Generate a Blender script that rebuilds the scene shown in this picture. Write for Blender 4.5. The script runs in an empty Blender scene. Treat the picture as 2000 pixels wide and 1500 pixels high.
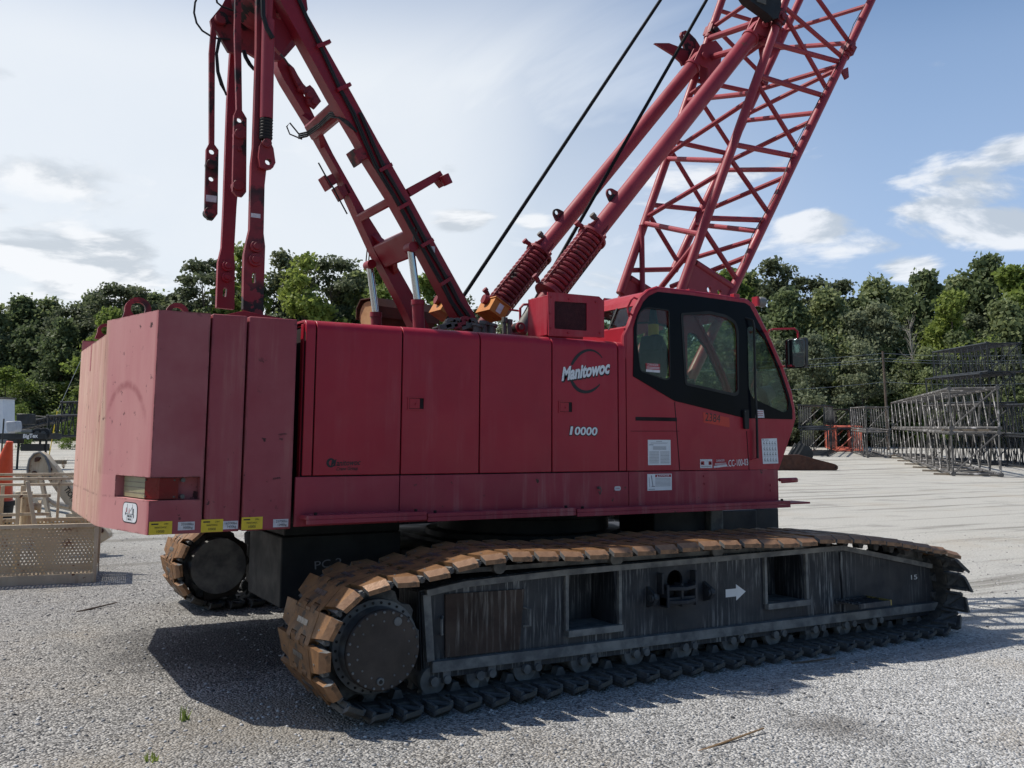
import bpy, bmesh, math, random
from mathutils import Vector, Matrix
import numpy as np

C = bpy.context.scene.collection
SC = bpy.context.scene
R = math.radians
PI = math.pi

# ------------------------------------------------------------------ camera
CX, CY, CZ = -3.9415, -8.8250, 1.9000
FPX, PPX, PPY = 1825.754, 1000.0, 639.34          # focal length and principal point for a 2000 x 1500 frame
YAW, PITCH, ROLL = -0.527368, 0.118103, 0.006297
def cam_axes():
    cy, sy = math.cos(YAW), math.sin(YAW)
    f = Vector((-sy, cy, 0)); r = Vector((cy, sy, 0)); u = Vector((0, 0, 1))
    c, s = math.cos(PITCH), math.sin(PITCH)
    f, u = c*f + s*u, c*u - s*f
    c, s = math.cos(ROLL), math.sin(ROLL)
    r, u = c*r + s*u, c*u - s*r
    return r, u, f
RGT, UPV, FWD = cam_axes()
EYE = Vector((CX, CY, CZ))
cd = bpy.data.cameras.new("camera")
cam = bpy.data.objects.new("camera", cd); C.objects.link(cam)
M3 = Matrix((RGT, UPV, -FWD)).transposed()
cam.matrix_world = Matrix.Translation(EYE) @ M3.to_4x4()
cd.sensor_fit = 'HORIZONTAL'; cd.sensor_width = 36.0
cd.lens = FPX/2000*36.0
cd.shift_x = 0.0; cd.shift_y = -(750-PPY)/2000
cd.clip_start = 0.1; cd.clip_end = 3000
SC.camera = cam

def ray(u, v):
    return FWD + RGT*((u-PPX)/FPX) - UPV*((v-PPY)/FPX)
def P(u, v, x=None, y=None, z=None):
    d = ray(u, v)
    if y is not None: t = (y-CY)/d.y
    elif x is not None: t = (x-CX)/d.x
    else: t = (z-CZ)/d.z
    return EYE + d*t
def XZ2(pts, yf, yb):
    """outline of an upright bar seen from behind: its left edge lies on the back face yb, the rest on the front face yf"""
    m = {}
    out = []
    for i, (u, v) in enumerate(pts):
        us = []
        k = len(pts)
        for j in range(k):
            (u0, v0), (u1, v1) = pts[j], pts[(j+1) % k]
            if (v0-v)*(v1-v) <= 0 and v0 != v1: us.append(u0+(u1-u0)*(v-v0)/(v1-v0))
        left = u < (min(us)+max(us))/2 if us and max(us)-min(us) > 1 else False
        p = P(u, v, y=yb if left else yf); out.append((p.x, p.z))
    return out
def XZ(pts, y): return [(P(u, v, y=y).x, P(u, v, y=y).z) for u, v in pts]
FH = Vector((0.5033, 0.8641))                      # horizontal view direction
def terrain(x, y):
    s = (x-CX)*FH.x + (y-CY)*FH.y
    e = s-50
    if e <= 0: return 0.0
    if e < 20: return 0.026*e*e/40
    return 0.026*(e-10)
def G(u, v):
    d = ray(u, v); t = 1.0
    for i in range(4000):
        p = EYE + d*t
        if p.z <= terrain(p.x, p.y): return Vector((p.x, p.y, terrain(p.x, p.y)))
        t *= 1.003
    return EYE + d*t
def at_depth(u, v, s):
    d = ray(u, v); t = s/(d.x*FH.x + d.y*FH.y); return EYE + d*t

# ------------------------------------------------------------------ light
SUN = Vector((-0.52, 0.48, 1.0)).normalized()
sl = bpy.data.lights.new("sun", 'SUN'); sl.energy = 5.0; sl.angle = R(0.6); sl.color = (1.0, 0.95, 0.86)
so = bpy.data.objects.new("sun", sl); C.objects.link(so)
so.rotation_euler = SUN.to_track_quat('Z', 'Y').to_euler(); so.location = (0, 0, 30)

CLOUDS = ((1900, 360, .12), (1985, 300, .07), (1960, 430, .08), (1830, 400, .06), (1180, 545, .08), (910, 435, .055), (1040, 440, .045), (880, 330, .05), (170, 370, .13), (90, 470, .14), (240, 480, .10), (150, 545, .15), (0, 410, .05), (10, 140, .06), (1590, 440, .05), (1780, 530, .05), (1830, 125, .035))
W = bpy.data.worlds.new("World"); SC.world = W; W.use_nodes = True
def world():
    nt = W.node_tree; N = nt.nodes; L = nt.links
    for n in list(N): N.remove(n)
    out = N.new('ShaderNodeOutputWorld'); bg = N.new('ShaderNodeBackground'); L.new(bg.outputs[0], out.inputs[0])
    sky = N.new('ShaderNodeTexSky'); sky.sky_type = 'NISHITA'; sky.sun_disc = False
    sky.sun_elevation = math.asin(SUN.z); sky.sun_rotation = math.atan2(SUN.x, SUN.y)
    sky.air_density = 1.0; sky.dust_density = 1.2; sky.ozone_density = 1.5
    tc = N.new('ShaderNodeTexCoord'); sep = N.new('ShaderNodeSeparateXYZ'); L.new(tc.outputs['Generated'], sep.inputs[0])
    def m(op, a, b=None, c=None):
        n = N.new('ShaderNodeMath'); n.operation = op
        for i, x in enumerate((a, b, c)):
            if x is None: continue
            if isinstance(x, (int, float)): n.inputs[i].default_value = x
            else: L.new(x, n.inputs[i])
        return n.outputs[0]
    def rampf(x, a, b):
        n = N.new('ShaderNodeMapRange'); n.interpolation_type = 'SMOOTHSTEP'
        L.new(x, n.inputs[0]); n.inputs[1].default_value = a; n.inputs[2].default_value = b
        n.inputs[3].default_value = 0; n.inputs[4].default_value = 1
        return n.outputs[0]
    zz = m('ADD', m('MAXIMUM', sep.outputs[2], 0.0), 0.13)
    px = m('DIVIDE', sep.outputs[0], zz); py = m('DIVIDE', sep.outputs[1], zz)
    cmb = N.new('ShaderNodeCombineXYZ'); L.new(px, cmb.inputs[0]); L.new(py, cmb.inputs[1])
    def noise(vec, sc, det, rough, dist=0.0, off=(0, 0, 0), scl=(1, 1, 1), rot=0):
        mp = N.new('ShaderNodeMapping'); L.new(vec, mp.inputs[0])
        mp.inputs['Location'].default_value = off; mp.inputs['Scale'].default_value = scl; mp.inputs['Rotation'].default_value = (0, 0, rot)
        n = N.new('ShaderNodeTexNoise'); L.new(mp.outputs[0], n.inputs['Vector'])
        n.inputs['Scale'].default_value = sc; n.inputs['Detail'].default_value = det; n.inputs['Roughness'].default_value = rough; n.inputs['Distortion'].default_value = dist
        return n.outputs[0]
    # high thin veil, denser to the left of the view (towards the sun)
    side = m('ADD', m('MULTIPLY', sep.outputs[0], RGT.x), m('MULTIPLY', sep.outputs[1], RGT.y))     # -1 left .. +1 right
    veil_n = noise(cmb.outputs[0], 0.9, 7, 0.6, 0.6, (3.1, 1.7, 0), (1.0, 0.55, 1), R(35))
    veil = rampf(m('SUBTRACT', veil_n, m('MULTIPLY', rampf(side, -0.10, 0.62), 0.23)), 0.24, 0.60)
    low = rampf(sep.outputs[2], 0.42, 0.03)
    veil = m('MAXIMUM', veil, m('MULTIPLY', low, 0.72))
    front = m('ADD', m('MULTIPLY', sep.outputs[0], FH.x), m('MULTIPLY', sep.outputs[1], FH.y))     # the sky behind the viewer is clear
    ahead = rampf(front, 0.05, 0.45)
    thin = m('ADD', 0.38, m('MULTIPLY', rampf(sep.outputs[2], 0.46, 0.12), 0.42))
    left = rampf(side, 0.24, -0.10)
    thin = m('MAXIMUM', thin, m('MULTIPLY', left, 0.97))
    veil = m('MULTIPLY', m('MULTIPLY', m('MAXIMUM', veil, thin), ahead), m('SUBTRACT', 1.0, m('MULTIPLY', rampf(sep.outputs[2], 0.355, 0.47), 0.52)))
    # puffy cumulus with flat grey undersides
    pu = noise(cmb.outputs[0], 1.5, 9, 0.58, 0.35, (7.3, 2.2, 0), (1, 1, 1), R(-30))
    bump = None
    for u_, v_, r_ in CLOUDS:
        c_ = ray(u_, v_).normalized()
        sb_ = N.new('ShaderNodeVectorMath'); sb_.operation = 'SUBTRACT'; L.new(tc.outputs['Generated'], sb_.inputs[0]); sb_.inputs[1].default_value = c_
        ml_ = N.new('ShaderNodeVectorMath'); ml_.operation = 'MULTIPLY'; L.new(sb_.outputs[0], ml_.inputs[0]); ml_.inputs[1].default_value = (1, 1, 2.1)
        ln_ = N.new('ShaderNodeVectorMath'); ln_.operation = 'LENGTH'; L.new(ml_.outputs[0], ln_.inputs[0])
        g_ = rampf(ln_.outputs['Value'], r_, 0.0); bump = g_ if bump is None else m('MAXIMUM', bump, g_)
    pu0 = pu; pu = m('ADD', pu, m('SUBTRACT', m('MULTIPLY', bump, 0.24), 0.09))
    puff = m('MULTIPLY', m('MULTIPLY', rampf(pu, 0.515, 0.63), rampf(sep.outputs[2], 0.46, 0.26)), ahead)
    shade_n = noise(cmb.outputs[0], 1.5, 9, 0.58, 0.35, (7.3, 2.35, 0), (1, 1, 1), R(-30))
    under = rampf(m('SUBTRACT', shade_n, pu0), -0.05, 0.07)
    cm = N.new('ShaderNodeMix'); cm.data_type = 'RGBA'; L.new(under, cm.inputs[0])
    cm.inputs[6].default_value = (0.95, 0.97, 1.0, 1); cm.inputs[7].default_value = (0.56, 0.62, 0.69, 1)
    hsv = N.new('ShaderNodeHueSaturation'); L.new(sky.outputs[0], hsv.inputs['Color']); hsv.inputs['Saturation'].default_value = 1.25
    sc = N.new('ShaderNodeVectorMath'); sc.operation = 'SCALE'; L.new(hsv.outputs[0], sc.inputs[0]); sc.inputs['Scale'].default_value = SKYK
    mx = N.new('ShaderNodeMix'); mx.data_type = 'RGBA'; L.new(m('MULTIPLY', veil, 0.93), mx.inputs[0])
    L.new(sc.outputs[0], mx.inputs[6])
    vc = N.new('ShaderNodeMix'); vc.data_type = 'RGBA'; L.new(noise(cmb.outputs[0], 1.6, 6, 0.6, 0.3, (0, 5, 0), (1, 0.5, 1), R(30)), vc.inputs[0])
    vc.inputs[6].default_value = (0.80, 0.865, 0.94, 1); vc.inputs[7].default_value = (0.93, 0.96, 0.99, 1)
    vb = N.new('ShaderNodeMix'); vb.data_type = 'RGBA'; L.new(rampf(side, -0.02, 0.40), vb.inputs[0]); L.new(vc.outputs[2], vb.inputs[6]); vb.inputs[7].default_value = (0.47, 0.62, 0.89, 1)
    L.new(vb.outputs[2], mx.inputs[7])
    mx2 = N.new('ShaderNodeMix'); mx2.data_type = 'RGBA'; L.new(m('MULTIPLY', puff, 0.82), mx2.inputs[0])
    L.new(mx.outputs[2], mx2.inputs[6]); L.new(cm.outputs[2], mx2.inputs[7])
    L.new(mx2.outputs[2], bg.inputs[0]); bg.inputs[1].default_value = 1.0
SKYK = 0.120                                       # Nishita radiance scale
world()
SC.view_settings.view_transform = 'Standard'; SC.view_settings.look = 'None'
SC.view_settings.exposure = 0.0; SC.view_settings.gamma = 1.0
SC.cycles.max_bounces = 8; SC.cycles.transparent_max_bounces = 12

# ------------------------------------------------------------------ materials
def new_mat(name):
    m = bpy.data.materials.new(name); m.use_nodes = True
    N = m.node_tree.nodes; L = m.node_tree.links
    b = N['Principled BSDF']
    return m, N, L, b
class NT:
    def __init__(s, N, L):
        s.N, s.L = N, L
        s.tc = N.new('ShaderNodeTexCoord')
    def noise(s, scale, detail=4, rough=0.55, scl=(1, 1, 1), off=(0, 0, 0), dist=0.0):
        mp = s.N.new('ShaderNodeMapping'); s.L.new(s.tc.outputs['Object'], mp.inputs[0])
        mp.inputs['Scale'].default_value = scl; mp.inputs['Location'].default_value = off
        n = s.N.new('ShaderNodeTexNoise'); s.L.new(mp.outputs[0], n.inputs['Vector'])
        n.inputs['Scale'].default_value = scale; n.inputs['Detail'].default_value = detail
        n.inputs['Roughness'].default_value = rough; n.inputs['Distortion'].default_value = dist
        return n.outputs[0]
    def vor(s, scale, out='Color', scl=(1, 1, 1), feature='F1'):
        mp = s.N.new('ShaderNodeMapping'); s.L.new(s.tc.outputs['Object'], mp.inputs[0]); mp.inputs['Scale'].default_value = scl
        n = s.N.new('ShaderNodeTexVoronoi'); s.L.new(mp.outputs[0], n.inputs['Vector']); n.inputs['Scale'].default_value = scale; n.feature = feature
        return n.outputs[out]
    def step(s, x, a, b, lo=0.0, hi=1.0):
        n = s.N.new('ShaderNodeMapRange'); n.interpolation_type = 'SMOOTHSTEP'; s.L.new(x, n.inputs[0])
        n.inputs[1].default_value = a; n.inputs[2].default_value = b; n.inputs[3].default_value = lo; n.inputs[4].default_value = hi
        return n.outputs[0]
    def mix(s, f, a, b, mode='MIX'):
        n = s.N.new('ShaderNodeMix'); n.data_type = 'RGBA'; n.blend_type = mode
        for i, x in ((0, f), (6, a), (7, b)):
            if isinstance(x, (int, float)): n.inputs[i].default_value = x
            elif isinstance(x, tuple): n.inputs[i].default_value = (*x[:3], 1)
            else: s.L.new(x, n.inputs[i])
        return n.outputs[2]
    def math(s, op, a, b=0.0):
        n = s.N.new('ShaderNodeMath'); n.operation = op
        for i, x in enumerate((a, b)):
            if isinstance(x, (int, float)): n.inputs[i].default_value = x
            else: s.L.new(x, n.inputs[i])
        return n.outputs[0]
    def bump(s, h, strength, dist, bsdf):
        n = s.N.new('ShaderNodeBump'); s.L.new(h, n.inputs['Height']); n.inputs['Strength'].default_value = strength; n.inputs['Distance'].default_value = dist
        s.L.new(n.outputs[0], bsdf.inputs['Normal'])

def edge_wear(t, N, L, r=0.022):
    bv = N.new('ShaderNodeBevel'); bv.inputs['Radius'].default_value = r; bv.samples = 4
    ge = N.new('ShaderNodeNewGeometry'); dt = N.new('ShaderNodeVectorMath'); dt.operation = 'DOT_PRODUCT'; L.new(bv.outputs[0], dt.inputs[0]); L.new(ge.outputs['Normal'], dt.inputs[1])
    e = t.step(dt.outputs['Value'], 0.995, 0.90)
    return t.math('MULTIPLY', e, t.step(t.noise(7, 6, 0.7, off=(3, 6, 1)), 0.46, 0.58))
def paint(name, c1, c2, rough=0.5, scale=1.6, streak=None, streak_amt=0.3, streak_scale=9, chips=None, chip_t=0.70, chip_scale=14, metal=0.0, bump=0.0, spec=0.35, coat=0.0, dent=0.0, edge=None):
    m, N, L, b = new_mat(name); t = NT(N, L)
    col = t.mix(t.step(t.noise(scale, 6, 0.6), 0.3, 0.7), c1, c2)
    if streak:
        st = t.noise(streak_scale, 5, 0.65, scl=(1, 1, 0.07))
        st = t.math('MULTIPLY', t.step(st, 0.48, 0.70), t.step(t.noise(1.1, 3, 0.6, off=(4, 1, 2)), 0.35, 0.65))
        col = t.mix(t.math('MULTIPLY', st, streak_amt), col, streak)
    if chips:
        ch = t.step(t.noise(chip_scale, 6, 0.62, off=(2.5, 0.7, 9)), chip_t, chip_t+0.03)
        ch = t.math('MULTIPLY', ch, t.step(t.noise(1.9, 3, 0.6, off=(8, 3, 5)), 0.45, 0.6))
        col = t.mix(ch, col, chips)
    if edge: col = t.mix(edge_wear(t, N, L), col, edge)
    L.new(col, b.inputs['Base Color'])
    rn = t.step(t.noise(3.5, 4, 0.6, off=(1, 9, 3)), 0.3, 0.7, rough*0.82, min(1, rough*1.2))
    L.new(rn, b.inputs['Roughness']); b.inputs['Metallic'].default_value = metal
    b.inputs['Specular IOR Level'].default_value = spec
    b.inputs['Coat Weight'].default_value = coat; b.inputs['Coat Roughness'].default_value = 0.25
    if bump: t.bump(t.noise(60, 5, 0.6), bump, 0.004, b)
    if dent: t.bump(t.noise(2.6, 3, 0.5, off=(7, 7, 7)), dent, 0.03, b)
    return m

RED = (0.345, 0.012, 0.028); RED2 = (0.305, 0.010, 0.025)
M = {}
M['red'] = paint('red_paint', RED, RED2, 0.42, 1.3, streak=(0.36, 0.085, 0.095), streak_amt=0.40, chips=(0.05, 0.02, 0.02), chip_t=0.70, dent=0.35)
M['red_dusty'] = paint('dusty_red_paint', (0.31, 0.035, 0.055), (0.25, 0.024, 0.042), 0.55, 1.8, streak=(0.38, 0.17, 0.165), streak_amt=0.6, chips=(0.05, 0.025, 0.02), chip_t=0.66, dent=0.35)
M['red_cast'] = paint('faded_red_casting', (0.315, 0.070, 0.082), (0.265, 0.042, 0.056), 0.62, 1.5, streak=(0.40, 0.17, 0.15), streak_amt=0.6, streak_scale=7, chips=(0.05, 0.016, 0.018), chip_t=0.628, chip_scale=11, bump=0.12, edge=(0.10, 0.035, 0.035))
def rear_cast():
    m, N, L, b = new_mat('faded_red_casting_rust_stained'); t = NT(N, L)
    sep = N.new('ShaderNodeSeparateXYZ'); L.new(t.tc.outputs['Object'], sep.inputs[0])
    col = t.mix(t.step(t.noise(1.5, 6, 0.6), 0.3, 0.7), (0.315, 0.075, 0.086), (0.265, 0.045, 0.058))
    sunlit_chalk = t.mix(t.step(t.noise(2.2, 6, 0.65, scl=(1, 1, 0.25), off=(3, 1, 7)), 0.3, 0.7), (0.44, 0.17, 0.175), (0.50, 0.235, 0.225))  # chalky pink, with the sun grazing the chamfer painted into its paler tone
    col = t.mix(t.math('MULTIPLY', t.step(sep.outputs[0], -4.30, -4.285), t.step(t.noise(1.2, 4, 0.6, off=(6, 2, 1)), 0.25, 0.75, 0.55, 1.0)), sunlit_chalk, col)
    st = t.noise(11, 8, 0.72, scl=(1, 1, 0.11), dist=1.2); tan = t.mix(t.step(st, 0.33, 0.70), (0.40, 0.19, 0.145), (0.60, 0.41, 0.31)); tan = t.mix(t.step(t.noise(2.3, 6, 0.65, scl=(1, 1, 0.35), off=(4, 4, 1)), 0.42, 0.62, 0.0, 0.75), tan, (0.50, 0.26, 0.225))
    edge = t.math('ADD', sep.outputs[0], t.math('MULTIPLY', t.noise(2.0, 4, 0.6, scl=(1, 1, 0.4), off=(1, 7, 2)), 0.045))
    col = t.mix(t.step(edge, -4.495, -4.470), tan, col)
    ch = t.math('MULTIPLY', t.step(t.noise(12, 6, 0.62, off=(2.5, 0.7, 9)), 0.63, 0.66), t.step(t.noise(1.9, 3, 0.6, off=(8, 3, 5)), 0.40, 0.6))
    col = t.mix(ch, col, (0.06, 0.018, 0.020))
    col = t.mix(edge_wear(t, N, L), col, (0.12, 0.045, 0.04))
    # round scuff left by a sling
    dn_ = N.new('ShaderNodeVectorMath'); dn_.operation = 'DISTANCE'; L.new(t.tc.outputs['Object'], dn_.inputs[0]); dn_.inputs[1].default_value = (-4.41, -1.33, 1.92)
    rg = t.step(t.math('ABSOLUTE', t.math('SUBTRACT', dn_.outputs['Value'], 0.36)), 0.045, 0.005); rg = t.math('MULTIPLY', rg, t.step(sep.outputs[2], 1.95, 2.15)); rg = t.math('MULTIPLY', rg, t.step(t.noise(9, 5, 0.7), 0.3, 0.6, 0.15, 0.6))
    col = t.mix(rg, col, (0.24, 0.05, 0.058))
    L.new(col, b.inputs['Base Color']); b.inputs['Roughness'].default_value = 0.65; b.inputs['Specular IOR Level'].default_value = 0.3
    t.bump(t.noise(40, 5, 0.6), 0.15, 0.004, b); return m
M['red_cast_rear'] = rear_cast()
M['red_boom'] = paint('sun_faded_red_paint', (0.30, 0.036, 0.050), (0.235, 0.022, 0.035), 0.48, 2.2, chips=(0.13, 0.06, 0.045), chip_t=0.66, chip_scale=9)
M['red_mast'] = paint('mast_red_paint', (0.245, 0.011, 0.024), (0.195, 0.009, 0.019), 0.45, 1.8, chips=(0.045, 0.02, 0.02), chip_t=0.69)
M['red_grimy'] = paint('grimy_red_paint', (0.24, 0.024, 0.034), (0.17, 0.022, 0.028), 0.55, 2.6, chips=(0.014, 0.010, 0.010), chip_t=0.49, chip_scale=5)
M['black'] = paint('black_paint', (0.012, 0.013, 0.016), (0.018, 0.019, 0.022), 0.35, 2)
M['gloss_black'] = paint('gloss_black_glazing_band', (0.003, 0.004, 0.007), (0.005, 0.006, 0.010), 0.20, 2, spec=0.07)
M['rubber'] = paint('black_rubber', (0.010, 0.010, 0.011), (0.016, 0.016, 0.016), 0.6, 5)
M['dark_gap'] = paint('dark_recess', (0.012, 0.006, 0.007), (0.018, 0.008, 0.009), 0.8, 3)
M['frame'] = paint('dusty_black_steel', (0.017, 0.020, 0.027), (0.042, 0.045, 0.052), 0.62, 2.4, streak=(0.36, 0.37, 0.37), streak_amt=0.75, streak_scale=44, bump=0.2)
M['flange'] = paint('dusty_grey_flange', (0.10, 0.101, 0.105), (0.24, 0.236, 0.225), 0.85, 7, bump=0.3)
M['rust_panel'] = paint('rust_stained_cover', (0.030, 0.020, 0.017), (0.062, 0.040, 0.032), 0.75, 3, streak=(0.34, 0.31, 0.28), streak_amt=0.8, streak_scale=30, bump=0.5)
M['drum'] = paint('dark_brown_drive_cover', (0.030, 0.023, 0.020), (0.058, 0.045, 0.039), 0.55, 4, chips=(0.13, 0.12, 0.11), chip_t=0.70, chip_scale=9, bump=0.2)
M['black_steel'] = paint('plain_black_steel', (0.016, 0.017, 0.020), (0.030, 0.030, 0.032), 0.65, 3, bump=0.1)
M['roller'] = paint('dusty_roller_steel', (0.075, 0.077, 0.081), (0.185, 0.182, 0.176), 0.7, 6)
M['shoe'] = paint('rusty_track_shoe', (0.235, 0.118, 0.047), (0.115, 0.060, 0.030), 0.58, 7, streak=None, chips=(0.060, 0.045, 0.034), chip_t=0.535, chip_scale=7, metal=0.15, bump=0.6)
M['shoe_dark'] = paint('grease_dark_shoe', (0.050, 0.051, 0.055), (0.170, 0.166, 0.158), 0.75, 7, bump=0.5)
M['shoe_dusty'] = paint('dust_caked_shoe', (0.040, 0.038, 0.037), (0.120, 0.108, 0.092), 0.8, 7, bump=0.5)
M['worn'] = paint('worn_bright_steel', (0.28, 0.27, 0.26), (0.12, 0.10, 0.08), 0.35, 30, metal=0.8, bump=0.6)
M['worn_edge'] = paint('worn_shoe_tip', (0.34, 0.200, 0.115), (0.205, 0.110, 0.060), 0.48, 8, chips=(0.09, 0.06, 0.042), chip_t=0.55, chip_scale=9, metal=0.2, bump=0.5)
M['chrome'] = paint('chrome_rod', (0.55, 0.56, 0.58), (0.45, 0.46, 0.48), 0.18, 3, metal=1.0)
M['grey_steel'] = paint('oily_grey_steel', (0.085, 0.08, 0.072), (0.145, 0.135, 0.12), 0.65, 8, metal=0.05, bump=0.3)
M['rope'] = paint('wire_rope', (0.010, 0.010, 0.011), (0.013, 0.013, 0.013), 0.7, 4, spec=0.1)
M['orange'] = paint('faded_orange_paint', (0.50, 0.19, 0.035), (0.38, 0.13, 0.028), 0.55, 6, chips=(0.16, 0.07, 0.03), chip_t=0.62)
M['rust'] = paint('brown_rust', (0.085, 0.036, 0.023), (0.055, 0.025, 0.018), 0.8, 5, bump=0.4)
M['rust_lattice'] = paint('weathered_lattice_steel', (0.036, 0.035, 0.036), (0.14, 0.132, 0.125), 0.55, 1.1, chips=(0.42, 0.40, 0.39), chip_t=0.55, chip_scale=1.6)
M['black_lattice'] = paint('black_lattice_paint', (0.010, 0.012, 0.015), (0.030, 0.034, 0.040), 0.42, 2)
M['orange_lattice'] = paint('orange_red_lattice_paint', (0.60, 0.16, 0.10), (0.52, 0.12, 0.075), 0.5, 2)
M['cream'] = paint('cream_paint_rusting', (0.58, 0.485, 0.345), (0.47, 0.385, 0.27), 0.6, 3, streak=(0.26, 0.12, 0.06), streak_amt=0.45, streak_scale=12, chips=(0.13, 0.055, 0.030), chip_t=0.605, chip_scale=10)
M['cone'] = paint('orange_cone_plastic', (0.72, 0.085, 0.028), (0.60, 0.070, 0.025), 0.45, 4)
M['white'] = paint('white_vinyl', (0.72, 0.73, 0.75), (0.66, 0.67, 0.69), 0.45, 8)
M['worn_yellow'] = paint('worn_yellow_edge', (0.34, 0.25, 0.05), (0.20, 0.15, 0.05), 0.6, 20, chips=(0.03, 0.03, 0.03), chip_t=0.5, chip_scale=20)
M['decal_white'] = paint('worn_white_decal', (0.62, 0.60, 0.62), (0.50, 0.47, 0.49), 0.5, 20)
M['decal_yellow'] = paint('yellow_sticker', (0.70, 0.50, 0.035), (0.62, 0.44, 0.03), 0.5, 20)
M['ink'] = paint('black_ink', (0.012, 0.012, 0.016), (0.016, 0.016, 0.02), 0.5, 3)
M['ink_grey'] = paint('grey_print', (0.20, 0.20, 0.22), (0.26, 0.26, 0.28), 0.5, 20)
M['ink_red'] = paint('red_print', (0.34, 0.02, 0.03), (0.30, 0.02, 0.03), 0.5, 6)
M['tape_red'] = paint('red_tape', (0.50, 0.030, 0.020), (0.44, 0.026, 0.018), 0.35, 6)
M['lens_red'] = paint('red_lamp_lens', (0.17, 0.004, 0.006), (0.13, 0.004, 0.005), 0.25, 6, spec=0.25)
M['reflector'] = paint('pale_reflector', (0.29, 0.27, 0.155), (0.25, 0.23, 0.13), 0.35, 12)
M['wood'] = paint('plywood_end', (0.46, 0.27, 0.13), (0.36, 0.19, 0.085), 0.75, 8, bump=0.3)
M['timber'] = paint('weathered_timber', (0.26, 0.22, 0.17), (0.16, 0.13, 0.10), 0.85, 6, bump=0.4)
M['mesh_dark'] = paint('dark_mesh', (0.012, 0.006, 0.007), (0.02, 0.009, 0.010), 0.8, 60, spec=0.1)
M['mesh_wire'] = paint('mesh_wire', (0.10, 0.028, 0.034), (0.06, 0.02, 0.025), 0.7, 20, spec=0.2)
M['seat'] = paint('dark_seat_fabric', (0.015, 0.016, 0.018), (0.025, 0.026, 0.028), 0.85, 20)
M['lamp_body'] = paint('grey_lamp_shell', (0.16, 0.16, 0.155), (0.22, 0.22, 0.21), 0.5, 6)
M['ply_white'] = paint('white_panel', (0.70, 0.73, 0.78), (0.62, 0.65, 0.70), 0.45, 2)
M['tarp'] = paint('grey_tarp', (0.42, 0.44, 0.48), (0.32, 0.34, 0.38), 0.7, 3)
M['bark'] = paint('bark', (0.075, 0.058, 0.045), (0.13, 0.10, 0.080), 0.9, 4, bump=0.5)
M['dead_wood'] = paint('bleached_dead_wood', (0.34, 0.32, 0.28), (0.24, 0.22, 0.19), 0.85, 3)
M['straw'] = paint('dry_straw', (0.30, 0.19, 0.10), (0.20, 0.12, 0.06), 0.9, 4)

def glass(name, tint, refl=0.5, alpha=0.25):
    m, N, L, b = new_mat(name)
    out = N['Material Output']
    tr = N.new('ShaderNodeBsdfTransparent'); tr.inputs[0].default_value = (*tint, 1)
    gl = N.new('ShaderNodeBsdfGlossy'); gl.inputs['Roughness'].default_value = 0.03; gl.inputs[0].default_value = (0.9, 0.95, 1, 1)
    fr = N.new('ShaderNodeFresnel'); fr.inputs[0].default_value = 1.5
    mu = N.new('ShaderNodeMath'); mu.operation = 'MULTIPLY'; L.new(fr.outputs[0], mu.inputs[0]); mu.inputs[1].default_value = refl
    mx = N.new('ShaderNodeMixShader'); L.new(mu.outputs[0], mx.inputs[0]); L.new(tr.outputs[0], mx.inputs[1]); L.new(gl.outputs[0], mx.inputs[2])
    # a thin film of dust that scatters a little light
    df = N.new('ShaderNodeBsdfDiffuse'); df.inputs[0].default_value = (0.35, 0.36, 0.34, 1)
    t = NT(N, L); f = t.step(t.noise(2.5, 5, 0.6), 0.35, 0.75, 0.0, 0.035)
    mx2 = N.new('ShaderNodeMixShader'); L.new(f, mx2.inputs[0]); L.new(mx.outputs[0], mx2.inputs[1]); L.new(df.outputs[0], mx2.inputs[2])
    L.new(mx2.outputs[0], out.inputs[0])
    return m
M['glass'] = glass('cab_glass', (0.80, 0.87, 0.82), 0.55)
M['mirror'] = paint('mirror_glass', (0.34, 0.35, 0.36), (0.30, 0.31, 0.32), 0.04, 3, metal=1.0)

def leaf(name, c1, c2, c3, trans=0.35):
    m, N, L, b = new_mat(name); out = N['Material Output']; t = NT(N, L)
    oi = N.new('ShaderNodeObjectInfo')
    col = t.mix(t.step(t.noise(0.9, 3, 0.6), 0.35, 0.65), c1, c2)
    col = t.mix(t.step(t.vor(2.2, 'Distance'), 0.1, 0.5), col, c3)
    hs = N.new('ShaderNodeHueSaturation'); L.new(col, hs.inputs['Color'])
    mr = N.new('ShaderNodeMapRange'); L.new(oi.outputs['Random'], mr.inputs[0]); mr.inputs[3].default_value = 0.85; mr.inputs[4].default_value = 1.45
    L.new(mr.outputs[0], hs.inputs['Value'])
    mr2 = N.new('ShaderNodeMapRange'); L.new(oi.outputs['Random'], mr2.inputs[0]); mr2.inputs[3].default_value = 0.515; mr2.inputs[4].default_value = 0.485
    L.new(mr2.outputs[0], hs.inputs['Hue'])
    L.new(hs.outputs[0], b.inputs['Base Color']); b.inputs['Roughness'].default_value = 0.6; b.inputs['Specular IOR Level'].default_value = 0.3
    tl = N.new('ShaderNodeBsdfTranslucent'); L.new(hs.outputs[0], tl.inputs[0])
    mx = N.new('ShaderNodeMixShader'); mx.inputs[0].default_value = trans; L.new(b.outputs[0], mx.inputs[1]); L.new(tl.outputs[0], mx.inputs[2]); L.new(mx.outputs[0], out.inputs[0])
    return m
M['leaf_pine'] = leaf('pine_needles', (0.140, 0.160, 0.085), (0.185, 0.200, 0.098), (0.110, 0.130, 0.072), 0.45)
M['leaf_oak'] = leaf('broad_leaves', (0.185, 0.220, 0.095), (0.235, 0.265, 0.108), (0.140, 0.175, 0.080), 0.50)
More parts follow.
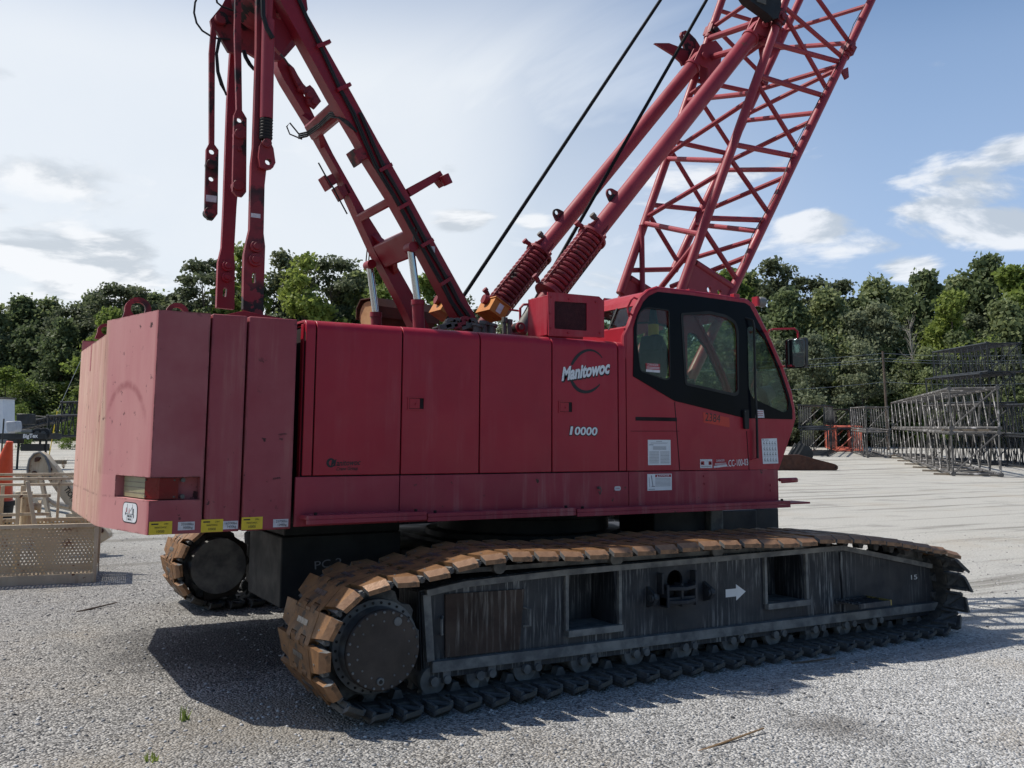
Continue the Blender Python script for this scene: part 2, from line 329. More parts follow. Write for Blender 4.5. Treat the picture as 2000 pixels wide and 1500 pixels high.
M['leaf_bright'] = leaf('fresh_yellow_green_leaves', (0.19, 0.25, 0.055), (0.24, 0.29, 0.065), (0.14, 0.19, 0.045), 0.5)
M['leaf_grey'] = leaf('grey_green_leaves', (0.200, 0.225, 0.140), (0.240, 0.260, 0.165), (0.160, 0.185, 0.110), 0.5)

def ground_mat():
    m, N, L, b = new_mat('gravel_yard'); t = NT(N, L)
    sep = N.new('ShaderNodeSeparateXYZ'); L.new(t.tc.outputs['Object'], sep.inputs[0])
    v = t.vor(58, 'Color'); s2 = N.new('ShaderNodeSeparateColor'); L.new(v, s2.inputs[0]); stone = s2.outputs[0]
    v2 = t.vor(95, 'Color'); s3 = N.new('ShaderNodeSeparateColor'); L.new(v2, s3.inputs[0])
    st = t.math('ADD', t.math('MULTIPLY', stone, 0.6), t.math('MULTIPLY', s3.outputs[1], 0.4))
    pale = t.step(t.math('ADD', sep.outputs[0], t.math('MULTIPLY', t.noise(0.5, 4, 0.6, off=(2, 5, 0)), 3.0)), -0.5, 4.5)
    gravel = t.mix(t.step(st, 0.12, 0.95), t.mix(pale, (0.030, 0.030, 0.034), (0.16, 0.16, 0.16)), t.mix(pale, (0.47, 0.455, 0.43), (0.68, 0.675, 0.665)))
    sand = t.mix(t.step(t.noise(26, 5, 0.7), 0.3, 0.7), (0.36, 0.345, 0.31), (0.56, 0.545, 0.50))
    # sandy fines take over away from the gravelled foreground and to the right
    fine = t.math('ADD', t.math('MULTIPLY', sep.outputs[0], 0.045), t.math('MULTIPLY', sep.outputs[1], 0.030))
    fine = t.math('ADD', fine, t.math('MULTIPLY', t.noise(0.22, 5, 0.6), 0.9))
    fm = t.step(fine, 0.40, 1.05, 0.08, 0.95)
    col = t.mix(fm, gravel, sand)
    # wheel and track streaks across the yard
    rot = N.new('ShaderNodeMapping'); L.new(t.tc.outputs['Object'], rot.inputs[0]); rot.inputs['Rotation'].default_value = (0, 0, R(28)); rot.inputs['Scale'].default_value = (0.06, 0.9, 1)
    sn = N.new('ShaderNodeTexNoise'); L.new(rot.outputs[0], sn.inputs['Vector']); sn.inputs['Scale'].default_value = 1.6; sn.inputs['Detail'].default_value = 7; sn.inputs['Roughness'].default_value = 0.66
    streak = t.step(sn.outputs[0], 0.50, 0.66)
    col = t.mix(t.math('MULTIPLY', t.math('MULTIPLY', streak, t.step(fine, 0.25, 0.8)), 0.80), col, (0.16, 0.150, 0.13))
    # oil-dark and sandy patches
    col = t.mix(t.math('MULTIPLY', t.step(t.noise(0.55, 6, 0.62, off=(3, 8, 0)), 0.55, 0.72), 0.40), col, (0.085, 0.080, 0.075))
    col = t.mix(t.math('MULTIPLY', t.step(t.noise(0.35, 6, 0.6, off=(13, 2, 0)), 0.52, 0.70), 0.35), col, (0.40, 0.34, 0.26))
    # dark gravel with counterweight shade painted in; brown fines beside the near track's rear
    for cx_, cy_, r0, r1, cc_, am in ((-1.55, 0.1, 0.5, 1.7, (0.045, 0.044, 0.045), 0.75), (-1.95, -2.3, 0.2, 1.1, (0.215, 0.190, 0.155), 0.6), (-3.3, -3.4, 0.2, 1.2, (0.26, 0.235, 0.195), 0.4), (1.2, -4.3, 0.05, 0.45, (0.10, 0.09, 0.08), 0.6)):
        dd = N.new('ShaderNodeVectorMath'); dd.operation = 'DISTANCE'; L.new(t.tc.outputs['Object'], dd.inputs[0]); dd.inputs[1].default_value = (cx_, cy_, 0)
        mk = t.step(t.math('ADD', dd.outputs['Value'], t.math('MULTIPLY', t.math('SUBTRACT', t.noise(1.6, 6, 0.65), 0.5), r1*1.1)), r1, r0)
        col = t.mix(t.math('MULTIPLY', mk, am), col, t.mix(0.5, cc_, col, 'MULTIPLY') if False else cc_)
    # strip of dry grass at the far edge of the yard
    d = t.math('ADD', t.math('MULTIPLY', sep.outputs[0], FH.x), t.math('MULTIPLY', sep.outputs[1], FH.y))
    gm = t.step(t.math('ADD', d, t.math('MULTIPLY', t.noise(0.08, 4, 0.6), 14.0)), 100, 110)
    grass = t.mix(t.noise(0.6, 5, 0.7), (0.20, 0.20, 0.055), (0.33, 0.27, 0.11))
    col = t.mix(gm, col, grass)
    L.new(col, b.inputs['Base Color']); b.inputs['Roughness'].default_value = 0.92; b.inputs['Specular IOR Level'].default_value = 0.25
    h = t.math('ADD', t.math('MULTIPLY', t.vor(58, 'Distance'), -1.0), t.math('MULTIPLY', t.noise(3, 6, 0.65), 1.3))
    t.bump(h, 0.9, 0.022, b)
    return m
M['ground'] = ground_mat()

def perforated():
    m, N, L, b = new_mat('perforated_cream_sheet'); t = NT(N, L); out = N['Material Output']
    mp = N.new('ShaderNodeMapping'); L.new(t.tc.outputs['Object'], mp.inputs[0])
    mp.inputs['Scale'].default_value = (25, 25, 25)
    # staggered round holes from a sheared grid
    sp = N.new('ShaderNodeSeparateXYZ'); L.new(mp.outputs[0], sp.inputs[0])
    row = t.math('FLOOR', sp.outputs[2]); odd = t.math('MULTIPLY', t.math('MODULO', t.math('ADD', row, 1000), 2.0), 0.5)
    fx = t.math('SUBTRACT', t.math('FRACT', t.math('ADD', t.math('ADD', sp.outputs[0], sp.outputs[1]), odd)), 0.5)
    fz = t.math('SUBTRACT', t.math('FRACT', sp.outputs[2]), 0.5)
    rr = t.math('ADD', t.math('MULTIPLY', fx, fx), t.math('MULTIPLY', fz, fz))
    hole = t.math('LESS_THAN', rr, 0.105)
    col = t.mix(t.step(t.noise(3, 5, 0.6), 0.3, 0.7), (0.52, 0.425, 0.29), (0.42, 0.335, 0.22))
    col = t.mix(t.step(t.noise(2.6, 6, 0.65, off=(5, 1, 3)), 0.55, 0.66), col, (0.16, 0.062, 0.034))
    L.new(col, b.inputs['Base Color']); b.inputs['Roughness'].default_value = 0.65
    tr = N.new('ShaderNodeBsdfTransparent'); mx = N.new('ShaderNodeMixShader')
    L.new(hole, mx.inputs[0]); L.new(b.outputs[0], mx.inputs[1]); L.new(tr.outputs[0], mx.inputs[2]); L.new(mx.outputs[0], out.inputs[0])
    return m
M['perf'] = perforated()

# ------------------------------------------------------------------ mesh builder
class MB:
    def __init__(s): s.v = []; s.f = []; s.mi = []; s.cur = 0
    def mat(s, i): s.cur = i; return s
    def add(s, vs, fs):
        o = len(s.v); s.v += [tuple(v) for v in vs]
        for f in fs: s.f.append([o+i for i in f]); s.mi.append(s.cur)
        return s
    def box(s, x0, x1, y0, y1, z0, z1):
        vs = [(x, y, z) for z in (z0, z1) for y in (y0, y1) for x in (x0, x1)]
        return s.add(vs, [(0, 2, 3, 1), (4, 5, 7, 6), (0, 1, 5, 4), (2, 6, 7, 3), (0, 4, 6, 2), (1, 3, 7, 5)])
    def obox(s, c, ax, ay, az, sx, sy, sz):
        c = Vector(c); ax, ay, az = Vector(ax)*sx/2, Vector(ay)*sy/2, Vector(az)*sz/2
        vs = [c + i*ax + j*ay + k*az for k in (-1, 1) for j in (-1, 1) for i in (-1, 1)]
        return s.add(vs, [(0, 2, 3, 1), (4, 5, 7, 6), (0, 1, 5, 4), (2, 6, 7, 3), (0, 4, 6, 2), (1, 3, 7, 5)])
    def beam(s, a, b, w, h, up=(0, 1, 0)):
        a, b = Vector(a), Vector(b); d = (b-a); l = d.length; d.normalize()
        side = Vector(up) - d*Vector(up).dot(d); side.normalize(); n = d.cross(side)
        return s.obox((a+b)/2, d, side, n, l, w, h)
    def tube(s, a, b, r, r2=None, n=12, cap=True):
        a, b = Vector(a), Vector(b); r2 = r if r2 is None else r2
        d = (b-a).normalized(); e = d.orthogonal().normalized(); g = d.cross(e)
        vs = []
        for p, rr in ((a, r), (b, r2)):
            for i in range(n):
                t = 2*PI*i/n; vs.append(p + e*math.cos(t)*rr + g*math.sin(t)*rr)
        fs = [(i, (i+1) % n, n+(i+1) % n, n+i) for i in range(n)]
        if cap: fs += [tuple(range(n-1, -1, -1)), tuple(range(n, 2*n))]
        return s.add(vs, fs)
    def path(s, pts, r, n=8, closed=False):
        pts = [Vector(p) for p in pts]; k = len(pts); vs = []; e = None
        for i, p in enumerate(pts):
            if closed: d = pts[(i+1) % k]-pts[i-1]
            else: d = pts[min(i+1, k-1)]-pts[max(i-1, 0)]
            d.normalize()
            if e is None: e = d.orthogonal().normalized()
            e = (e - d*e.dot(d)).normalized(); g = d.cross(e)
            for j in range(n):
                t = 2*PI*j/n; vs.append(p + e*math.cos(t)*r + g*math.sin(t)*r)
        fs = []
        for i in range(k if closed else k-1):
            a = i*n; b = ((i+1) % k)*n
            fs += [(a+j, a+(j+1) % n, b+(j+1) % n, b+j) for j in range(n)]
        if not closed: fs += [tuple(range(n-1, -1, -1)), tuple(range((k-1)*n, k*n))]
        return s.add(vs, fs)
    def prism(s, poly, vec):
        poly = [Vector(p) for p in poly]; vec = Vector(vec); n = len(poly)
        vs = poly + [p+vec for p in poly]
        return s.add(vs, [tuple(range(n-1, -1, -1)), tuple(range(n, 2*n))] + [(i, (i+1) % n, n+(i+1) % n, n+i) for i in range(n)])
    def xz(s, poly, y0, y1):
        return s.prism([(x, y0, z) for x, z in poly], (0, y1-y0, 0))
    def lathe(s, o, d, prof, n=32):
        o, d = Vector(o), Vector(d).normalized(); e = d.orthogonal().normalized(); g = d.cross(e); vs = []
        for (t, r) in prof:
            for i in range(n):
                a = 2*PI*i/n; vs.append(o + d*t + e*math.cos(a)*r + g*math.sin(a)*r)
        fs = []
        for k in range(len(prof)-1):
            fs += [(k*n+i, k*n+(i+1) % n, (k+1)*n+(i+1) % n, (k+1)*n+i) for i in range(n)]
        fs += [tuple(range(n-1, -1, -1)), tuple(range((len(prof)-1)*n, len(prof)*n))]
        return s.add(vs, fs)
    def raw(s, me, mp):
        return s.add([mp(v.co) for v in me.vertices], [tuple(p.vertices) for p in me.polygons])

ROOTLOC = {}
def build(mb, name, mats, parent=None, bevel=0.0, seg=2, smooth=35, recalc=True, loc=None):
    me = bpy.data.meshes.new(name)
    off = Vector(ROOTLOC.get(parent.name, (0, 0, 0))) if parent else Vector((0, 0, 0))
    if loc is not None and parent is None: off = Vector(loc)
    me.from_pydata([Vector(v)-off for v in mb.v], [], mb.f)
    if not isinstance(mats, (list, tuple)): mats = [mats]
    for m in mats: me.materials.append(M[m] if isinstance(m, str) else m)
    me.polygons.foreach_set('material_index', mb.mi)
    me.update()
    if recalc:
        bm = bmesh.new(); bm.from_mesh(me); bmesh.ops.recalc_face_normals(bm, faces=bm.faces); bm.to_mesh(me); bm.free()
    if smooth:
        me.polygons.foreach_set('use_smooth', [True]*len(me.polygons)); me.set_sharp_from_angle(angle=R(smooth))
    o = bpy.data.objects.new(name, me); C.objects.link(o)
    if parent: o.parent = parent; ROOTLOC[o.name] = off
    else:
        o.location = off; ROOTLOC[o.name] = off
    if bevel:
        bv = o.modifiers.new('bevel', 'BEVEL'); bv.width = bevel; bv.segments = seg; bv.limit_method = 'ANGLE'; bv.angle_limit = R(40); bv.harden_normals = False
    return o
def tag(o, label=None, cat=None, group=None, kind=None):
    if label: o['label'] = label
    if cat: o['category'] = cat
    if group: o['group'] = group
    if kind: o['kind'] = kind
    return o
def thing(name, label, cat, loc=(0, 0, 0), group=None):
    o = bpy.data.objects.new(name, None); C.objects.link(o); o.location = loc; o.empty_display_size = 0.3
    ROOTLOC[o.name] = Vector(loc)
    return tag(o, label, cat, group)
def copy_tree(o, parent=None):
    c = o.copy(); C.objects.link(c)
    if parent: c.parent = parent
    for ch in list(o.children): copy_tree(ch, c)
    return c

def _curve_mesh(cu):
    ob = bpy.data.objects.new('tmp', cu); C.objects.link(ob)
    dg = bpy.context.evaluated_depsgraph_get(); dg.update()
    me = bpy.data.meshes.new_from_object(ob.evaluated_get(dg))
    bpy.data.objects.remove(ob); bpy.data.curves.remove(cu)
    return me
def plate(mb, outline, holes, y0, y1, axis='y'):
    """flat plate with holes; outline/holes are (a, b) lists; axis names the thickness axis"""
    cu = bpy.data.curves.new('tmp', 'CURVE'); cu.dimensions = '2D'; cu.fill_mode = 'BOTH'; cu.extrude = abs(y1-y0)/2
    for pl in [outline]+list(holes):
        sp = cu.splines.new('POLY'); sp.points.add(len(pl)-1); sp.use_cyclic_u = True
        for q, (a, b) in zip(sp.points, pl): q.co = (a, b, 0, 1)
    me = _curve_mesh(cu); c = (y0+y1)/2
    if axis == 'y': mb.raw(me, lambda v: (v.x, c+v.z, v.y))
    elif axis == 'x': mb.raw(me, lambda v: (c+v.z, v.x, v.y))
    else: mb.raw(me, lambda v: (v.x, v.y, c+v.z))
    bpy.data.meshes.remove(me); return mb
def circ(cx, cy, r, n=20, ry=None): return [(cx+r*math.cos(2*PI*i/n), cy+(ry or r)*math.sin(2*PI*i/n)) for i in range(n)]
def rrect(x0, x1, z0, z1, r, n=4):
    pts = []
    for cx, cz, a0 in ((x1-r, z1-r, 0), (x0+r, z1-r, 90), (x0+r, z0+r, 180), (x1-r, z0+r, 270)):
        for i in range(n+1):
            a = R(a0+90*i/n); pts.append((cx+r*math.cos(a), cz+r*math.sin(a)))
    return pts
def roundpoly(pts, r, n=4):
    out = []; k = len(pts)
    for i in range(k):
        p = Vector(pts[i]); a = Vector(pts[i-1]); b = Vector(pts[(i+1) % k])
        da = (a-p); db = (b-p); la, lb = da.length, db.length; t = min(r, la*0.45, lb*0.45)
        p0 = p+da/la*t; p1 = p+db/lb*t
        for j in range(n+1):
            s = j/n; q = (1-s)**2*p0 + 2*s*(1-s)*p + s*s*p1; out.append((q.x, q.y))
    return out
def text(mb, body, size, org, rv, uv, depth=0.001, shear=0.0, offset=0.0, align='LEFT', sx=1.0, lift=0.0, space=1.0):
    cu = bpy.data.curves.new('tmp', 'FONT'); cu.body = body; cu.size = size; cu.shear = shear; cu.offset = offset
    cu.extrude = depth/2; cu.align_x = align; cu.resolution_u = 3; cu.space_character = space
    me = _curve_mesh(cu); o = Vector(org); rv = Vector(rv).normalized(); uv = Vector(uv).normalized(); nv = rv.cross(uv)
    mb.raw(me, lambda v: o + rv*v.x*sx + uv*v.y + nv*(v.z+lift)); bpy.data.meshes.remove(me); return mb

def textfit(mb, body, p0, p1, h, shear=0.0, offset=0.0, depth=0.001, lift=0.0, up=None, nrm=None, grow=0.0):
    """text whose baseline runs p0 -> p1 and whose tallest glyph is h high; nrm is the outward normal"""
    cu = bpy.data.curves.new('tmp', 'FONT'); cu.body = body; cu.size = 1.0; cu.shear = shear; cu.offset = offset+grow
    cu.resolution_u = 3; cu.extrude = 0.5
    me = _curve_mesh(cu)
    co = [v.co for v in me.vertices]
    x0 = min(c.x for c in co); x1 = max(c.x for c in co); y0 = min(c.y for c in co); y1 = max(c.y for c in co)
    y0b = max(y0, 0) if y0 > -0.12 else 0.0
    p0 = Vector(p0); p1 = Vector(p1); rv = p1-p0
    nrm = Vector(nrm or (0, -1, 0)); nv = nrm.normalized()
    uv = nv.cross(rv.normalized()) if up is None else Vector(up)
    w = x1-x0-2*grow; hh = y1-grow
    mb.raw(me, lambda c: p0 + rv*((c.x-x0-grow)/w) + uv*(c.y/hh*h) + nv*(lift + (c.z+0.5)*depth))
    bpy.data.meshes.remove(me); return mb

# ================================================================== THE CRANE
crane = thing('crawler_crane', 'huge red lattice boom crawler crane with rusty brown tracks parked on gravel', 'crane', (1.5, 0, 0))
YH = -1.80                                            # near side of the upperworks
def Q(u, v, y=YH):
    p = P(u, v, y=y); return (p.x, p.z)

# ---------------- crawlers
def track_path():
    pts = []
    pts += [(x, 0.0) for x in np.linspace(-1.28, 4.32, 40)]
    for a in np.linspace(-80, 66, 16): pts.append((4.49+0.43*math.cos(R(a)), 0.44+0.43*math.sin(R(a))))
    pts += [(4.42, .868), (4.05, .925), (3.82, .962), (3.55, .995), (3.35, 1.018), (2.88, 1.042), (2.5, 1.034), (2.23, 1.036), (1.79, 1.056), (1.36, 1.064), (.92, 1.056), (.47, 1.046),
            (.04, 1.050), (-.3, 1.076), (-.6, 1.072), (-.8, 1.040), (-1.0, .992), (-1.2, .962)]
    for a in np.linspace(90, 262, 18): pts.append((-1.40+0.475*math.cos(R(a)), 0.478+0.478*math.sin(R(a))))
    return [Vector((x, 0, z)) for x, z in pts]
def resample(pts, n):
    pts = pts+[pts[0]]; ds = [0.0]
    for a, b in zip(pts, pts[1:]): ds.append(ds[-1]+(b-a).length)
    out = []
    for k in range(n):
        t = ds[-1]*k/n; i = max(j for j in range(len(ds)-1) if ds[j] <= t)
        f = (t-ds[i])/(ds[i+1]-ds[i]); out.append(pts[i].lerp(pts[i+1], f))
    return out
NSH = 64
TP = resample(track_path(), NSH)
PITCHL = (TP[1]-TP[0]).length
def shoe_mesh():
    b = MB(); hw = 0.515; px = PITCHL/2
    # outer plate (rust) with sloped, worn ends; the wings are raked like the real castings
    def wing(sg, b):
        y0, yt, yl = 0.235*sg, (hw-0.055)*sg, (hw-0.110)*sg     # the tip is cut back on the leading side
        xt, xl = -px+0.006, px-0.046
        top = [(xl, y0, 0), (xt, y0, 0), (xt, yt, 0), (xl-.026, yl, 0)]
        bot = [(x, y, -0.032) for x, y, z in top]
        b.mat(0).add(top+bot, [(0, 1, 2, 3), (0, 4, 5, 1), (3, 7, 4, 0), (1, 5, 6, 2)])
        e1 = [(xt+.004, hw*sg, -0.034), (xl-.036, (hw-.056)*sg, -0.034)]; e2 = [(p[0], p[1], -0.066) for p in e1]
        b.mat(3).add([top[2], top[3]]+e1, [(0, 1, 3, 2)])
        b.mat(3).add(e1+e2, [(0, 1, 3, 2)])
        b.mat(1).add([top[2], e1[0], e2[0], bot[2]], [(0, 1, 2, 3)]); b.mat(1).add([top[3], e1[1], e2[1], bot[3]], [(0, 1, 2, 3)])
        b.mat(1).add([bot[2], bot[3]]+e2, [(0, 1, 3, 2)]); b.mat(1).add(bot, [(0, 1, 2, 3)])
        for xr, ye in ((-px+0.03, yt), (px-0.055, yl)):
            b.mat(1).box(xr-0.012, xr+0.012, min(y0, ye), max(y0, ye), -0.072, -0.030)
        b.mat(1).beam((-px+0.03, y0, -0.05), (px-0.05, yl, -0.05), 0.018, 0.04, up=(0, 0, 1))
        b.mat(1).box(-0.008, 0.002, (0.33*sg)-0.012, (0.33*sg)+0.012, -0.004, 0.0025)
    wing(1, b); wing(-1, b)
    # hinge body and knuckles
    b.mat(0).box(-px+0.03, px-0.045, -0.240, 0.240, -0.062, 0.003)
    for k, (ya, yb) in enumerate(((-0.235, -0.150), (-0.045, 0.045), (0.150, 0.235))):
        b.mat(0).tube((px, ya, -0.034), (px, yb, -0.034), 0.036, n=10)
        b.mat(0).box(px-0.06, px-0.005, ya, yb, -0.066, 0.001)
    for k, (ya, yb) in enumerate(((-0.143, -0.052), (0.052, 0.143))):
        b.mat(0).tube((-px, ya, -0.034), (-px, yb, -0.034), 0.033, n=10)
        b.mat(0).box(-px+0.005, -px+0.05, ya, yb, -0.064, -0.001)
    b.mat(1).tube((px, -0.245, -0.034), (px, 0.245, -0.034), 0.018, n=8)
    # guide lugs running between the roller flanges
    for yy in (-0.09, 0.09):
        b.mat(1).prism([(-0.045, yy-0.04, -0.06), (0.045, yy-0.04, -0.06), (0.022, yy-0.04, -0.120), (-0.022, yy-0.04, -0.120)], (0, 0.08, 0))
    b.mat(2).box(-0.028, 0.010, -0.105, 0.105, 0.003, 0.006)
    return b
def crawler(sgn, nind):
    yo = 2.360
    def yy(v): return v if sgn < 0 else -v             # everything below is given for the near (y < 0) side
    f = MB()
    fy = -2.47
    q = lambda u, v: Q(u, v, fy)
    outline = [q(828, 1312), q(1828, 1188), q(1815, 1102), q(1640, 1066), q(1100, 1113), q(905, 1136), q(822, 1158)]
    BL, BF, TF, TM, TR, T2, TB = outline
    op1 = roundpoly([q(1108, 1115), q(1199, 1109), q(1205, 1219), q(1110, 1231)], 0.03)
    op2 = roundpoly([q(1494, 1086), q(1564, 1082), q(1571, 1171), q(1498, 1174)], 0.03)
    cx, cz = q(1318, 1133); hole = circ(cx, cz, 0.085)
    plate(f.mat(0), outline, [op1, op2, hole], yy(fy), yy(fy+0.03))
    f.mat(0).xz(outline, yy(-2.10), yy(-2.07))
    # skins closing the box, and tunnels behind the openings
    for a, b in zip(outline, outline[1:]+outline[:1]):
        f.mat(0).beam((a[0], yy(-2.27), a[1]), (b[0], yy(-2.27), b[1]), 0.35, 0.02)
    for op in (op1, op2):
        xs = [p[0] for p in op]; zs = [p[1] for p in op]; x0, x1, z0, z1 = min(xs), max(xs), min(zs), max(zs)
        ya, yb = sorted((yy(fy+.031), yy(-2.105)))
        f.mat(1).box(x0-.03, x1+.03, ya, yb, z0-.03, z0-.004)
        f.mat(0).box(x0-.035, x0-.005, ya, yb, z0-.003, z1+.02); f.mat(0).box(x1+.005, x1+.035, ya, yb, z0-.003, z1+.02)
        # lip round the opening
        for a, b in (((x0-.02, z0-.02), (x1+.03, z0-.02)), ):
            f.mat(1).beam((a[0], yy(fy-.025), a[1]), (b[0], yy(fy-.025), b[1]), 0.05, 0.05)
        for xx in (x0-.02, x1+.02): f.mat(1).beam((xx, yy(fy-.014), z0), (xx, yy(fy-.014), z1+.02), 0.028, 0.03)
    # flanges along the edges of the side plate
    o = [(TB[0]+.03, TB[1]+.0), (T2[0], T2[1]-.012), (TR[0], TR[1]-.015), (TM[0], TM[1]-.015), (TF[0]-.01, TF[1]-.015)]
    for a, b in zip(o, o[1:]): f.mat(1).beam((a[0], yy(fy-.022), a[1]), (b[0], yy(fy-.022), b[1]), 0.044, 0.045)
    f.mat(1).beam((BL[0]+.04, yy(fy-.030), BL[1]+.035), (BF[0]-.005, yy(fy-.030), BF[1]+.035), 0.06, 0.075)
    f.mat(1).beam((BL[0]+.035, yy(fy-.020), BL[1]+.075), (TB[0]+.03, yy(fy-.020), TB[1]-.01), 0.04, 0.06)
    f.mat(0).beam((BL[0]+.04, yy(fy-.010), BL[1]-.025), (BF[0]-.01, yy(fy-.010), BF[1]-.025), 0.03, 0.05)
    for u0, u1 in (((1640, 1078), (1648, 1200)),):
        a = q(*u0); b = q(*u1); f.mat(0).beam((a[0], yy(fy-.008), a[1]), (b[0], yy(fy-.008), b[1]), 0.016, 0.03)
    fr = build(f, 'crawler_frame', ['frame', 'flange'], crane)
    # sub-parts of the crawler -------------------------------------------------
    c = MB(); pts = [q(868, 1160), q(1022, 1150), q(1012, 1268), q(868, 1283)]
    c.xz(pts, yy(fy-.018), yy(fy-.001))
    build(c, 'cover_panel', 'rust_panel', fr)
    for (u, va, vb, out) in ((857, 1205, 1240, -1), (1029, 1185, 1222, 1)):
        c = MB(); a = q(u, va); b = q(u, vb)
        c.path([(a[0]+.03*-out, yy(fy), a[1]), (a[0], yy(fy-.05), a[1]-.01), (b[0], yy(fy-.05), b[1]+.01), (b[0]+.03*-out, yy(fy), b[1])], 0.010, 6)
        build(c, 'handle', 'flange', fr)
    # towing bracket in the middle of the frame
    c = MB()
    z0 = cz-.175; w = .165
    c.xz([(cx-w, z0-.02), (cx+w, z0-.02), (cx+w, z0+.05), (cx-w, z0+.05)], yy(fy), yy(fy-.09))
    c.prism([(cx-w, yy(fy-.09), z0), (cx, yy(fy-.16), z0), (cx+w, yy(fy-.09), z0)], (0, 0, .03))
    c.prism([(cx-w, yy(fy), z0+.11), (cx-w, yy(fy-.09), z0+.11), (cx, yy(fy-.16), z0+.11), (cx+w, yy(fy-.09), z0+.11), (cx+w, yy(fy), z0+.11)], (0, 0, .03))
    for xx in (cx-w, cx-.012, cx+w-.024): c.box(xx, xx+.024, min(yy(fy), yy(fy-.10)), max(yy(fy), yy(fy-.10)), z0-.03, z0+.16)
    for xx in (cx-w-.03, cx+w+.006): c.xz([(xx, z0+.08), (xx+.024, z0+.08), (xx+.024, z0+.25), (xx, z0+.25)], yy(fy), yy(fy-.07))
    build(c, 'towing_bracket', 'frame', fr, bevel=.004)
    for xo, s in ((-.31, 1), (.31, -1)):
        c = MB()
        c.prism([(cx+xo, yy(fy), cz-.20), (cx+xo, yy(fy), cz-.03), (cx+xo, yy(fy-.10), cz-.08), (cx+xo, yy(fy-.12), cz-.12), (cx+xo, yy(fy-.09), cz-.17)], (.035, 0, 0))
        c.tube((cx+xo-.02, yy(fy-.075), cz-.115), (cx+xo+.055, yy(fy-.075), cz-.115), .032, n=12)
        build(c, 'lashing_lug', 'frame', fr, bevel=.004)
    # white arrow showing the forward direction
    c = MB(); a = Vector((*q(1417, 1158), 0)); e = q(1456, 1155)
    x0, z0 = q(1417, 1159); x1, z1 = e; L = x1-x0; s = (z1-z0)/L
    poly = [(0, -.034), (.52*L, -.034), (.52*L, -.070), (L, 0), (.52*L, .070), (.52*L, .034), (0, .034)]
    c.xz([(x0+p, z0+p*s+q_) for p, q_ in poly], yy(fy-.003), yy(fy-.001))
    build(c, 'direction_arrow', 'white', fr)
    c = MB()
    p0 = P(1779, 1132, y=fy); p1 = P(1791, 1131, y=fy)
    if sgn < 0:
        textfit(c, '15', p0+Vector((0, -.003, 0)), p1+Vector((0, -.003, 0)), .045)
        build(c, 'lettering', 'white', fr)
    # step
    c = MB(); a = q(1630, 1172); zs = a[1]; xa, xb = a[0], a[0]+.42
    for k in range(5): c.box(xa+.02+k*.085, xa+.055+k*.085, min(yy(fy), yy(fy-.30)), max(yy(fy), yy(fy-.30)), zs-.012, zs)
    for yk in (fy-.02, fy-.29): c.beam((xa, yy(yk), zs-.015), (xb, yy(yk), zs-.015), .022, .045)
    c.mat(1).beam((xb+.002, yy(fy-.02), zs-.012), (xb+.002, yy(fy-.30), zs-.012), .03, .05, up=(1, 0, 0))
    build(c, 'step', ['frame', 'worn_yellow'], fr)
    # rollers
    for k, (u, v) in enumerate(((841, 1327), (930, 1314), (1020, 1303), (1130, 1287), (1233, 1275), (1328, 1261), (1421, 1248), (1504, 1236), (1581, 1228), (1642, 1220), (1695, 1213))):
        x = P(u, v, y=-2.45).x; zc = .156; c = MB()
        c.lathe((x, yy(-2.490), zc), (0, yy(1)*-1 if sgn > 0 else 1, 0), [(0, .04), (.0, .100), (.012, .104), (.05, .104), (.052, .085), (.32, .085), (.322, .104), (.36, .10), (.36, .03)], 24)
        c.tube((x, yy(-2.53), zc), (x, yy(-2.45), zc), .034, n=12)
        c.xz([(x+.07, zc-.02), (x+.125, zc-.02), (x+.13, zc+.07), (x+.065, zc+.07)], yy(-2.52), yy(-2.46)); c.mat(0).tube((x+.098, yy(-2.535), zc+.005), (x+.098, yy(-2.50), zc+.005), .030, n=12)
        build(c, 'track_roller', 'roller', fr)
    # final drive
    c = MB(); ax, az = -1.40, .475
    d = (0, -1 if sgn < 0 else 1, 0)
    c.mat(1).lathe((ax, yy(-1.95), az), d, [(0, .30), (.60, .30), (.62, .315), (.63, .315)], 48)
    c.mat(1).lathe((ax, yy(-2.581), az), d, [(0, .20), (0, .315), (.05, .315), (.055, .300), (.06, .272), (.15, .262), (.155, .20)], 64)
    c.mat(0).lathe((ax, yy(-2.737), az), d, [(0, .20), (0, .268), (.022, .268), (.030, .258), (.030, .0)], 64)
    for k in range(30):
        a = 2*PI*k/30
        c.mat(2).tube((ax+.293*math.cos(a), yy(-2.635), az+.293*math.sin(a)), (ax+.293*math.cos(a), yy(-2.645), az+.293*math.sin(a)), .010, n=6)
    for k in range(24):
        a = 2*PI*k/24
        c.mat(1).tube((ax+.250*math.cos(a), yy(-2.765), az+.250*math.sin(a)), (ax+.250*math.cos(a), yy(-2.776), az+.250*math.sin(a)), .010, n=6)
    for k in range(14):
        a = 2*PI*(k+.5)/14
        c.mat(1).tube((ax+.19*math.cos(a), yy(-2.765), az+.19*math.sin(a)), (ax+.19*math.cos(a), yy(-2.772), az+.19*math.sin(a)), .008, n=6)
    c.mat(1).tube((ax-.02, yy(-2.766), az-.20), (ax-.02, yy(-2.782), az-.20), .026, n=12)
    c.mat(2).tube((ax-.02, yy(-2.781), az-.20), (ax-.02, yy(-2.786), az-.20), .014, n=10)
    c.mat(1).tube((ax+.10, yy(-2.766), az+.18), (ax+.10, yy(-2.775), az+.18), .03, n=12)
    c.mat(0).xz([(ax-.12, az-.40), (ax+.24, az-.34), (ax+.34, az-.10), (ax+.34, az+.20), (ax+.10, az+.36), (ax-.12, az+.36)], yy(-2.40), yy(-2.10))
    build(c, 'final_drive', ['drum', 'roller', 'rubber'], fr, bevel=.003)
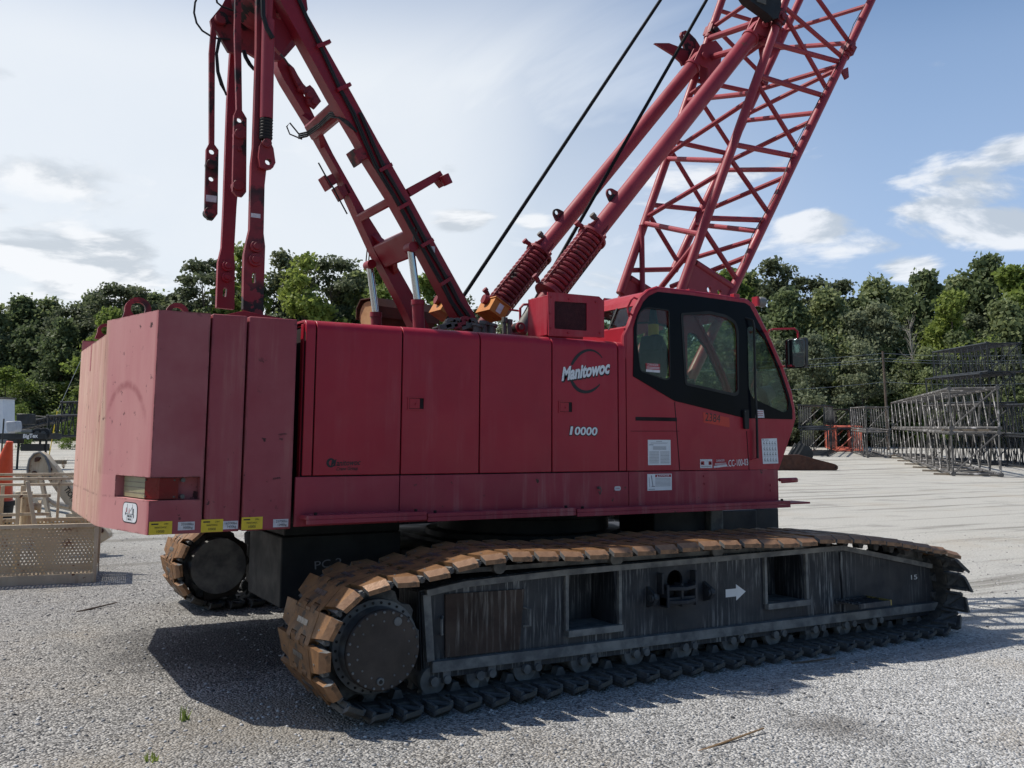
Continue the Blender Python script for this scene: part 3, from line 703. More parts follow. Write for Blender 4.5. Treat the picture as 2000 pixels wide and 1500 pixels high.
    # sprocket between drive and shoes, and the front idler
    c = MB(); prof = []
    for k in range(48):
        a = 2*PI*k/48; r = (.385 if (k % 4) in (0, 1) else .345); prof.append((ax+r*math.cos(a), az+r*math.sin(a)))
    plate(c, prof, [], yy(-2.50), yy(-2.40)); plate(c, prof, [], yy(-2.23), yy(-2.13))
    build(c, 'sprocket', 'shoe_dark', fr)
    c = MB(); ix, iz = 4.47, .44
    c.lathe((ix, yy(-2.44), iz), (0, -yy(1) if sgn > 0 else 1, 0), [(0, .06), (0, .35), (.06, .36), (.065, .30), (.34, .30), (.345, .36), (.40, .35), (.40, .06)], 40)
    c.tube((ix, yy(-2.46), iz), (ix, yy(-2.02), iz), .07, n=14)
    build(c, 'idler', 'roller', fr)
    # carrier skid with grease and dirt under the upper run
    c = MB(); c.box(-.70, 3.05, min(yy(-2.46), yy(-2.17)), max(yy(-2.46), yy(-2.17)), .895, .930)
    for xr in (-.35, .75, 1.85, 2.85): c.tube((xr, yy(-2.5), .93), (xr, yy(-2.13), .93), .065 if xr > -.3 else .055, n=14)
    build(c, 'carrier_roller_beam', 'shoe_dark', fr)
    # shoes
    sb = shoe_mesh(); first = {}; rest = MB(); cands = []
    for k in range(NSH):
        a = TP[k]; b = TP[(k+1) % NSH]; mid = (a+b)/2; t = (b-a).normalized(); n = Vector((t.z, 0, -t.x)); y = n.cross(t)
        rj = random.Random(k*7+(3 if sgn < 0 else 11))
        tilt = Matrix.Rotation(R(rj.uniform(-1.0, 3.5)), 4, 'Y') @ Matrix.Rotation(R(rj.uniform(-.8, .8)), 4, 'X')
        mat = Matrix((t, y, n)).transposed().to_4x4(); mat.translation = Vector((mid.x, sgn*yo, mid.z+(0.0 if abs(mid.z) > .02 else 0.006)))
        cands.append((k, mat @ tilt))
    if sgn > 0: cands.sort(key=lambda km: km[1].translation.x + 0.6*km[1].translation.z)   # the rear of the far track is what shows
    for j, (k, mat) in enumerate(cands):
        if j < nind:
            tr = mat.translation; worn = not (tr.z < .12 or (tr.x > 4.3 and tr.z < .80))     # the shoes on the ground and at the front are caked with dust
            if worn not in first:
                o = build(sb, 'track_shoe', ['shoe', 'shoe_dark', 'worn', 'worn_edge'] if worn else ['shoe_dusty', 'shoe_dark', 'shoe_dark', 'shoe_dusty'], fr)
                off = ROOTLOC[fr.name]
                for v in o.data.vertices: v.co += off            # back to local coordinates
                first[worn] = o
            else:
                o = first[worn].copy(); C.objects.link(o); o.parent = fr
            m2 = mat.copy(); m2.translation = mat.translation - ROOTLOC[fr.name]; o.matrix_local = m2
        else:
            rest.cur = 0; base = len(rest.v)
            for v in sb.v: rest.v.append(tuple(mat @ Vector(v)))
            for fc, mi in zip(sb.f, sb.mi): rest.f.append([base+i for i in fc]); rest.mi.append(mi)
    if rest.v:
        tag(build(rest, 'track_shoe_run', ['shoe_dusty', 'shoe_dark', 'shoe_dark', 'shoe_dusty'], fr), kind='stuff')
    return fr
crawler(-1, NSH)
crawler(1, 100-NSH)

# ---------------- carbody between the crawlers
b = MB()
b.box(-.30, 3.30, -.95, .95, .36, .86); b.box(.25, .95, -2.06, 2.06, .40, .80); b.box(2.05, 2.75, -2.06, 2.06, .40, .80)
b.lathe((1.35, 0, .80), (0, 0, 1), [(0, 1.05), (.16, 1.05), (.16, .92), (.30, .92), (.30, .98), (.46, .98)], 48)
b.box(.2, 2.6, -1.35, 1.35, .84, .90)
build(b, 'carbody', 'black_steel', crane, bevel=.01)
b = MB(); b.box(-1.45, -.31, -.53, .53, .405, 1.02); b.box(-1.42, -.31, -.50, .50, 1.02, 1.16)
cw = build(b, 'carbody_counterweight', 'black_steel', crane, bevel=.012)
b = MB(); 
textfit(b, 'PC 2', P(615, 1112, y=-.533), P(668, 1104, y=-.533), .07, depth=.001)
build(b, 'chalk_lettering', 'ink_grey', cw)
b = MB(); b.box(3.31, 4.20, -.62, -.10, .92, 1.10)
p = P(1210, 1020, y=-1.0)
b2 = MB(); b2.box(2.3, 3.0, -1.06, -.45, .905, 1.16); b2.box(3.22, 3.75, -1.06, -.40, .90, 1.13); b2.box(3.78, 4.15, -1.00, -.40, .90, 1.13)
b2.mat(1).box(3.02, 3.20, -1.12, -.6, .90, 1.15)
build(b2, 'carbody_weight_block', ['black_steel', 'flange'], crane, bevel=.012)

# ---------------- upperworks: engine house
b = MB()
b.box(-1.69, 1.38, -1.775, 1.775, 1.235, 1.575)                     # revolving bed and sill
b.box(-1.69, 1.38, -1.775, -.80, 1.575, 2.75); b.box(-1.69, 1.38, .80, 1.775, 1.575, 2.75)
b.box(-1.69, 2.6, -.80, .80, 1.24, 1.90)
b.mat(1).box(-1.70, -1.655, -1.74, -1.68, 1.3, 2.78)
house = build(b, 'engine_house', ['dark_gap', 'red'], crane)
def panel_section(y, zb, r=.085):
    s = [(y, zb)]
    for k in range(7):
        a = R(90*k/6); s.append((y+r-r*math.cos(a), 2.812-r+r*math.sin(a)))
    s += [(y+.95, 2.822), (y+.95, 2.802), (y+r, 2.79), (y+.02, 2.70), (y+.02, zb)]
    return s
def panel(x0, x1, zb, y=YH, name='door_panel', m='red'):
    b = MB(); g = .006
    s = panel_section(y, zb)
    b.prism([(x0+g, yy, zz) for yy, zz in s], (x1-x0-2*g, 0, 0))
    return build(b, name, m, crane, bevel=.004)
XS = [-1.698, -1.612, -.883, -.162, .567, 1.298, 1.392]
zb = 1.607
doors = []
for i in range(6): doors.append(panel(XS[i], XS[i+1], zb, name='door_panel' if 0 < i < 5 else 'corner_panel'))
# far-side cladding
b = MB(); b.prism([(-1.69, -yy, zz) for yy, zz in panel_section(YH, zb)], (3.07, 0, 0)); build(b, 'far_cladding', 'red', crane)
# latches
for di, (u, v) in ((2, (813, 788)), (4, (1105, 795))):
    x, z = Q(u, v); b = MB()
    plate(b.mat(0), rrect(x-.078, x+.078, z-.054, z+.054, .006), [rrect(x-.066, x+.066, z-.044, z+.044, .004)], YH-.006, YH+.001)
    b.mat(1).box(x-.066, x+.066, YH-.0010, YH-.0004, z-.044, z+.044)
    b.mat(0).box(x-.062, x+.030, YH-.0035, YH-.0011, z-.040, z+.040)
    b.mat(0).tube((x-.005, YH-.012, z-.004), (x-.005, YH, z-.004), .007, n=10)
    build(b, 'latch', ['red', 'dark_gap'], doors[di])
# sill panels under the doors
def sill(x0, x1, name='sill_panel', y=YH, z0=1.225, z1=1.597):
    b = MB(); b.prism([(x0+.004, y, z0+.05), (x0+.004, y, z1), (x0+.004, y+.03, z1), (x0+.004, y+.03, z0), (x0+.004, y+.012, z0)], (x1-x0-.008, 0, 0))
    return build(b, name, 'red_dusty', crane, bevel=.004)
sill(-1.745, -.885); sl2 = sill(-.885, 1.412); sill(1.412, 3.335)
# running boards
def board(x0, x1, zt, w, name='running_board', tread=True):
    b = MB(); y0 = YH-w
    b.box(x0, x1, y0, YH-.001, zt-.030, zt)
    b.box(x0, x1, y0, y0+.012, zt-.065, zt-.031)
    if tread:
        n = int((x1-x0)/.055)
        for k in range(n):
            xx = x0+.03+k*.055
            for j in range(2): b.box(xx, xx+.028, y0+.03+j*.06, y0+.055+j*.06, zt, zt+.006)
    for xx in (x0+.08, x1-.08): b.mat(1).tube((xx, y0+.04, zt), (xx, y0+.04, zt+.02), .014, n=8)
    return build(b, name, ['red_dusty', 'dark_gap'], crane, bevel=.003)
board(-1.70, -.72, 1.318, .17); board(-.70, .72, 1.300, .15, tread=False); board(.735, 3.34, 1.288, .15, tread=False)
b = MB(); b.box(3.335, 3.62, YH-.15, YH+.10, 1.252, 1.270)
b.path([P(1522, 937, y=-1.78), P(1555, 936, y=-1.78), P(1556, 939, y=-1.2), P(1527, 941, y=-1.2)], .018, 8)
build(b, 'front_step', 'red_dusty', crane)
# small things on the sill
b = MB(); x, z = Q(1206, 954); b.xz(roundpoly([(x-.035, z-.02), (x+.035, z-.02), (x+.035, z+.02), (x-.035, z+.02)], .02), YH-.003, YH-.0005)
b.mat(1); textfit(b, 'OPEN', (x-.022, YH-.003, z-.004), (x+.022, YH-.003, z-.004), .010)
build(b, 'sill_sticker', ['decal_white', 'ink_red'], sl2)
b = MB(); x, z = Q(1168, 957); b.tube((x, YH-.03, z+.02), (x, YH, z+.02), .012, n=8); b.path([(x, YH-.03, z+.03), (x+.015, YH-.032, z), (x, YH-.03, z-.04), (x-.012, YH-.032, z-.01)], .005, 6)
build(b, 'drain_cock', 'grey_steel', sl2)
for (u, v) in ((1375, 930), (1376, 945), (1505, 948), (1505, 958)):
    x, z = Q(u, v); b = MB(); b.tube((x, YH-.010, z), (x, YH, z), .011, n=6); build(b, 'bolt', 'red_dusty', crane)

# ---------------- counterweight slabs
YC = -1.805
def cw_notes(parent, x_y, x_w, wt, ya=YC):
    # yellow inventory sticker and white weight sticker low on the slab
    if x_y is not None:
        b = MB(); x, z = x_y; w, h = .155, .090
        b.mat(0).box(x, x+w, ya-.0025, ya-.0006, z, z+h)
        b.mat(1); b.box(x+.014, x+.062, ya-.0034, ya-.0024, z+h-.022, z+h-.013)
        textfit(b, '2384', (x+.098, ya-.0025, z+h-.023), (x+.128, ya-.0025, z+h-.023), .011)
        textfit(b, 'MANITOWOC', (x+.038, ya-.0025, z+.042), (x+.118, ya-.0025, z+.042), .013)
        textfit(b, '10000', (x+.052, ya-.0025, z+.012), (x+.104, ya-.0025, z+.012), .018)
        build(b, 'yellow_sticker', ['decal_yellow', 'ink'], parent)
    b = MB(); x, z = x_w; w, h = .115, .058
    b.mat(0).box(x, x+w, ya-.0020, ya-.0006, z, z+h); b.mat(1)
    textfit(b, wt[0], (x+.020, ya-.002, z+.034), (x+w-.008, ya-.002, z+.034), .017)
    textfit(b, wt[1], (x+.036, ya-.002, z+.009), (x+w-.014, ya-.002, z+.009), .017)
    build(b, 'weight_sticker', ['decal_white', 'ink'], parent)
def slab(x0, x1):
    b = MB(); b.box(x0, x1, YC, -YC, 1.212, 2.800)
    return build(b, 'counterweight_slab', 'red_cast', crane, bevel=.010, seg=2)
s1 = slab(-2.137, -1.768); s2 = slab(-2.407, -2.152)
P3 = [(-2.422, -1.805), (-2.786, -1.805), (-3.020, -.90), (-3.020, .90), (-2.786, 1.805), (-2.422, 1.805)]
b = MB()
xz_t = Q(391, 918, YC); zt_n, zb_n = 1.610, 1.448
b.prism([(x, y, 1.212) for x, y in P3], (0, 0, zb_n-1.212))
# upper block; its rear band steps down in the middle
zt = 2.800
top = [(-2.422, -1.805), (-2.786, -1.805), (-3.004, -.96), (-3.004, .96), (-2.786, 1.805), (-2.422, 1.805)]
for sg in (1, -1):
    wing_ = [(-2.422, -1.805), (-2.786, -1.805), (-3.0184, -.906), (-2.422, -.906)]
    b.prism([(x, y*sg, zt_n) for x, y in wing_], (0, 0, zt-zt_n))
b.prism([(-2.422, -.904, zt_n), (-3.0186, -.904, zt_n), (-3.020, -.898, zt_n), (-3.020, .898, zt_n), (-3.0186, .904, zt_n), (-2.422, .904, zt_n)], (0, 0, 2.692-zt_n))
# notched layer round the tail lamp
n0 = P(391, 940, y=YC).x; a = Vector((-2.786, -1.805)); e = Vector((-3.020, -.90)); dn = (e-a).normalized(); L = (e-a).length
t1 = a + dn*.60; inn = .085
nin = Vector((dn.y, -dn.x)); nin = -nin if nin.x < 0 else nin
lay = [(-2.422, -1.805), (n0, -1.805), (n0, -1.805+inn), (a.x+inn*.9, a.y+inn), tuple(t1+nin*inn), tuple(t1), (-3.020, -.90), (-3.020, .90), (-2.786, 1.805), (-2.422, 1.805)]
b.prism([(x, y, zb_n) for x, y in lay], (0, 0, zt_n-zb_n))
s3 = build(b, 'counterweight_slab', 'red_cast_rear', crane)
s3['label'] = 'rear counterweight slab with chamfered corner and tail lamp recess'
b = MB(); q_ = P(178, 690, x=-3.021); b.box(-3.022, -3.0195, q_.y-.03, q_.y+.035, 2.46, 2.693); build(b, 'red_slot', 'red', s3)
# tail lamp: pale reflector on the chamfer, red lens wrapping the corner
b = MB(); c0 = t1+nin*inn*.55-dn*.05; c1 = a+nin*inn*.40+dn*.16; c2 = Vector((a.x+inn*.42+.035, a.y+inn*.45)); c3 = Vector((a.x+.20, a.y+inn*.45))
zl0, zl1 = 1.456, 1.603
def lens(b, q0, q1, m, th=.03):
    d = (q1-q0).normalized(); n = Vector((-d.y, d.x)); n = n if n.dot(Vector((1, 1))) > 0 else -n
    b.mat(m).prism([(q0.x, q0.y, zl0), (q1.x, q1.y, zl0), (q1.x+n.x*th, q1.y+n.y*th, zl0), (q0.x+n.x*th, q0.y+n.y*th, zl0)], (0, 0, zl1-zl0))
lens(b, c0, c1, 0)
for k in range(1, 4):
    zz = zl0+(zl1-zl0)*k/4; d = (c1-c0).normalized(); n = Vector((d.y, -d.x)); n = n if n.x < 0 else -n
    b.mat(2).beam((c0.x+n.x*.001, c0.y+n.y*.001, zz), (c1.x+n.x*.001, c1.y+n.y*.001, zz), .004, .004, up=(0, 0, 1))
lens(b, c1, c2, 1); lens(b, c2, c3, 1)
for zz in (zl0+.015, zl1-.015):
    for q_ in (c1.lerp(c2, .08), c2.lerp(c3, .8)): b.mat(3).tube((q_.x-.006, q_.y-.006, zz), (q_.x, q_.y, zz), .006, n=8)
    b.mat(3).tube((c3.x+.03, c3.y-.012, zz), (c3.x+.03, c3.y+.02, zz), .016, n=12)
build(b, 'tail_lamp', ['reflector', 'lens_red', 'timber', 'grey_steel'], s3)
# load-handling pictogram on the chamfer
b = MB()
nout = -nin; q0 = P(253, 1000, y=-1.62)
def onchamfer(u, v):
    d = ray(u, v); n3 = Vector((nout.x, nout.y, 0)); o = Vector((a.x, a.y, 0)); t = (o-EYE).dot(n3)/d.dot(n3); return EYE+d*t
cc = onchamfer(254, 1001); rt = -Vector((dn.x, dn.y, 0)); upz = Vector((0, 0, 1)); n3 = Vector((nout.x, nout.y, 0))
def pic(b, m, pl, lift): b.mat(m).prism([cc+rt*x+upz*z+n3*lift for x, z in pl], n3*.0008)
pic(b, 1, roundpoly([(-.128, -.074), (.128, -.074), (.128, .074), (-.128, .074)], .05), .001)
pic(b, 0, roundpoly([(-.120, -.067), (.120, -.067), (.120, .067), (-.120, .067)], .046), .002)
for pl in ([(-.045, -.06), (-.042, -.06), (-.042, .06), (-.045, .06)], [(.044, -.06), (.047, -.06), (.047, .06), (.044, .06)], [(-.075, -.012), (.07, -.012), (.07, -.009), (-.075, -.009)],
           [(.055, -.01), (.068, -.01), (.068, .03), (.055, .03)], [(.064, -.035), (.075, -.035), (.075, -.012), (.064, -.012)], [(-.078, -.02), (-.068, -.02), (-.068, 0), (-.078, 0)], [(.005, .01), (.04, .04), (.041, .038), (.008, .008)]):
    pic(b, 1, pl, .003)
for pl in ([(-.066, 0), (-.052, 0), (-.056, .035), (-.062, .03)], [(-.018, -.005), (-.004, -.005), (-.008, .03), (-.013, .03)]): pic(b, 2, pl, .003)
b.mat(1)
for txt, zz, hw in (('SUB 20T3', -.033, .035), ('30G-HA', -.055, .028)):
    textfit(b, txt, cc+rt*-hw+upz*zz+n3*.003, cc+rt*hw+upz*zz+n3*.003, .015, nrm=n3)
build(b, 'pictogram_sticker', ['white', 'ink', 'ink_red'], s3)
zst = 1.222
def stx(u, v): q_ = P(u, v, y=YC); return (q_.x, q_.z)
cw_notes(s3, stx(290, 1045), stx(347, 1036), ('20500lbs', '9300kg')); cw_notes(s2, stx(392, 1040), stx(433, 1034), ('16300lbs', '7400kg')); cw_notes(s1, stx(471, 1035), stx(533, 1030), ('25700lbs', '12400kg'))
# stencil marks
for par, u, v in ((s1, 545, 851), (s1, 533, 937)):
    b = MB(); p0 = P(u, v, y=YC); p1 = P(u+15, v-2, y=YC); textfit(b, '120TPA' if v < 900 else '82MPA', p0+Vector((0, -.001, 0)), p1+Vector((0, -.001, 0)), .014); build(b, 'stencil_lettering', 'ink', par)
# lifting eyes and hitch saddle on top
def eye(x, y, r, par=crane, zb=2.79, m='red_grimy'):
    b = MB(); plate(b, [(x-r*1.25, zb), (x+r*1.25, zb)]+[(x+r*math.cos(R(t)), zb+r*1.1+r*math.sin(R(t))) for t in range(-10, 191, 20)], [circ(x, zb+r*1.15, r*.56, 14)], y-.025, y+.025)
    build(b, 'lifting_eye', m, par, bevel=.004)
eye(-2.80, -.92, .10); eye(-2.50, -.92, .09); eye(-2.62, .92, .10); eye(-2.86, .55, .07)
b = MB(); b.xz([(-2.45, 2.80), (-1.55, 2.80), (-1.55, 2.95), (-1.9, 2.99), (-2.1, 2.93), (-2.45, 2.85)], -.66, -.62); b.xz([(-2.45, 2.80), (-1.55, 2.80), (-1.55, 2.95), (-1.9, 2.99), (-2.1, 2.93), (-2.45, 2.85)], .62, .66)
b.box(-2.3, -1.6, -.62, .62, 2.79, 2.83)
build(b, 'hitch_saddle', 'red_mast', crane, bevel=.004)

# ---------------- gantry: back hitch links, mast, pendants
def mirror(fn):
    for s in (1, -1): fn(s)
def hitch(s):
    b = MB(); yc = -.52*s
    near = [(471, 606), (514, 618), (518, 481), (515, 456), (517, 361), (520, 334), (511, 308), (511, -30), (498, -30), (497, 100), (491, 290), (487, 325), (484, 450), (477, 480), (473, 500)]
    far = [(420, 602), (458, 604), (459, 517), (457, 497), (462, 406), (464, 381), (463, 300), (463, 100), (462, -30), (445, -30), (447, 100), (441, 200), (437, 310), (434, 400), (430, 485), (423, 515)]
    pts = XZ2(near if s > 0 else far, yc-.05, yc+.02)
    x0 = (pts[0][0]+pts[1][0])/2; ref = XZ(near, -.57)
    sl = XZ([(493, 531), (500, 531), (500, 553), (492, 553)] if s > 0 else [(436, 562), (444, 562), (442, 580), (435, 580)], yc-.05)
    plate(b, pts, [roundpoly(sl, .02)], yc-.05, yc+.02)
    # pins and collars
    pin = [(500, 482, .055), (498, 508, .060)] if s > 0 else [(444, 520, .055), (443, 542, .05)]
    for u, v, r in pin:
        q_ = P(u, v, y=yc-.05); b.tube((q_.x, yc-.085, q_.z), (q_.x, yc+.10, q_.z), r, n=18); b.tube((q_.x, yc-.105, q_.z), (q_.x, yc-.085, q_.z), r*.6, n=14)
    o = build(b, 'hitch_link', 'red_grimy' if s > 0 else 'red_mast', crane, bevel=.005)
    if s > 0:
        b = MB(); q_ = P(490, 424, y=yc-.052); b.box(q_.x, q_.x+.085, yc-.053, yc-.051, q_.z, q_.z+.038); build(b, 'worn_label', 'decal_white', o)
mirror(hitch)
def pendant(s):
    b = MB(); yc = -.30*s
    if s > 0:
        bar = [(458, -30), (471, -30), (471, 66), (473, 216), (482, 231), (481, 375), (474, 384), (460, 384), (452, 375), (455, 227), (460, 216), (456, 66)]
        holes = [(468, 234, .026)]; pins = [(468, 262, .05), (465, 362, .05), (468, 292, .02)]
    else:
        bar = [(414, 42), (423, 68), (420, 105), (419, 282), (427, 293), (425, 418), (416, 430), (404, 430), (398, 420), (401, 293), (407, 282), (407, 105), (411, 55)]
        holes = [(414, 296, .028), (413, 349, .026)]; pins = [(413, 321, .05), (409, 415, .05)]
    pts = XZ2(bar, yc-.03, yc+.015)
    hl = []
    for u, v, r in holes: q_ = P(u, v, y=yc-.03); hl.append(circ(q_.x, q_.z, r, 12))
    plate(b, pts, hl, yc-.03, yc+.015)
    for u, v, r in pins: q_ = P(u, v, y=yc-.03); b.tube((q_.x, yc-.055, q_.z), (q_.x, yc+.05, q_.z), r, n=16)
    o = build(b, 'pendant_link', 'red_grimy', crane, bevel=.004)
    if s < 0:
        b = MB(); q_ = P(402, 393, y=yc-.033); b.box(q_.x, q_.x+.10, yc-.034, yc-.031, q_.z, q_.z+.065); build(b, 'worn_label', 'decal_white', o)
mirror(pendant)
# raising cylinder hanging by the near link
b = MB(); yc = -.60
t0 = P(524, 40, y=yc); t1_ = P(520, 232, y=yc); t2 = P(519, 272, y=yc)
b.tube(t0, t1_, .060, n=20); q_ = P(531, 40, y=yc-.03); q2 = P(528, 225, y=yc-.03); b.tube(q_, q2, .022, n=10)
b.tube(P(527, -30, y=yc), t0, .038, n=14); 
cyl = build(b, 'pendant_cylinder', 'red_boom', crane)
b = MB()
for k in range(7): b.lathe(t1_.lerp(t2, k/7), (t2-t1_), [(0, .05), (.012, .062), (.030, .056), (.034, .05)], 18)
b.tube(t1_, t2, .045, n=14)
build(b, 'dust_boot', 'rubber', cyl)
b = MB(); pl = XZ([(507, 285), (513, 274), (527, 275), (534, 290), (538, 318), (533, 328), (520, 331), (508, 327), (505, 305)], yc-.03)
h_ = P(524, 316, y=yc-.03); plate(b, pl, [circ(h_.x, h_.z, .030, 14)], yc-.035, yc+.035)
h_ = P(519, 282, y=yc); b.tube((h_.x, yc-.06, h_.z), (h_.x, yc+.06, h_.z), .042, n=16)
build(b, 'cylinder_lug', 'red_grimy', cyl, bevel=.004)
b = MB(); b.path([P(513, -20, y=yc-.08), P(514, 30, y=yc-.08), P(521, 55, y=yc-.08), P(533, 75, y=yc-.07)], .022, 8); build(b, 'hose', 'rubber', cyl)

def mast_leg(s):
    if s > 0:
        yf = -.62; L = [(883, 622), (855, 571), (812, 490), (787, 445), (754, 386), (711, 318), (692, 280), (638, 189), (574, 73), (545, 20), (520, -35)]
        Rr = [(577, -35), (592, 13), (691, 189), (741, 280), (792, 369), (848, 472), (903, 571), (936, 632)]
    else:
        yf = .42; L = [(790, 630), (774, 597), (721, 498), (650, 343), (600, 255), (545, 165), (533, 140), (533, 105)]
        Rr = [(550, 105), (575, 148), (603, 205), (650, 300), (713, 412), (744, 461), (766, 503), (810, 581), (835, 632)]
    pts = [(P(u, v, y=yf+(.12 if s > 0 else .17)).x, P(u, v, y=yf+(.12 if s > 0 else .17)).z) for u, v in L]+XZ(Rr, yf)
    # run the foot down to its pin inside the house
    d = Vector((pts[0][0]-pts[3][0], pts[0][1]-pts[3][1])).normalized()
    pts = [(pts[0][0]+d.x*.9, pts[0][1]+d.y*.9)]+pts+[(pts[-1][0]+d.x*.9, pts[-1][1]+d.y*.9)]
    b = MB(); plate(b, pts, [], yf, yf+.17)
    return build(b, 'mast_leg', 'red_mast', crane, bevel=.008)
near_leg = mast_leg(1); far_leg = mast_leg(-1)
ldir = Vector((P(936, 632, y=-.62)-P(741, 280, y=-.62))); ldir = Vector((ldir.x, 0, ldir.z)).normalized(); lnor = Vector((-ldir.z, 0, ldir.x))
def crossbar(u, v, w, h, name='mast_crossbar'):
    c = P(u, v, y=-.42)+lnor*.06; b = MB(); b.obox((c.x, 0, c.z), ldir, (0, 1, 0), lnor, w, .86, h)
    for yy in (-.42, .42):
        pass
    return build(b, name, 'red_mast', crane, bevel=.02)
crossbar(657, 213, .17, .15); crossbar(757, 396, .09, .10); crossbar(806, 474, .27, .17)
# gussets where the bars meet the legs
b = MB()
for (u, v, w) in ((657, 213, .17), (806, 474, .27)):
    c = P(u, v, y=-.42)+lnor*.06
    for yy, sy in ((-.42, 1), (.42, -1)):
        for sg in (-1, 1):
            o_ = Vector((c.x, yy, c.z))+ldir*(w/2*sg)-lnor*.03
            b.prism([o_, o_+Vector((0, .11*sy, 0)), o_+ldir*(.11*sg)], lnor*.06)
build(b, 'mast_gusset', 'red_mast', crane)
# stub arm, brackets
b = MB(); pts = XZ([(793, 369), (858, 334), (868, 350), (876, 357), (866, 364), (856, 352), (802, 384)], -.60)
plate(b, pts, [], -.62, -.50); e_ = P(867, 350, y=-.62); b.tube((e_.x-.02, -.66, e_.z+.03), (e_.x+.03, -.66, e_.z-.06), .05, n=14)
build(b, 'stay_arm', 'red_mast', crane, bevel=.005)
for (u, v, y) in ((704, 302, -.60), (646, 352, .50), (672, 372, .44)):
    c = P(u, v, y=y); b = MB(); b.obox((c.x, y+.06, c.z), ldir, (0, 1, 0), lnor, .11, .16, .10); b.obox(Vector((c.x, y+.06, c.z))-lnor*.05, ldir, (0, 1, 0), lnor, .15, .18, .025); build(b, 'mast_bracket', 'red_grimy', crane, bevel=.004)
# hook link lying on the far leg
b = MB(); pts = XZ([(561, 125), (572, 135), (580, 150), (590, 166), (596, 172), (603, 168), (611, 176), (625, 200), (613, 214), (600, 205), (596, 185), (585, 180), (570, 150)], .40)
plate(b, pts, [], .36, .41)
for u, v in ((589, 172), (604, 186), (615, 199)): c = P(u, v, y=.36); b.tube((c.x, .33, c.z), (c.x, .41, c.z), .035, n=14)
build(b, 'hook_link', 'red_grimy', crane, bevel=.004)
# mast head: two cheek plates, web to the near leg, sheave shaft
def cheek(y):
    b = MB(); pts = XZ([(411, 38), (434, 10), (470, -60), (590, -60), (602, 60), (560, 108), (545, 118), (500, 112), (478, 98), (466, 105), (446, 100), (424, 62), (413, 50)], y)
    plate(b, pts, [], y, y+.05); return b
b = cheek(.28); build(b, 'mast_head_plate', 'red_grimy', crane, bevel=.005)
b = MB(); pts = XZ([(515, -60), (590, -60), (600, 20), (574, 73), (547, 106), (533, 90), (530, 40)], -.44); hl = XZ(circ(545, 27, 8, 14, 13), -.44)
plate(b, pts, [hl], -.46, -.40); build(b, 'mast_head_web', 'red_mast', crane, bevel=.005)
b = MB(); c = P(430, 40, y=.28); b.tube((c.x, .20, c.z), (c.x, .38, c.z), .06, n=16)
c = P(500, 20, y=.28); b.lathe((c.x, -.30, c.z), (0, 1, 0), [(0, .10), (0, .26), (.05, .28), (.1, .24), (.15, .28), (.2, .24), (.25, .28), (.3, .24), (.35, .28), (.4, .24), (.45, .28), (.5, .26), (.5, .1)], 32)
b.box(c.x-.25, c.x+.30, -.42, .30, c.z+.05, c.z+.10)
build(b, 'mast_head_sheaves', 'red_grimy', crane)
# loose hoses round the head and down the near leg
b = MB()
b.path([P(392, -20, y=.3), P(381, 5, y=.3), P(379, 25, y=.3), P(384, 45, y=.3), P(395, 60, y=.3), P(411, 70, y=.29), P(424, 75, y=.27), P(450, 77, y=.27)], .010, 6)
b.path([P(419, -20, y=.2), P(424, 5, y=.2), P(434, 13, y=.2), P(456, 21, y=.2)], .010, 6)
for k in range(3): b.path([P(427+k*1.5, 76, y=.25), P(422+k, 105, y=.25), P(424+k*1.5, 140, y=.25), P(431+k*2, 165, y=.25), P(440+k, 180+k*3, y=.3)], .010, 6)
for k in range(2): b.path([P(474+k*4, 98, y=.1), P(478+k*4, 112, y=.1), P(486+k*4, 126, y=.1), P(496+k*3, 137, y=.1)], .011, 6)
b.path([P(533, 5, y=-.2), P(530, 40, y=-.2), P(541, 52, y=-.2), P(546, 66, y=-.2), P(542, 100, y=0), P(556, 115, y=.2), P(565, 128, y=.35)], .010, 6)
b.path([P(573, 80, y=-.38), P(582, 86, y=-.40), P(600, 120, y=-.40), P(622, 160, y=-.40), P(638, 188, y=-.40)], .007, 6)
build(b, 'loose_hoses', 'rubber', crane)
b = MB()
run = [(579, -10), (600, 45), (640, 118), (671, 178), (710, 280), (734, 326), (777, 399), (822, 483), (863, 554), (893, 609)]
run = [(578, -10), (600, 40), (631, 106), (662, 174), (687, 220), (713, 282), (734, 326), (757, 366), (777, 399), (800, 443), (822, 483), (843, 520), (863, 556), (880, 590), (900, 618)]
rj = random.Random(5)
for k in range(4):
    dx = (0, 4, 14, 18)[k]
    if k > 1: pp = [P(u+dx+rj.uniform(-1, 1), v, y=-.645) for u, v in run if v > 215]
    else: pp = [P(u+dx+rj.uniform(-1, 1), v, y=-.645) for u, v in run]
    b.path(pp, .0125, 6)
for u, v in ((622, 84), (662, 168), (743, 325), (781, 398), (824, 472), (862, 546)):
    c = P(u+9, v+3, y=-.64); b.mat(1).obox((c.x, -.645, c.z), ldir, (0, 1, 0), lnor, .035, .05, .15)
build(b, 'mast_hoses', ['rubber', 'red_mast'], near_leg)
b = MB()
for k in range(3):
    b.path([P(583, 262+k*4, y=.38), P(600, 258+k*4, y=.3), P(625, 240+k*4, y=0), P(645, 220+k*4, y=-.35), P(662, 222+k*4, y=-.50), P(682, 240+k*3, y=-.645), P(697, 258, y=-.645)], .010, 6)
b.path([P(584, 262, y=.38), P(566, 240, y=.38), P(560, 247, y=.38), P(566, 262, y=.40), P(590, 272, y=.40)], .008, 6)
b.path([P(622, 318, y=.46), P(634, 340, y=.44), P(650, 365, y=.44), P(662, 388, y=.44), P(678, 418, y=.46)], .008, 6)
build(b, 'crossbar_hoses', 'rubber', crane)
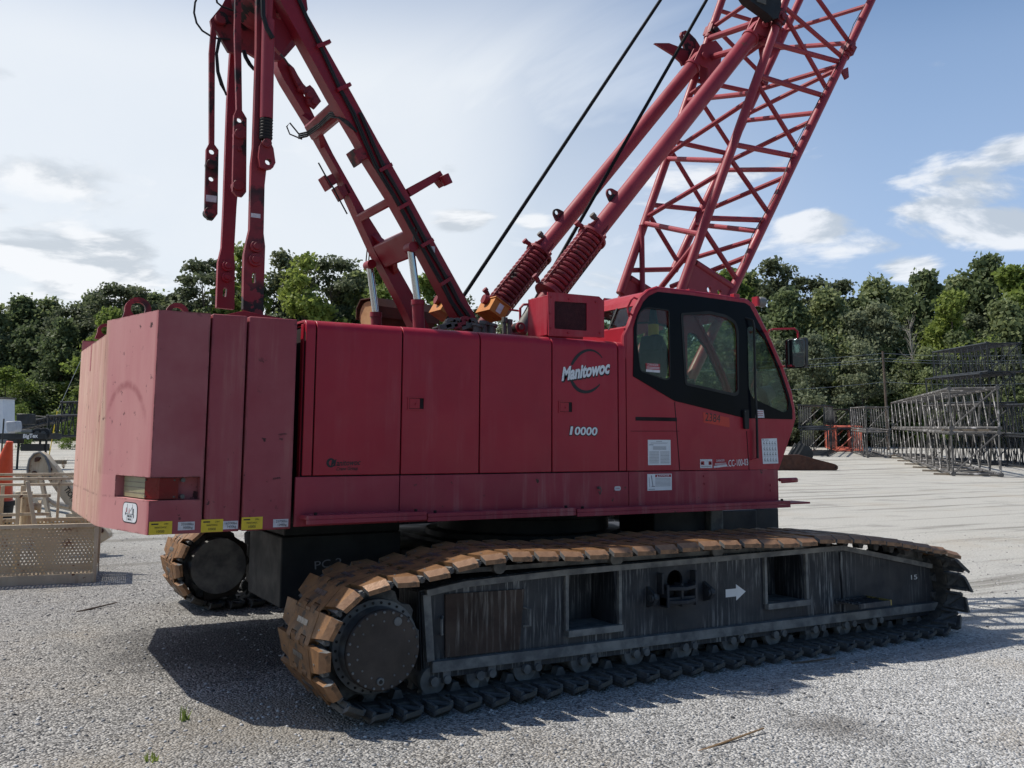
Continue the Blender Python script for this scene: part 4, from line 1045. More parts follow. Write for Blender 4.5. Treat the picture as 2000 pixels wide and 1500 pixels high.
b = MB(); c = P(846, 487, y=-.625); b.box(c.x-.02, c.x+.02, -.6235, -.621, c.z-.03, c.z+.03); build(b, 'small_label', 'decal_white', near_leg)
# mast raising cylinders
def jack(s):
    yc = -.54*s; b = MB()
    ta, tb = (P(802, 484, y=-.54), P(816, 592, y=-.54)); lo = P(825, 652, y=-.54)
    ta, tb, lo = [Vector((v.x, yc, v.z)) for v in (ta, tb, lo)]
    b.mat(0).tube(ta, tb, .036, n=18)
    b.mat(1).tube(tb, lo-Vector((0, 0, .5)), .058, n=20); b.mat(1).lathe(tb-Vector((0, 0, .02)), (0, 0, 1), [(0, .05), (0, .066), (.05, .066), (.05, .04)], 20)
    b.mat(1).tube(ta+Vector((0, -.07*s, 0)), ta+Vector((0, .07*s, 0)), .05, n=16)
    b.mat(2).path([ta+Vector((-.01, -.08*s, .05)), ta+Vector((.0, -.08*s, .19)), ta+Vector((.03, -.08*s, .20)), ta+Vector((.02, -.08*s, .05))], .007, 6)
    return build(b, 'mast_raising_cylinder', ['chrome', 'red_mast', 'grey_steel'], crane)
mirror(jack)

# ---------------- boom
def chord(lo, hi, s):
    a = P(*lo, y=.62*s); b = P(*hi, y=.765*s)
    return a, b
CH = {'nf': chord((1434, 560), (1702, 0), -1), 'nr': chord((1332, 560), (1534, 0), -1),
      'fr': chord((1216, 560), (1410, 0), 1), 'ff': chord((1322, 516), (1562, 0), 1)}
def proj(p):
    d = Vector(p)-EYE; z = d.dot(FWD); return PPX+FPX*d.dot(RGT)/z, PPY-FPX*d.dot(UPV)/z
def node(c, v):
    a, b = CH[c]; lo, hi = -.6, 2.2
    for i in range(50):
        m = (lo+hi)/2
        if proj(a.lerp(b, m))[1] > v: lo = m
        else: hi = m
    return a.lerp(b, (lo+hi)/2)
BR = .056
topn = {k: CH[k][0]+(CH[k][1]-CH[k][0])*1.0 for k in CH}
bdir = ((CH['nf'][1]-CH['nf'][0]).normalized()+(CH['nr'][1]-CH['nr'][0]).normalized()+(CH['fr'][1]-CH['fr'][0]).normalized()+(CH['ff'][1]-CH['ff'][0]).normalized()).normalized()
bdir.y = 0; bdir.normalize()
UPTO = 13.0
def boom_chord(c):
    a, b = CH[c]; mb = MB(); lo = a+(a-b).normalized()*.10
    mb.tube(lo, b, BR, n=16)
    # beyond the top of the picture the boom carries straight on
    e = b + bdir*(UPTO-b.z)/bdir.z
    mb.tube(b-bdir*.0, e, BR, n=16)
    # pinned joint between boom foot section and the next section
    vj = {'nf': 98, 'nr': 38, 'fr': 62, 'ff': 166}[c]; j = node(c, vj); d = (b-a).normalized()
    mb.mat(1)
    mb.tube(j-d*.13, j+d*.13, BR*1.25, n=14); mb.tube(j+Vector((0, -.11, 0)), j+Vector((0, .11, 0)), .045, n=12)
    mb.obox(j, d, (0, 1, 0), d.cross(Vector((0, 1, 0))), .15, .16, .13)
    return build(mb, 'boom_chord', ['red_boom', 'red_grimy'], crane), e
ends = {}
for c in CH: _, ends[c] = boom_chord(c)
LACE = {
 'near': [('nr', 426, 'nf', 430, 1), ('nr', 282, 'nf', 306, 1), ('nr', 148, 'nf', 188, 1), ('nr', 84, 'nf', 122, 1),
          ('nr', 446, 'nf', 548, 0), ('nr', 306, 'nf', 418, 0), ('nr', 160, 'nf', 296, 0), ('nr', 20, 'nf', 178, 0), ('nr', 12, 'nf', 114, 0), ('nr', -60, 'nf', 86, 0)],
 'far': [('fr', 528, 'ff', 526, 1), ('fr', 400, 'ff', 410, 1), ('fr', 276, 'ff', 300, 1), ('fr', 156, 'ff', 182, 1),
         ('fr', 416, 'ff', 512, 0), ('fr', 292, 'ff', 402, 0), ('fr', 170, 'ff', 288, 0), ('fr', 50, 'ff', 150, 0), ('fr', 20, 'ff', 60, 0)],
 'rear': [('fr', 436, 'nr', 458, 1), ('fr', 310, 'nr', 314, 1), ('fr', 196, 'nr', 182, 1), ('fr', 76, 'nr', 28, 1.25),
          ('fr', 424, 'nr', 334, 0), ('fr', 300, 'nr', 196, 0), ('fr', 186, 'nr', 70, 0), ('fr', 54, 'nr', -60, 0), ('fr', 118, 'nr', 78, 1.2)],
 'front': [('ff', 438, 'nf', 452, 1), ('ff', 332, 'nf', 331, 1), ('ff', 236, 'nf', 220, 1), ('ff', 94, 'nf', 84, 1),
           ('ff', 416, 'nf', 344, 0), ('ff', 320, 'nf', 234, 0), ('ff', 224, 'nf', 134, 0), ('ff', 514, 'nf', 466, 0), ('ff', 176, 'nf', 128, 1), ('ff', 60, 'nf', 10, 0)]}
for face, ls in LACE.items():
    for c1, v1, c2, v2, k in ls:
        mb = MB(); mb.tube(node(c1, v1), node(c2, v2), .031 if k == 0 else (.034 if k == 1 else .045), n=10)
        o = build(mb, 'boom_lacing', 'red_boom' if face != 'far' else 'red_boom', crane)
# lacing of the boom out above the picture, one piece
mb = MB(); cs = ['nr', 'nf', 'ff', 'fr']
for i in range(4):
    a0, a1 = CH[cs[i]][1]+bdir*.3, ends[cs[i]]; b0, b1 = CH[cs[(i+1) % 4]][1]+bdir*.3, ends[cs[(i+1) % 4]]
    n = 6
    for k in range(n):
        mb.tube(a0.lerp(a1, k/n), b0.lerp(b1, k/n), .03, n=8); mb.tube(b0.lerp(b1, k/n), a0.lerp(a1, (k+1)/n), .03, n=8)
tag(build(mb, 'upper_boom_lacing', 'red_boom', crane), kind='stuff')
# boom foot: legs, gusset plates
pn = [(1358, 514), (1428, 560), (1424, 625), (1345, 640), (1322, 600), (1335, 552)]
for s in (-1, 1):
    if s < 0: pts = XZ(pn, -.62)
    mb = MB(); h1 = Q(1410, 574, -.62); h2 = Q(1383, 566, -.62)
    plate(mb, pts, [circ(h2[0], h2[1], .035, 12), circ(h2[0]+.16, h2[1]-.02, .035, 12)], s*.62-.02, s*.62+.02)
    a0 = Vector((pts[0][0], s*.62, pts[0][1])); a1 = Vector((pts[1][0], s*.62, pts[1][1])); mb.tube(a0, a1, .045, n=12)
    # foot leading down to the pivot pin
    foot = Vector((3.05, s*.62, 2.35))
    nf0 = CH['nf'][0]; nr0 = CH['nr'][0]
    mb.tube(Vector((nf0.x, s*.62, nf0.z)), foot, .056, .07, n=12); mb.tube(Vector((nr0.x, s*.62, nr0.z)), foot, .056, .07, n=12)
    mb.tube(foot+Vector((0, -.12, 0)), foot+Vector((0, .12, 0)), .11, n=18)
    build(mb, 'boom_foot', 'red_boom', crane)
mb = MB(); mb.tube(P(1253, 440, y=.60), P(1255, 575, y=.55), .036, n=10); build(mb, 'boom_brace', 'red_boom', crane)
mb = MB(); mb.tube(node('nr', 468), P(1288, 565, y=-.2), .036, n=10); build(mb, 'boom_brace', 'red_boom', crane)
mb = MB(); mb.tube(P(1310, 560, y=.4), node('nf', 500), .032, n=10); build(mb, 'boom_brace', 'red_boom', crane)
# wear plate near the top of the near rear chord, V-shaped stop plate on the far one
mb = MB(); pts = XZ([(1440, -30), (1462, 2), (1498, 28), (1508, 38), (1518, 36), (1524, 10), (1520, -30)], -.84); plate(mb, pts, [], -.86, -.72)
q_ = P(1478, 0, y=-.865); mb.mat(1).box(q_.x, q_.x+.16, -.868, -.862, q_.z-.02, q_.z+.07)
build(mb, 'boom_stop_block', ['rubber', 'grey_steel'], crane, bevel=.005)
mb = MB(); pts = XZ([(1277, 85), (1305, 85), (1337, 97), (1333, 85), (1328, 70), (1330, 63), (1337, 60), (1343, 63), (1357, 77), (1367, 93), (1368, 112), (1348, 118), (1340, 126), (1332, 129), (1329, 122), (1314, 108)], .78)
hl = XZ(circ(1335, 69, 2.6, 8), .78); plate(mb, pts, [hl], .76, .80); build(mb, 'stop_plate', 'red_grimy', crane, bevel=.004)
# backstop lugs on the rear chords
for s in (-1, 1):
    mb = MB(); c = P(1481, 54, y=-.56); pts = XZ([(1462, 66), (1478, 30), (1506, 22), (1520, 40), (1512, 100), (1495, 118), (1490, 80)], -.56)
    for yy in (s*.56-.09, s*.56+.07): plate(mb, pts, [], yy, yy+.02)
    mb.tube((c.x, s*.56-.13, c.z), (c.x, s*.56+.13, c.z), .045, n=14)
    build(mb, 'backstop_bracket', 'red_boom', crane, bevel=.003)
# front lug on the near front chord
mb = MB(); j = node('nf', 130); mb.xz([(j.x+.02, j.z-.05), (j.x+.15, j.z+.02), (j.x+.16, j.z-.12), (j.x+.10, j.z-.16)], j.y-.015, j.y+.015); build(mb, 'chord_lug', 'red_grimy', crane)
mb = MB(); j0 = [node('nf', v) for v in (20, 60, 130, 190, 290, 380, 430, 470, 520)]
mb.path([p+Vector((-.10-.04*math.sin(i*2.1), -.06, .03)) for i, p in enumerate(j0)], .006, 5); build(mb, 'boom_cable', 'rubber', crane)

# ---------------- backstops (telescoping struts with big springs)
def backstop(s):
    yc = .55*s
    def X(u, v): p = P(u, v, y=-.55); return Vector((p.x, yc, p.z))
    top = X(1481, 54); sp1 = X(1156, 464); sp0 = X(1072, 573); ax = (top-sp1).normalized(); base = sp0-(sp1-sp0).normalized()*.9
    mb = MB(); mb.tube(sp1+ax*.0, top-ax*.22, .098, n=24); mb.tube(top-ax*.24, top-ax*.20, .112, n=20); mb.obox(top-ax*.10, ax, (0, 1, 0), ax.cross(Vector((0, 1, 0))), .25, .10, .17)
    o = build(mb, 'backstop_strut', 'red_boom', crane)
    sd = (sp1-sp0).normalized(); L = (sp1-sp0).length; e = Vector((0, 1, 0)); g = sd.cross(e)
    mb = MB(); mb.tube(base, sp1, .075, n=14)
    turns = 13.5; pts = [sp0 + sd*(L*k/(turns*16)) + (e*math.cos(2*PI*k/16)+g*math.sin(2*PI*k/16))*.128 for k in range(int(turns*16)+1)]
    mb.path(pts, .027, 8)
    build(mb, 'coil_spring', 'red_grimy', o)
    mb = MB()
    mb.lathe(sp1-sd*.015, sd, [(0, .08), (0, .172), (.03, .172), (.03, .08)], 24); mb.lathe(sp0-sd*.02, sd, [(0, .06), (0, .165), (.03, .165), (.03, .06)], 24)
    for a in (25, 115, 205, 295):
        dv = e*math.cos(R(a))+g*math.sin(R(a)); mb.tube(sp0+dv*.160, sp1+dv*.160, .008, n=6)
        mb.tube(sp1+dv*.150-sd*.03, sp1+dv*.150+sd*.05, .020, n=8)
        mb.prism([sp1+dv*.095+sd*.015, sp1+dv*.165+sd*.015, sp1+dv*.095+sd*.22], dv.cross(sd)*.012)
    # perforated guide strip along the lower side
    dv = e*math.cos(R(265 if s < 0 else 265))+g*math.sin(R(265))
    lowside = -g if g.z > 0 else g
    for k in range(16):
        c = sp0.lerp(sp1, (k+.5)/16)+lowside*.158; mb.obox(c, sd, e, lowside, L/16*.62, .03, .006)
    mb.beam(sp0+lowside*.164, sp1+lowside*.164, .035, .006)
    build(mb, 'spring_cage', 'red_grimy', o)
    # padeye and rubber stop on the strut
    mb = MB(); c = X(1198, 384); upn = -lowside; cb = sp1+ax*((c-sp1).dot(ax))+upn*.09
    pl = [cb-ax*.09, cb+ax*.09, cb+ax*.05+upn*.10, cb+upn*.13, cb-ax*.05+upn*.10]
    loc = [((p-cb).dot(ax), (p-cb).dot(upn)) for p in pl]
    cu = MB(); plate(cu, roundpoly(loc, .03), [circ(0, .075, .028, 12)], -.012, .012)
    mb.add([cb+ax*v[0]+upn*v[2]+e*v[1] for v in cu.v], cu.f); build(mb, 'padeye', 'red_grimy', o)
    mb = MB(); cb = sp1+ax*.20+upn*.095; mb.tube(cb-upn*.02, cb+upn*.04, .028, n=12); mb.tube(cb+upn*.03, cb+upn*.075, .036, n=12); build(mb, 'stop_button', 'grey_steel', o)
    for sg in (1, -1):
        cb = (sp1 if sg > 0 else sp0)+upn*.17; mb = MB(); mb.tube(cb, cb+upn*.06-sd*.02*sg, .026, n=10); mb.tube(cb+upn*.05-sd*.02*sg, cb+upn*.085-sd*.02*sg, .034, n=10); build(mb, 'stop_button', 'red_grimy', o)
    return o
backstop(-1); backstop(1)

# ---------------- wire ropes
for (u0, v0, u1, v1, y) in ((904, 580, 1290, 0, .12), (1060, 560, 1380, 0, -.12)):
    a = P(u0, v0, y=y); b_ = P(u1, v1, y=y); d = (b_-a).normalized(); mb = MB(); mb.tube(a-d*.9, b_+d*6.5, .022, n=8)
    build(mb, 'wire_rope', 'rope', crane)

# ---------------- things standing on the engine house roof
# drum with a wooden end under a brown cover, at the far side
mb = MB(); c = P(722, 610, y=.95); cy_ = .95; r = .155
ax = Vector((.93, .25, 0)).normalized(); o_ = Vector((c.x-.02, cy_, c.z-.03)); sd_ = Vector((-ax.y, ax.x, 0))
mb.mat(1).tube(o_, o_+ax*.02, r, n=24)
mb.mat(0).tube(o_+ax*.021, o_+ax*.85, r*1.02, n=24)
for k in range(8):
    pass
hexp = [(-1.22*r, -.25*r), (-1.22*r, .55*r), (-.72*r, 1.2*r), (.72*r, 1.2*r), (1.22*r, .55*r), (1.22*r, -.25*r)]
for (p0, p1) in zip(hexp, hexp[1:]):
    m0 = o_-ax*.03+sd_*p0[0]+Vector((0, 0, p0[1])); m1 = o_-ax*.03+sd_*p1[0]+Vector((0, 0, p1[1]))
    nn = ((m1-m0).cross(ax)).normalized()*.012
    mb.mat(2).prism([m0, m1, m1+nn, m0+nn], ax*.92)
build(mb, 'covered_drum', ['rust', 'wood', 'rust'], crane)
# orange boxes at the foot of the mast and the backstops
def orange_box(u, v, y, ang, sz):
    mb = MB(); c = P(u, v, y=y); d = Vector((math.cos(R(ang)), 0, math.sin(R(ang)))); n = Vector((-d.z, 0, d.x))
    mb.mat(0).obox(c, d, (0, 1, 0), n, sz, .30, sz*.80)
    mb.mat(0).obox(c+n*sz*.40, d, (0, 1, 0), n, sz*1.12, .33, .014)
    mb.mat(1).tube(c+n*sz*.40+d*(-.02), c+n*sz*.75-d*.05, .062, n=14); mb.mat(1).tube(c-d*sz*.8+n*.04, c-d*sz*.4+n*.06, .05, n=10)
    mb.mat(2).obox(c+Vector((0, -.152, 0)), d, (0, 1, 0), n, .06, .004, .10)
    return build(mb, 'orange_sensor_box', ['orange', 'red_grimy', 'decal_white'], crane, bevel=.006)
orange_box(962, 606, -.56, -30, .19); orange_box(868, 606, .30, -30, .19)
# shackles, couplings and hose fittings piled along the roof edge
rj = random.Random(3)
for (u, v, r) in ((880, 632, .055), (892, 631, .05), (908, 630, .062), (922, 632, .055)):
    c = P(u, v, y=-1.0); mb = MB(); pl = circ(c.x, c.z, r, 16); plate(mb, pl, [circ(c.x, c.z, r*.45, 10)], -1.02, -.98); mb.beam((c.x-.12, -1.0, c.z-.05), (c.x, -1.0, c.z-.01), .05, .05)
    build(mb, 'coupling_lug', 'grey_steel' if r < .056 else 'red_grimy', crane, bevel=.004)
for (u, v, w, h) in ((985, 632, .03, .06), (995, 634, .03, .05), (945, 636, .05, .04), (960, 639, .06, .03), (932, 640, .06, .025)):
    c = P(u, v, y=-1.05); mb = MB(); mb.tube((c.x, -1.05, c.z-.10), (c.x, -1.05, c.z+h*.4), w*.7, n=10); mb.tube((c.x, -1.05, c.z+h*.2), (c.x+.005, -1.05, c.z+h), w, n=8)
    build(mb, 'hose_fitting', 'grey_steel', crane)
for k in range(4):
    a = P(845+k*8, 642, y=-.9+.05*k); e_ = P(905+k*18, 645, y=-.95); m_ = P(870+k*13, 636-k, y=-.92); mb = MB(); mb.path([a, m_, e_], .012, 6); build(mb, 'roof_hose', 'rubber' if k % 2 else 'grey_steel', crane)
# grey exhaust elbow and handrail behind the filter box
mb = MB(); mb.tube(P(1016, 648, y=-.95), P(1048, 590, y=-.90), .065, n=18); q_ = P(1012, 640, y=-.98)
mb.mat(1).tube((q_.x, -1.03, q_.z), (q_.x, -.93, q_.z), .05, n=16); mb.mat(0).tube((q_.x, -1.05, q_.z), (q_.x, -1.03, q_.z), .026, n=10)
build(mb, 'grey_strut', ['grey_steel', 'red_grimy'], crane)
mb = MB(); mb.path([P(990, 604, y=-.6), P(1012, 607, y=-.6), P(1015, 607, y=-.7)], .011, 6); build(mb, 'handrail', 'red', crane); mb = MB()
mb.path([P(1016, 625, y=-.9), P(1016, 602, y=-.9), P(1022, 595, y=-.9), P(1040, 594, y=-.9)], .013, 8); build(mb, 'handrail', 'red', crane)
# red filter box with a mesh window
yb0, yb1 = -1.76, -1.42; mb = MB()
pf = [Q(1070, 570, yb0), Q(1170, 579, yb0), Q(1180, 588, yb0), Q(1180, 659, yb0), Q(1072, 656, yb0)]
wn = roundpoly([Q(1083, 588, yb0), Q(1146, 592, yb0), Q(1146, 646, yb0), Q(1083, 642, yb0)], .012)
plate(mb.mat(0), pf, [wn], yb0, yb0+.015)
xs = [p[0] for p in pf]; zs = [p[1] for p in pf]
mb.mat(0).xz([(min(xs)+.002, 2.826), (min(xs)+.002, max(zs)-.03), (max(xs)-.06, max(zs)-.015), (max(xs)-.004, max(zs)-.06), (max(xs)-.004, 2.826)], yb1+.012, yb1)
mb.mat(0).box(min(xs)+.003, min(xs)+.014, yb0+.016, yb1-.001, 2.827, max(zs)-.031); mb.mat(0).box(max(xs)-.015, max(xs)-.003, yb0+.016, yb0+.10, 2.84, max(zs)-.08)
mb.mat(0).box(min(xs)+.002, max(xs)-.06, yb0+.016, yb0+.10, max(zs)-.045, max(zs)-.030)
fb = build(mb, 'filter_box', 'red', crane, bevel=.006)
x0, x1 = wn[0][0], wn[8][0]; xa, xb = min(p[0] for p in wn), max(p[0] for p in wn); za, zb_ = min(p[1] for p in wn), max(p[1] for p in wn)
mb = MB(); n = 26
for k in range(-n, n):
    for sg in (1, -1):
        t0 = k/n*1.0; a = Vector((xa+(xb-xa)*t0, 0, za)); b_ = Vector((xa+(xb-xa)*(t0+.72), 0, zb_)); 
        if sg < 0: a.x, b_.x = xa+xb-a.x, xa+xb-b_.x
        pts = []
        for tt in (0, 1):
            pts.append(a.lerp(b_, tt))
        # clip to the window
        d = pts[1]-pts[0]; lo, hi = 0.0, 1.0
        for lim, sg2 in ((xa, 1), (xb, -1)):
            if abs(d.x) > 1e-9:
                tt = (lim-pts[0].x)/d.x
                if d.x*sg2 > 0: lo = max(lo, tt)
                else: hi = min(hi, tt)
        if hi-lo > .02:
            p0, p1 = pts[0]+d*lo, pts[0]+d*hi; mb.beam((p0.x, yb0+.010, p0.z), (p1.x, yb0+.010, p1.z), .002, .005)
mb.mat(1).box(xa-.01, xb+.01, yb0+.03, yb0+.035, za-.01, zb_+.01)
build(mb, 'mesh_window', ['mesh_wire', 'mesh_dark'], fb)
for u, v in ((1077, 580), (1112, 584), (1164, 590), (1172, 650), (1110, 650), (1076, 640), (1075, 612)):
    q_ = Q(u, v, yb0); mb = MB(); mb.tube((q_[0], yb0-.008, q_[1]), (q_[0], yb0, q_[1]), .010, n=6); build(mb, 'bolt', 'red', fb)

# ================================================================== cab
YC0, YC1 = -1.80, -.86
outl = [(1213, 919), (1226, 700), (1232, 658), (1234, 636), (1245, 604), (1256, 583), (1270, 570), (1288, 564), (1350, 571), (1420, 581), (1461, 588), (1472, 596), (1500, 652), (1530, 720), (1546, 768), (1552, 800), (1553, 820), (1547, 842), (1521, 917)]
OUT = XZ(outl, YC0); OUT[0] = (1.395, OUT[0][1]); OUT[1] = (1.395, OUT[1][1]); OUT[2] = (1.40, OUT[2][1])
w_rear = [(1242, 664), (1243, 628), (1250, 608), (1262, 601), (1306, 606), (1308, 738), (1299, 742), (1250, 724)]
w_door = [(1332, 615), (1385, 613), (1416, 620), (1434, 632), (1438, 650), (1440, 764), (1434, 769), (1340, 748)]
w_front = [(1459, 640), (1466, 636), (1476, 640), (1497, 668), (1526, 738), (1540, 785), (1539, 800), (1530, 806), (1470, 778), (1462, 760)]
WR, WD, WF = (roundpoly(XZ(w, YC0), .03) for w in (w_rear, w_door, w_front))
def grown(poly, d):
    c = Vector((sum(p[0] for p in poly)/len(poly), sum(p[1] for p in poly)/len(poly)))
    return [tuple(c+(Vector(p)-c)*(1+d/((Vector(p)-c).length))) for p in poly]
for side, y0, y1 in (('near', YC0, YC0+.03), ('far', YC1-.03, YC1)):
    mb = MB(); plate(mb, OUT, [grown(w, .022) for w in (WR, WD, WF)], y0, y1)
    shell = build(mb, 'cab_shell' if side == 'near' else 'cab_far_side', 'red', crane, bevel=.006)
    if side == 'near': cab = shell
# black glazing band, 3 mm proud of the red side
band = [(1237, 672), (1237, 640), (1243, 618), (1256, 590), (1267, 578), (1284, 570), (1350, 577), (1420, 587), (1455, 592), (1464, 598), (1494, 655), (1524, 722), (1540, 770), (1547, 800), (1547, 819), (1455, 817), (1317, 783), (1236, 735)]
BAND = XZ(band, YC0)
mb = MB(); plate(mb, BAND, [WR, WD, WF], YC0-.006, YC0-.001); build(mb, 'glazing_band', 'gloss_black', cab)
mb = MB(); plate(mb, BAND, [WR, WD, WF], YC1+.001, YC1+.005); build(mb, 'glazing_band', 'gloss_black', cab)
# rubber frame line round the door glass
mb = MB(); plate(mb, grown(WD, .028), [grown(WD, -.004)], YC0-.011, YC0-.006); build(mb, 'door_glass_seal', 'rubber', cab)
mb = MB(); plate(mb, grown(WR, .006), [grown(WR, -.006)], YC0-.009, YC0-.006); build(mb, 'glass_seal', 'rubber', cab)
for w in (WR, WD, WF):
    for yy in (YC0+.010, YC1-.014):
        mb = MB(); plate(mb, grown(w, .018), [], yy, yy+.004); build(mb, 'window_pane', 'glass', cab)
# roof, rear wall, floor, front frame
def strip(p, q_, th, m, name, y0=YC0+.031, y1=YC1-.031, inset=0):
    mb = MB(); a = Vector((p[0], 0, p[1])); b_ = Vector((q_[0], 0, q_[1])); d = (b_-a).normalized(); n = Vector((d.z, 0, -d.x))
    mb.prism([(a.x, y0, a.z), (b_.x, y0, b_.z), (b_.x+n.x*th, y0, b_.z+n.z*th), (a.x+n.x*th, y0, a.z+n.z*th)], (0, y1-y0, 0)); return mb
mb = MB()
for i in range(5, 11):
    a, b_ = OUT[i], OUT[i+1]; t = strip(a, b_, .022, None, ''); mb.add(t.v, t.f)
build(mb, 'cab_roof', 'red', cab)
mb = MB(); wr = [P(u, v, x=1.398) for u, v in ((1176, 602), (1236, 591), (1224, 637), (1176, 642))]
xr = 1.395
rz1 = OUT[3][1]; hole = roundpoly([(-1.68, 2.985), (-1.02, 2.985), (-1.02, 3.16), (-1.72, 3.16)], .04)
wz = sorted((P(1230, 600, x=xr).z, P(1223, 637, x=xr).z)); ya = P(1232, 594, x=xr).y; yb_ = P(1222, 637, x=xr).y
hole = roundpoly([(yb_, wz[0]-.01), (-1.02, wz[0]-.01), (-1.02, wz[1]+.02), (ya, wz[1]+.02)], .02)
A0 = Vector((OUT[3][0], 0, OUT[3][1]-.02)); A1 = Vector((OUT[5][0], 0, OUT[5][1])); sv = (A1-A0).normalized(); sn = Vector((-sv.z, 0, sv.x)); SL = (A1-A0).length
hole = roundpoly([(YC0+.085, .03), (-.95, .03), (-.95, SL*.80), (YC0+.085, SL*.80)], .03)
cu = MB(); plate(cu, [(YC0+.031, 0), (YC1-.031, 0), (YC1-.031, SL), (YC0+.031, SL)], [hole], -.022, 0, 'x')
mb.add([A0+Vector((0, v[1], 0))+sv*v[2]-sn*v[0]*-1 for v in cu.v], cu.f)
mb.box(xr, xr+.022, YC0+.031, YC1-.031, 1.62, A0.z-.002)
build(mb, 'cab_rear_wall', 'red', cab)
mb = MB(); cu = MB(); plate(cu, grown(hole, .008), [], -.012, -.008, 'x'); mb.add([A0+Vector((0, v[1], 0))+sv*v[2]+sn*v[0] for v in cu.v], cu.f); build(mb, 'rear_window_pane', 'glass', cab)
mb = MB(); ym = -1.42; mb.beam(A0+Vector((0, ym, 0))+sv*.02+sn*.001, A0+Vector((0, ym, 0))+sv*SL*.81+sn*.001, .022, .008); build(mb, 'window_divider', 'rubber', cab)
# the rounded rear corner of the shell
mb = MB(); r = .07
prof = [(1.395, 1.62), (1.395, 2.86), (1.405, 3.0), (1.44, 3.12)]
mb = MB(); pts = [Vector((x, YC0+.035, z)) for x, z in OUT[1:8]]; mb.path(pts, .034, 10); build(mb, 'corner_pillar', 'red', cab)
mb = MB()
for yy in (YC0+.03, YC1-.03): mb.path([Vector((x, yy, z)) for x, z in OUT[7:13]+OUT[13:17]], .026, 8)
for i in (11, 16): mb.tube((OUT[i][0], YC0+.03, OUT[i][1]), (OUT[i][0], YC1-.03, OUT[i][1]), .026, n=8)
build(mb, 'windscreen_frame', 'red', cab)
mb = MB()
for i in range(11, 16):
    t = strip(OUT[i], OUT[i+1], .005, None, '', YC0+.04, YC1-.04); mb.add(t.v, t.f)
build(mb, 'windscreen', 'glass', cab)
mb = MB(); t = strip(OUT[17], OUT[18], .02, None, ''); mb.add(t.v, t.f); t = strip(OUT[16], OUT[17], .02, None, ''); mb.add(t.v, t.f); build(mb, 'cab_nose', 'red', cab)
mb = MB(); mb.box(1.42, 3.30, YC0+.031, YC1-.031, 1.60, 1.64); mb.box(1.40, 3.33, YC0+.031, -.75, 1.235, 1.59); build(mb, 'cab_floor', 'red_dusty', cab)
# panel seams, door, vent slot, grab handles
b0 = YC0
mb = MB()
for u0, v0, u1, v1 in ((1317, 783), (1323.5, 918), ) and ((1317.5, 785, 1327.5, 918), (1458, 842, 1463, 918)):
    a = Q(u0, v0); e_ = Q(u1, v1); mb.beam((a[0], b0-.0008, a[1]), (e_[0], b0-.0008, e_[1]), .0025, .008)
a = Q(1232, 842); e_ = Q(1327, 842)
mb.beam((a[0], b0-.0008, a[1]), (e_[0], b0-.0008, e_[1]), .0025, .004)
build(mb, 'panel_seam', 'dark_gap', cab)
mb = MB(); a = Q(1241, 814); e_ = Q(1322, 823); mb.box(a[0], e_[0], b0-.002, b0-.0005, e_[1], a[1]); build(mb, 'vent_slot', 'dark_gap', cab)
mb = MB(); mb.path([Vector((*Q(u, v, b0)[:1], b0-.05, Q(u, v, b0)[1])) for u, v in ((1463, 626), (1466, 640), (1468, 760), (1471, 818), (1473, 895))], .012, 8)
mb.tube((Q(1463, 626)[0], b0-.05, Q(1463, 626)[1]), (Q(1455, 620)[0], b0, Q(1455, 620)[1]), .012, n=8)
build(mb, 'grab_rail', 'rubber', cab)
mb = MB(); mb.path([Vector((Q(u, v, b0)[0], b0-.03, Q(u, v, b0)[1])) for u, v in ((1473, 840), (1474, 893), (1470, 897), (1463, 897))], .008, 6); build(mb, 'red_rail', 'red', cab)
mb = MB(); a = Q(1449, 800); e_ = Q(1459, 838)
mb.xz(roundpoly([(a[0], a[1]), (e_[0], a[1]), (e_[0], e_[1]), (a[0]+.006, e_[1])], .012), b0-.035, b0-.006); mb.mat(1).tube((a[0]+.012, b0-.040, a[1]-.02), (a[0]+.012, b0-.03, a[1]-.02), .008, n=8)
build(mb, 'door_handle', ['rubber', 'grey_steel'], cab, bevel=.004)
mb = MB(); mb.path([P(1229, 618, x=1.36), P(1226, 601, x=1.32), P(1233, 586, x=1.32), P(1238, 581, x=1.36), P(1245, 584, x=1.38)], .010, 8); mb.path([P(1226, 601, x=1.32), P(1227, 610, x=1.32), P(1236, 616, x=1.37)], .010, 8); build(mb, 'grab_handle', 'red', cab)
# mirror on its bracket
mb = MB(); A_ = P(1500, 655, y=-1.70); mb.path([A_, P(1503, 645, y=-1.80), P(1509, 643, y=-1.95), P(1552, 642, y=-2.02), P(1558, 648, y=-2.02), P(1559, 660, y=-2.02)], .011, 8)
build(mb, 'mirror_bracket', 'red', cab); mb = MB(); mb.path([P(1529, 716, y=-1.74), P(1540, 715, y=-1.95), P(1545, 714, y=-2.0)], .011, 8); build(mb, 'mirror_bracket', 'red', cab)
mb = MB(); c = P(1553, 690, y=-2.02); nx = Vector((-.97, -.22, -.13)).normalized(); sx_ = Vector((-nx.y, nx.x, 0))
sx_ = sx_ if sx_.x > 0 else -sx_
pl = roundpoly([(-.118, -.155), (.118, -.155), (.126, .155), (-.118, .155)], .04)
mb.mat(0).prism([c+sx_*x+Vector((0, 0, z)) for x, z in pl], -nx*.05)
pl2 = [(x*.88, z*.93) for x, z in pl]; mb.mat(1).prism([c+sx_*x+Vector((0, 0, z))+nx*.001 for x, z in pl2], nx*.003)
build(mb, 'wing_mirror', ['rubber', 'mirror'], cab, bevel=.006)
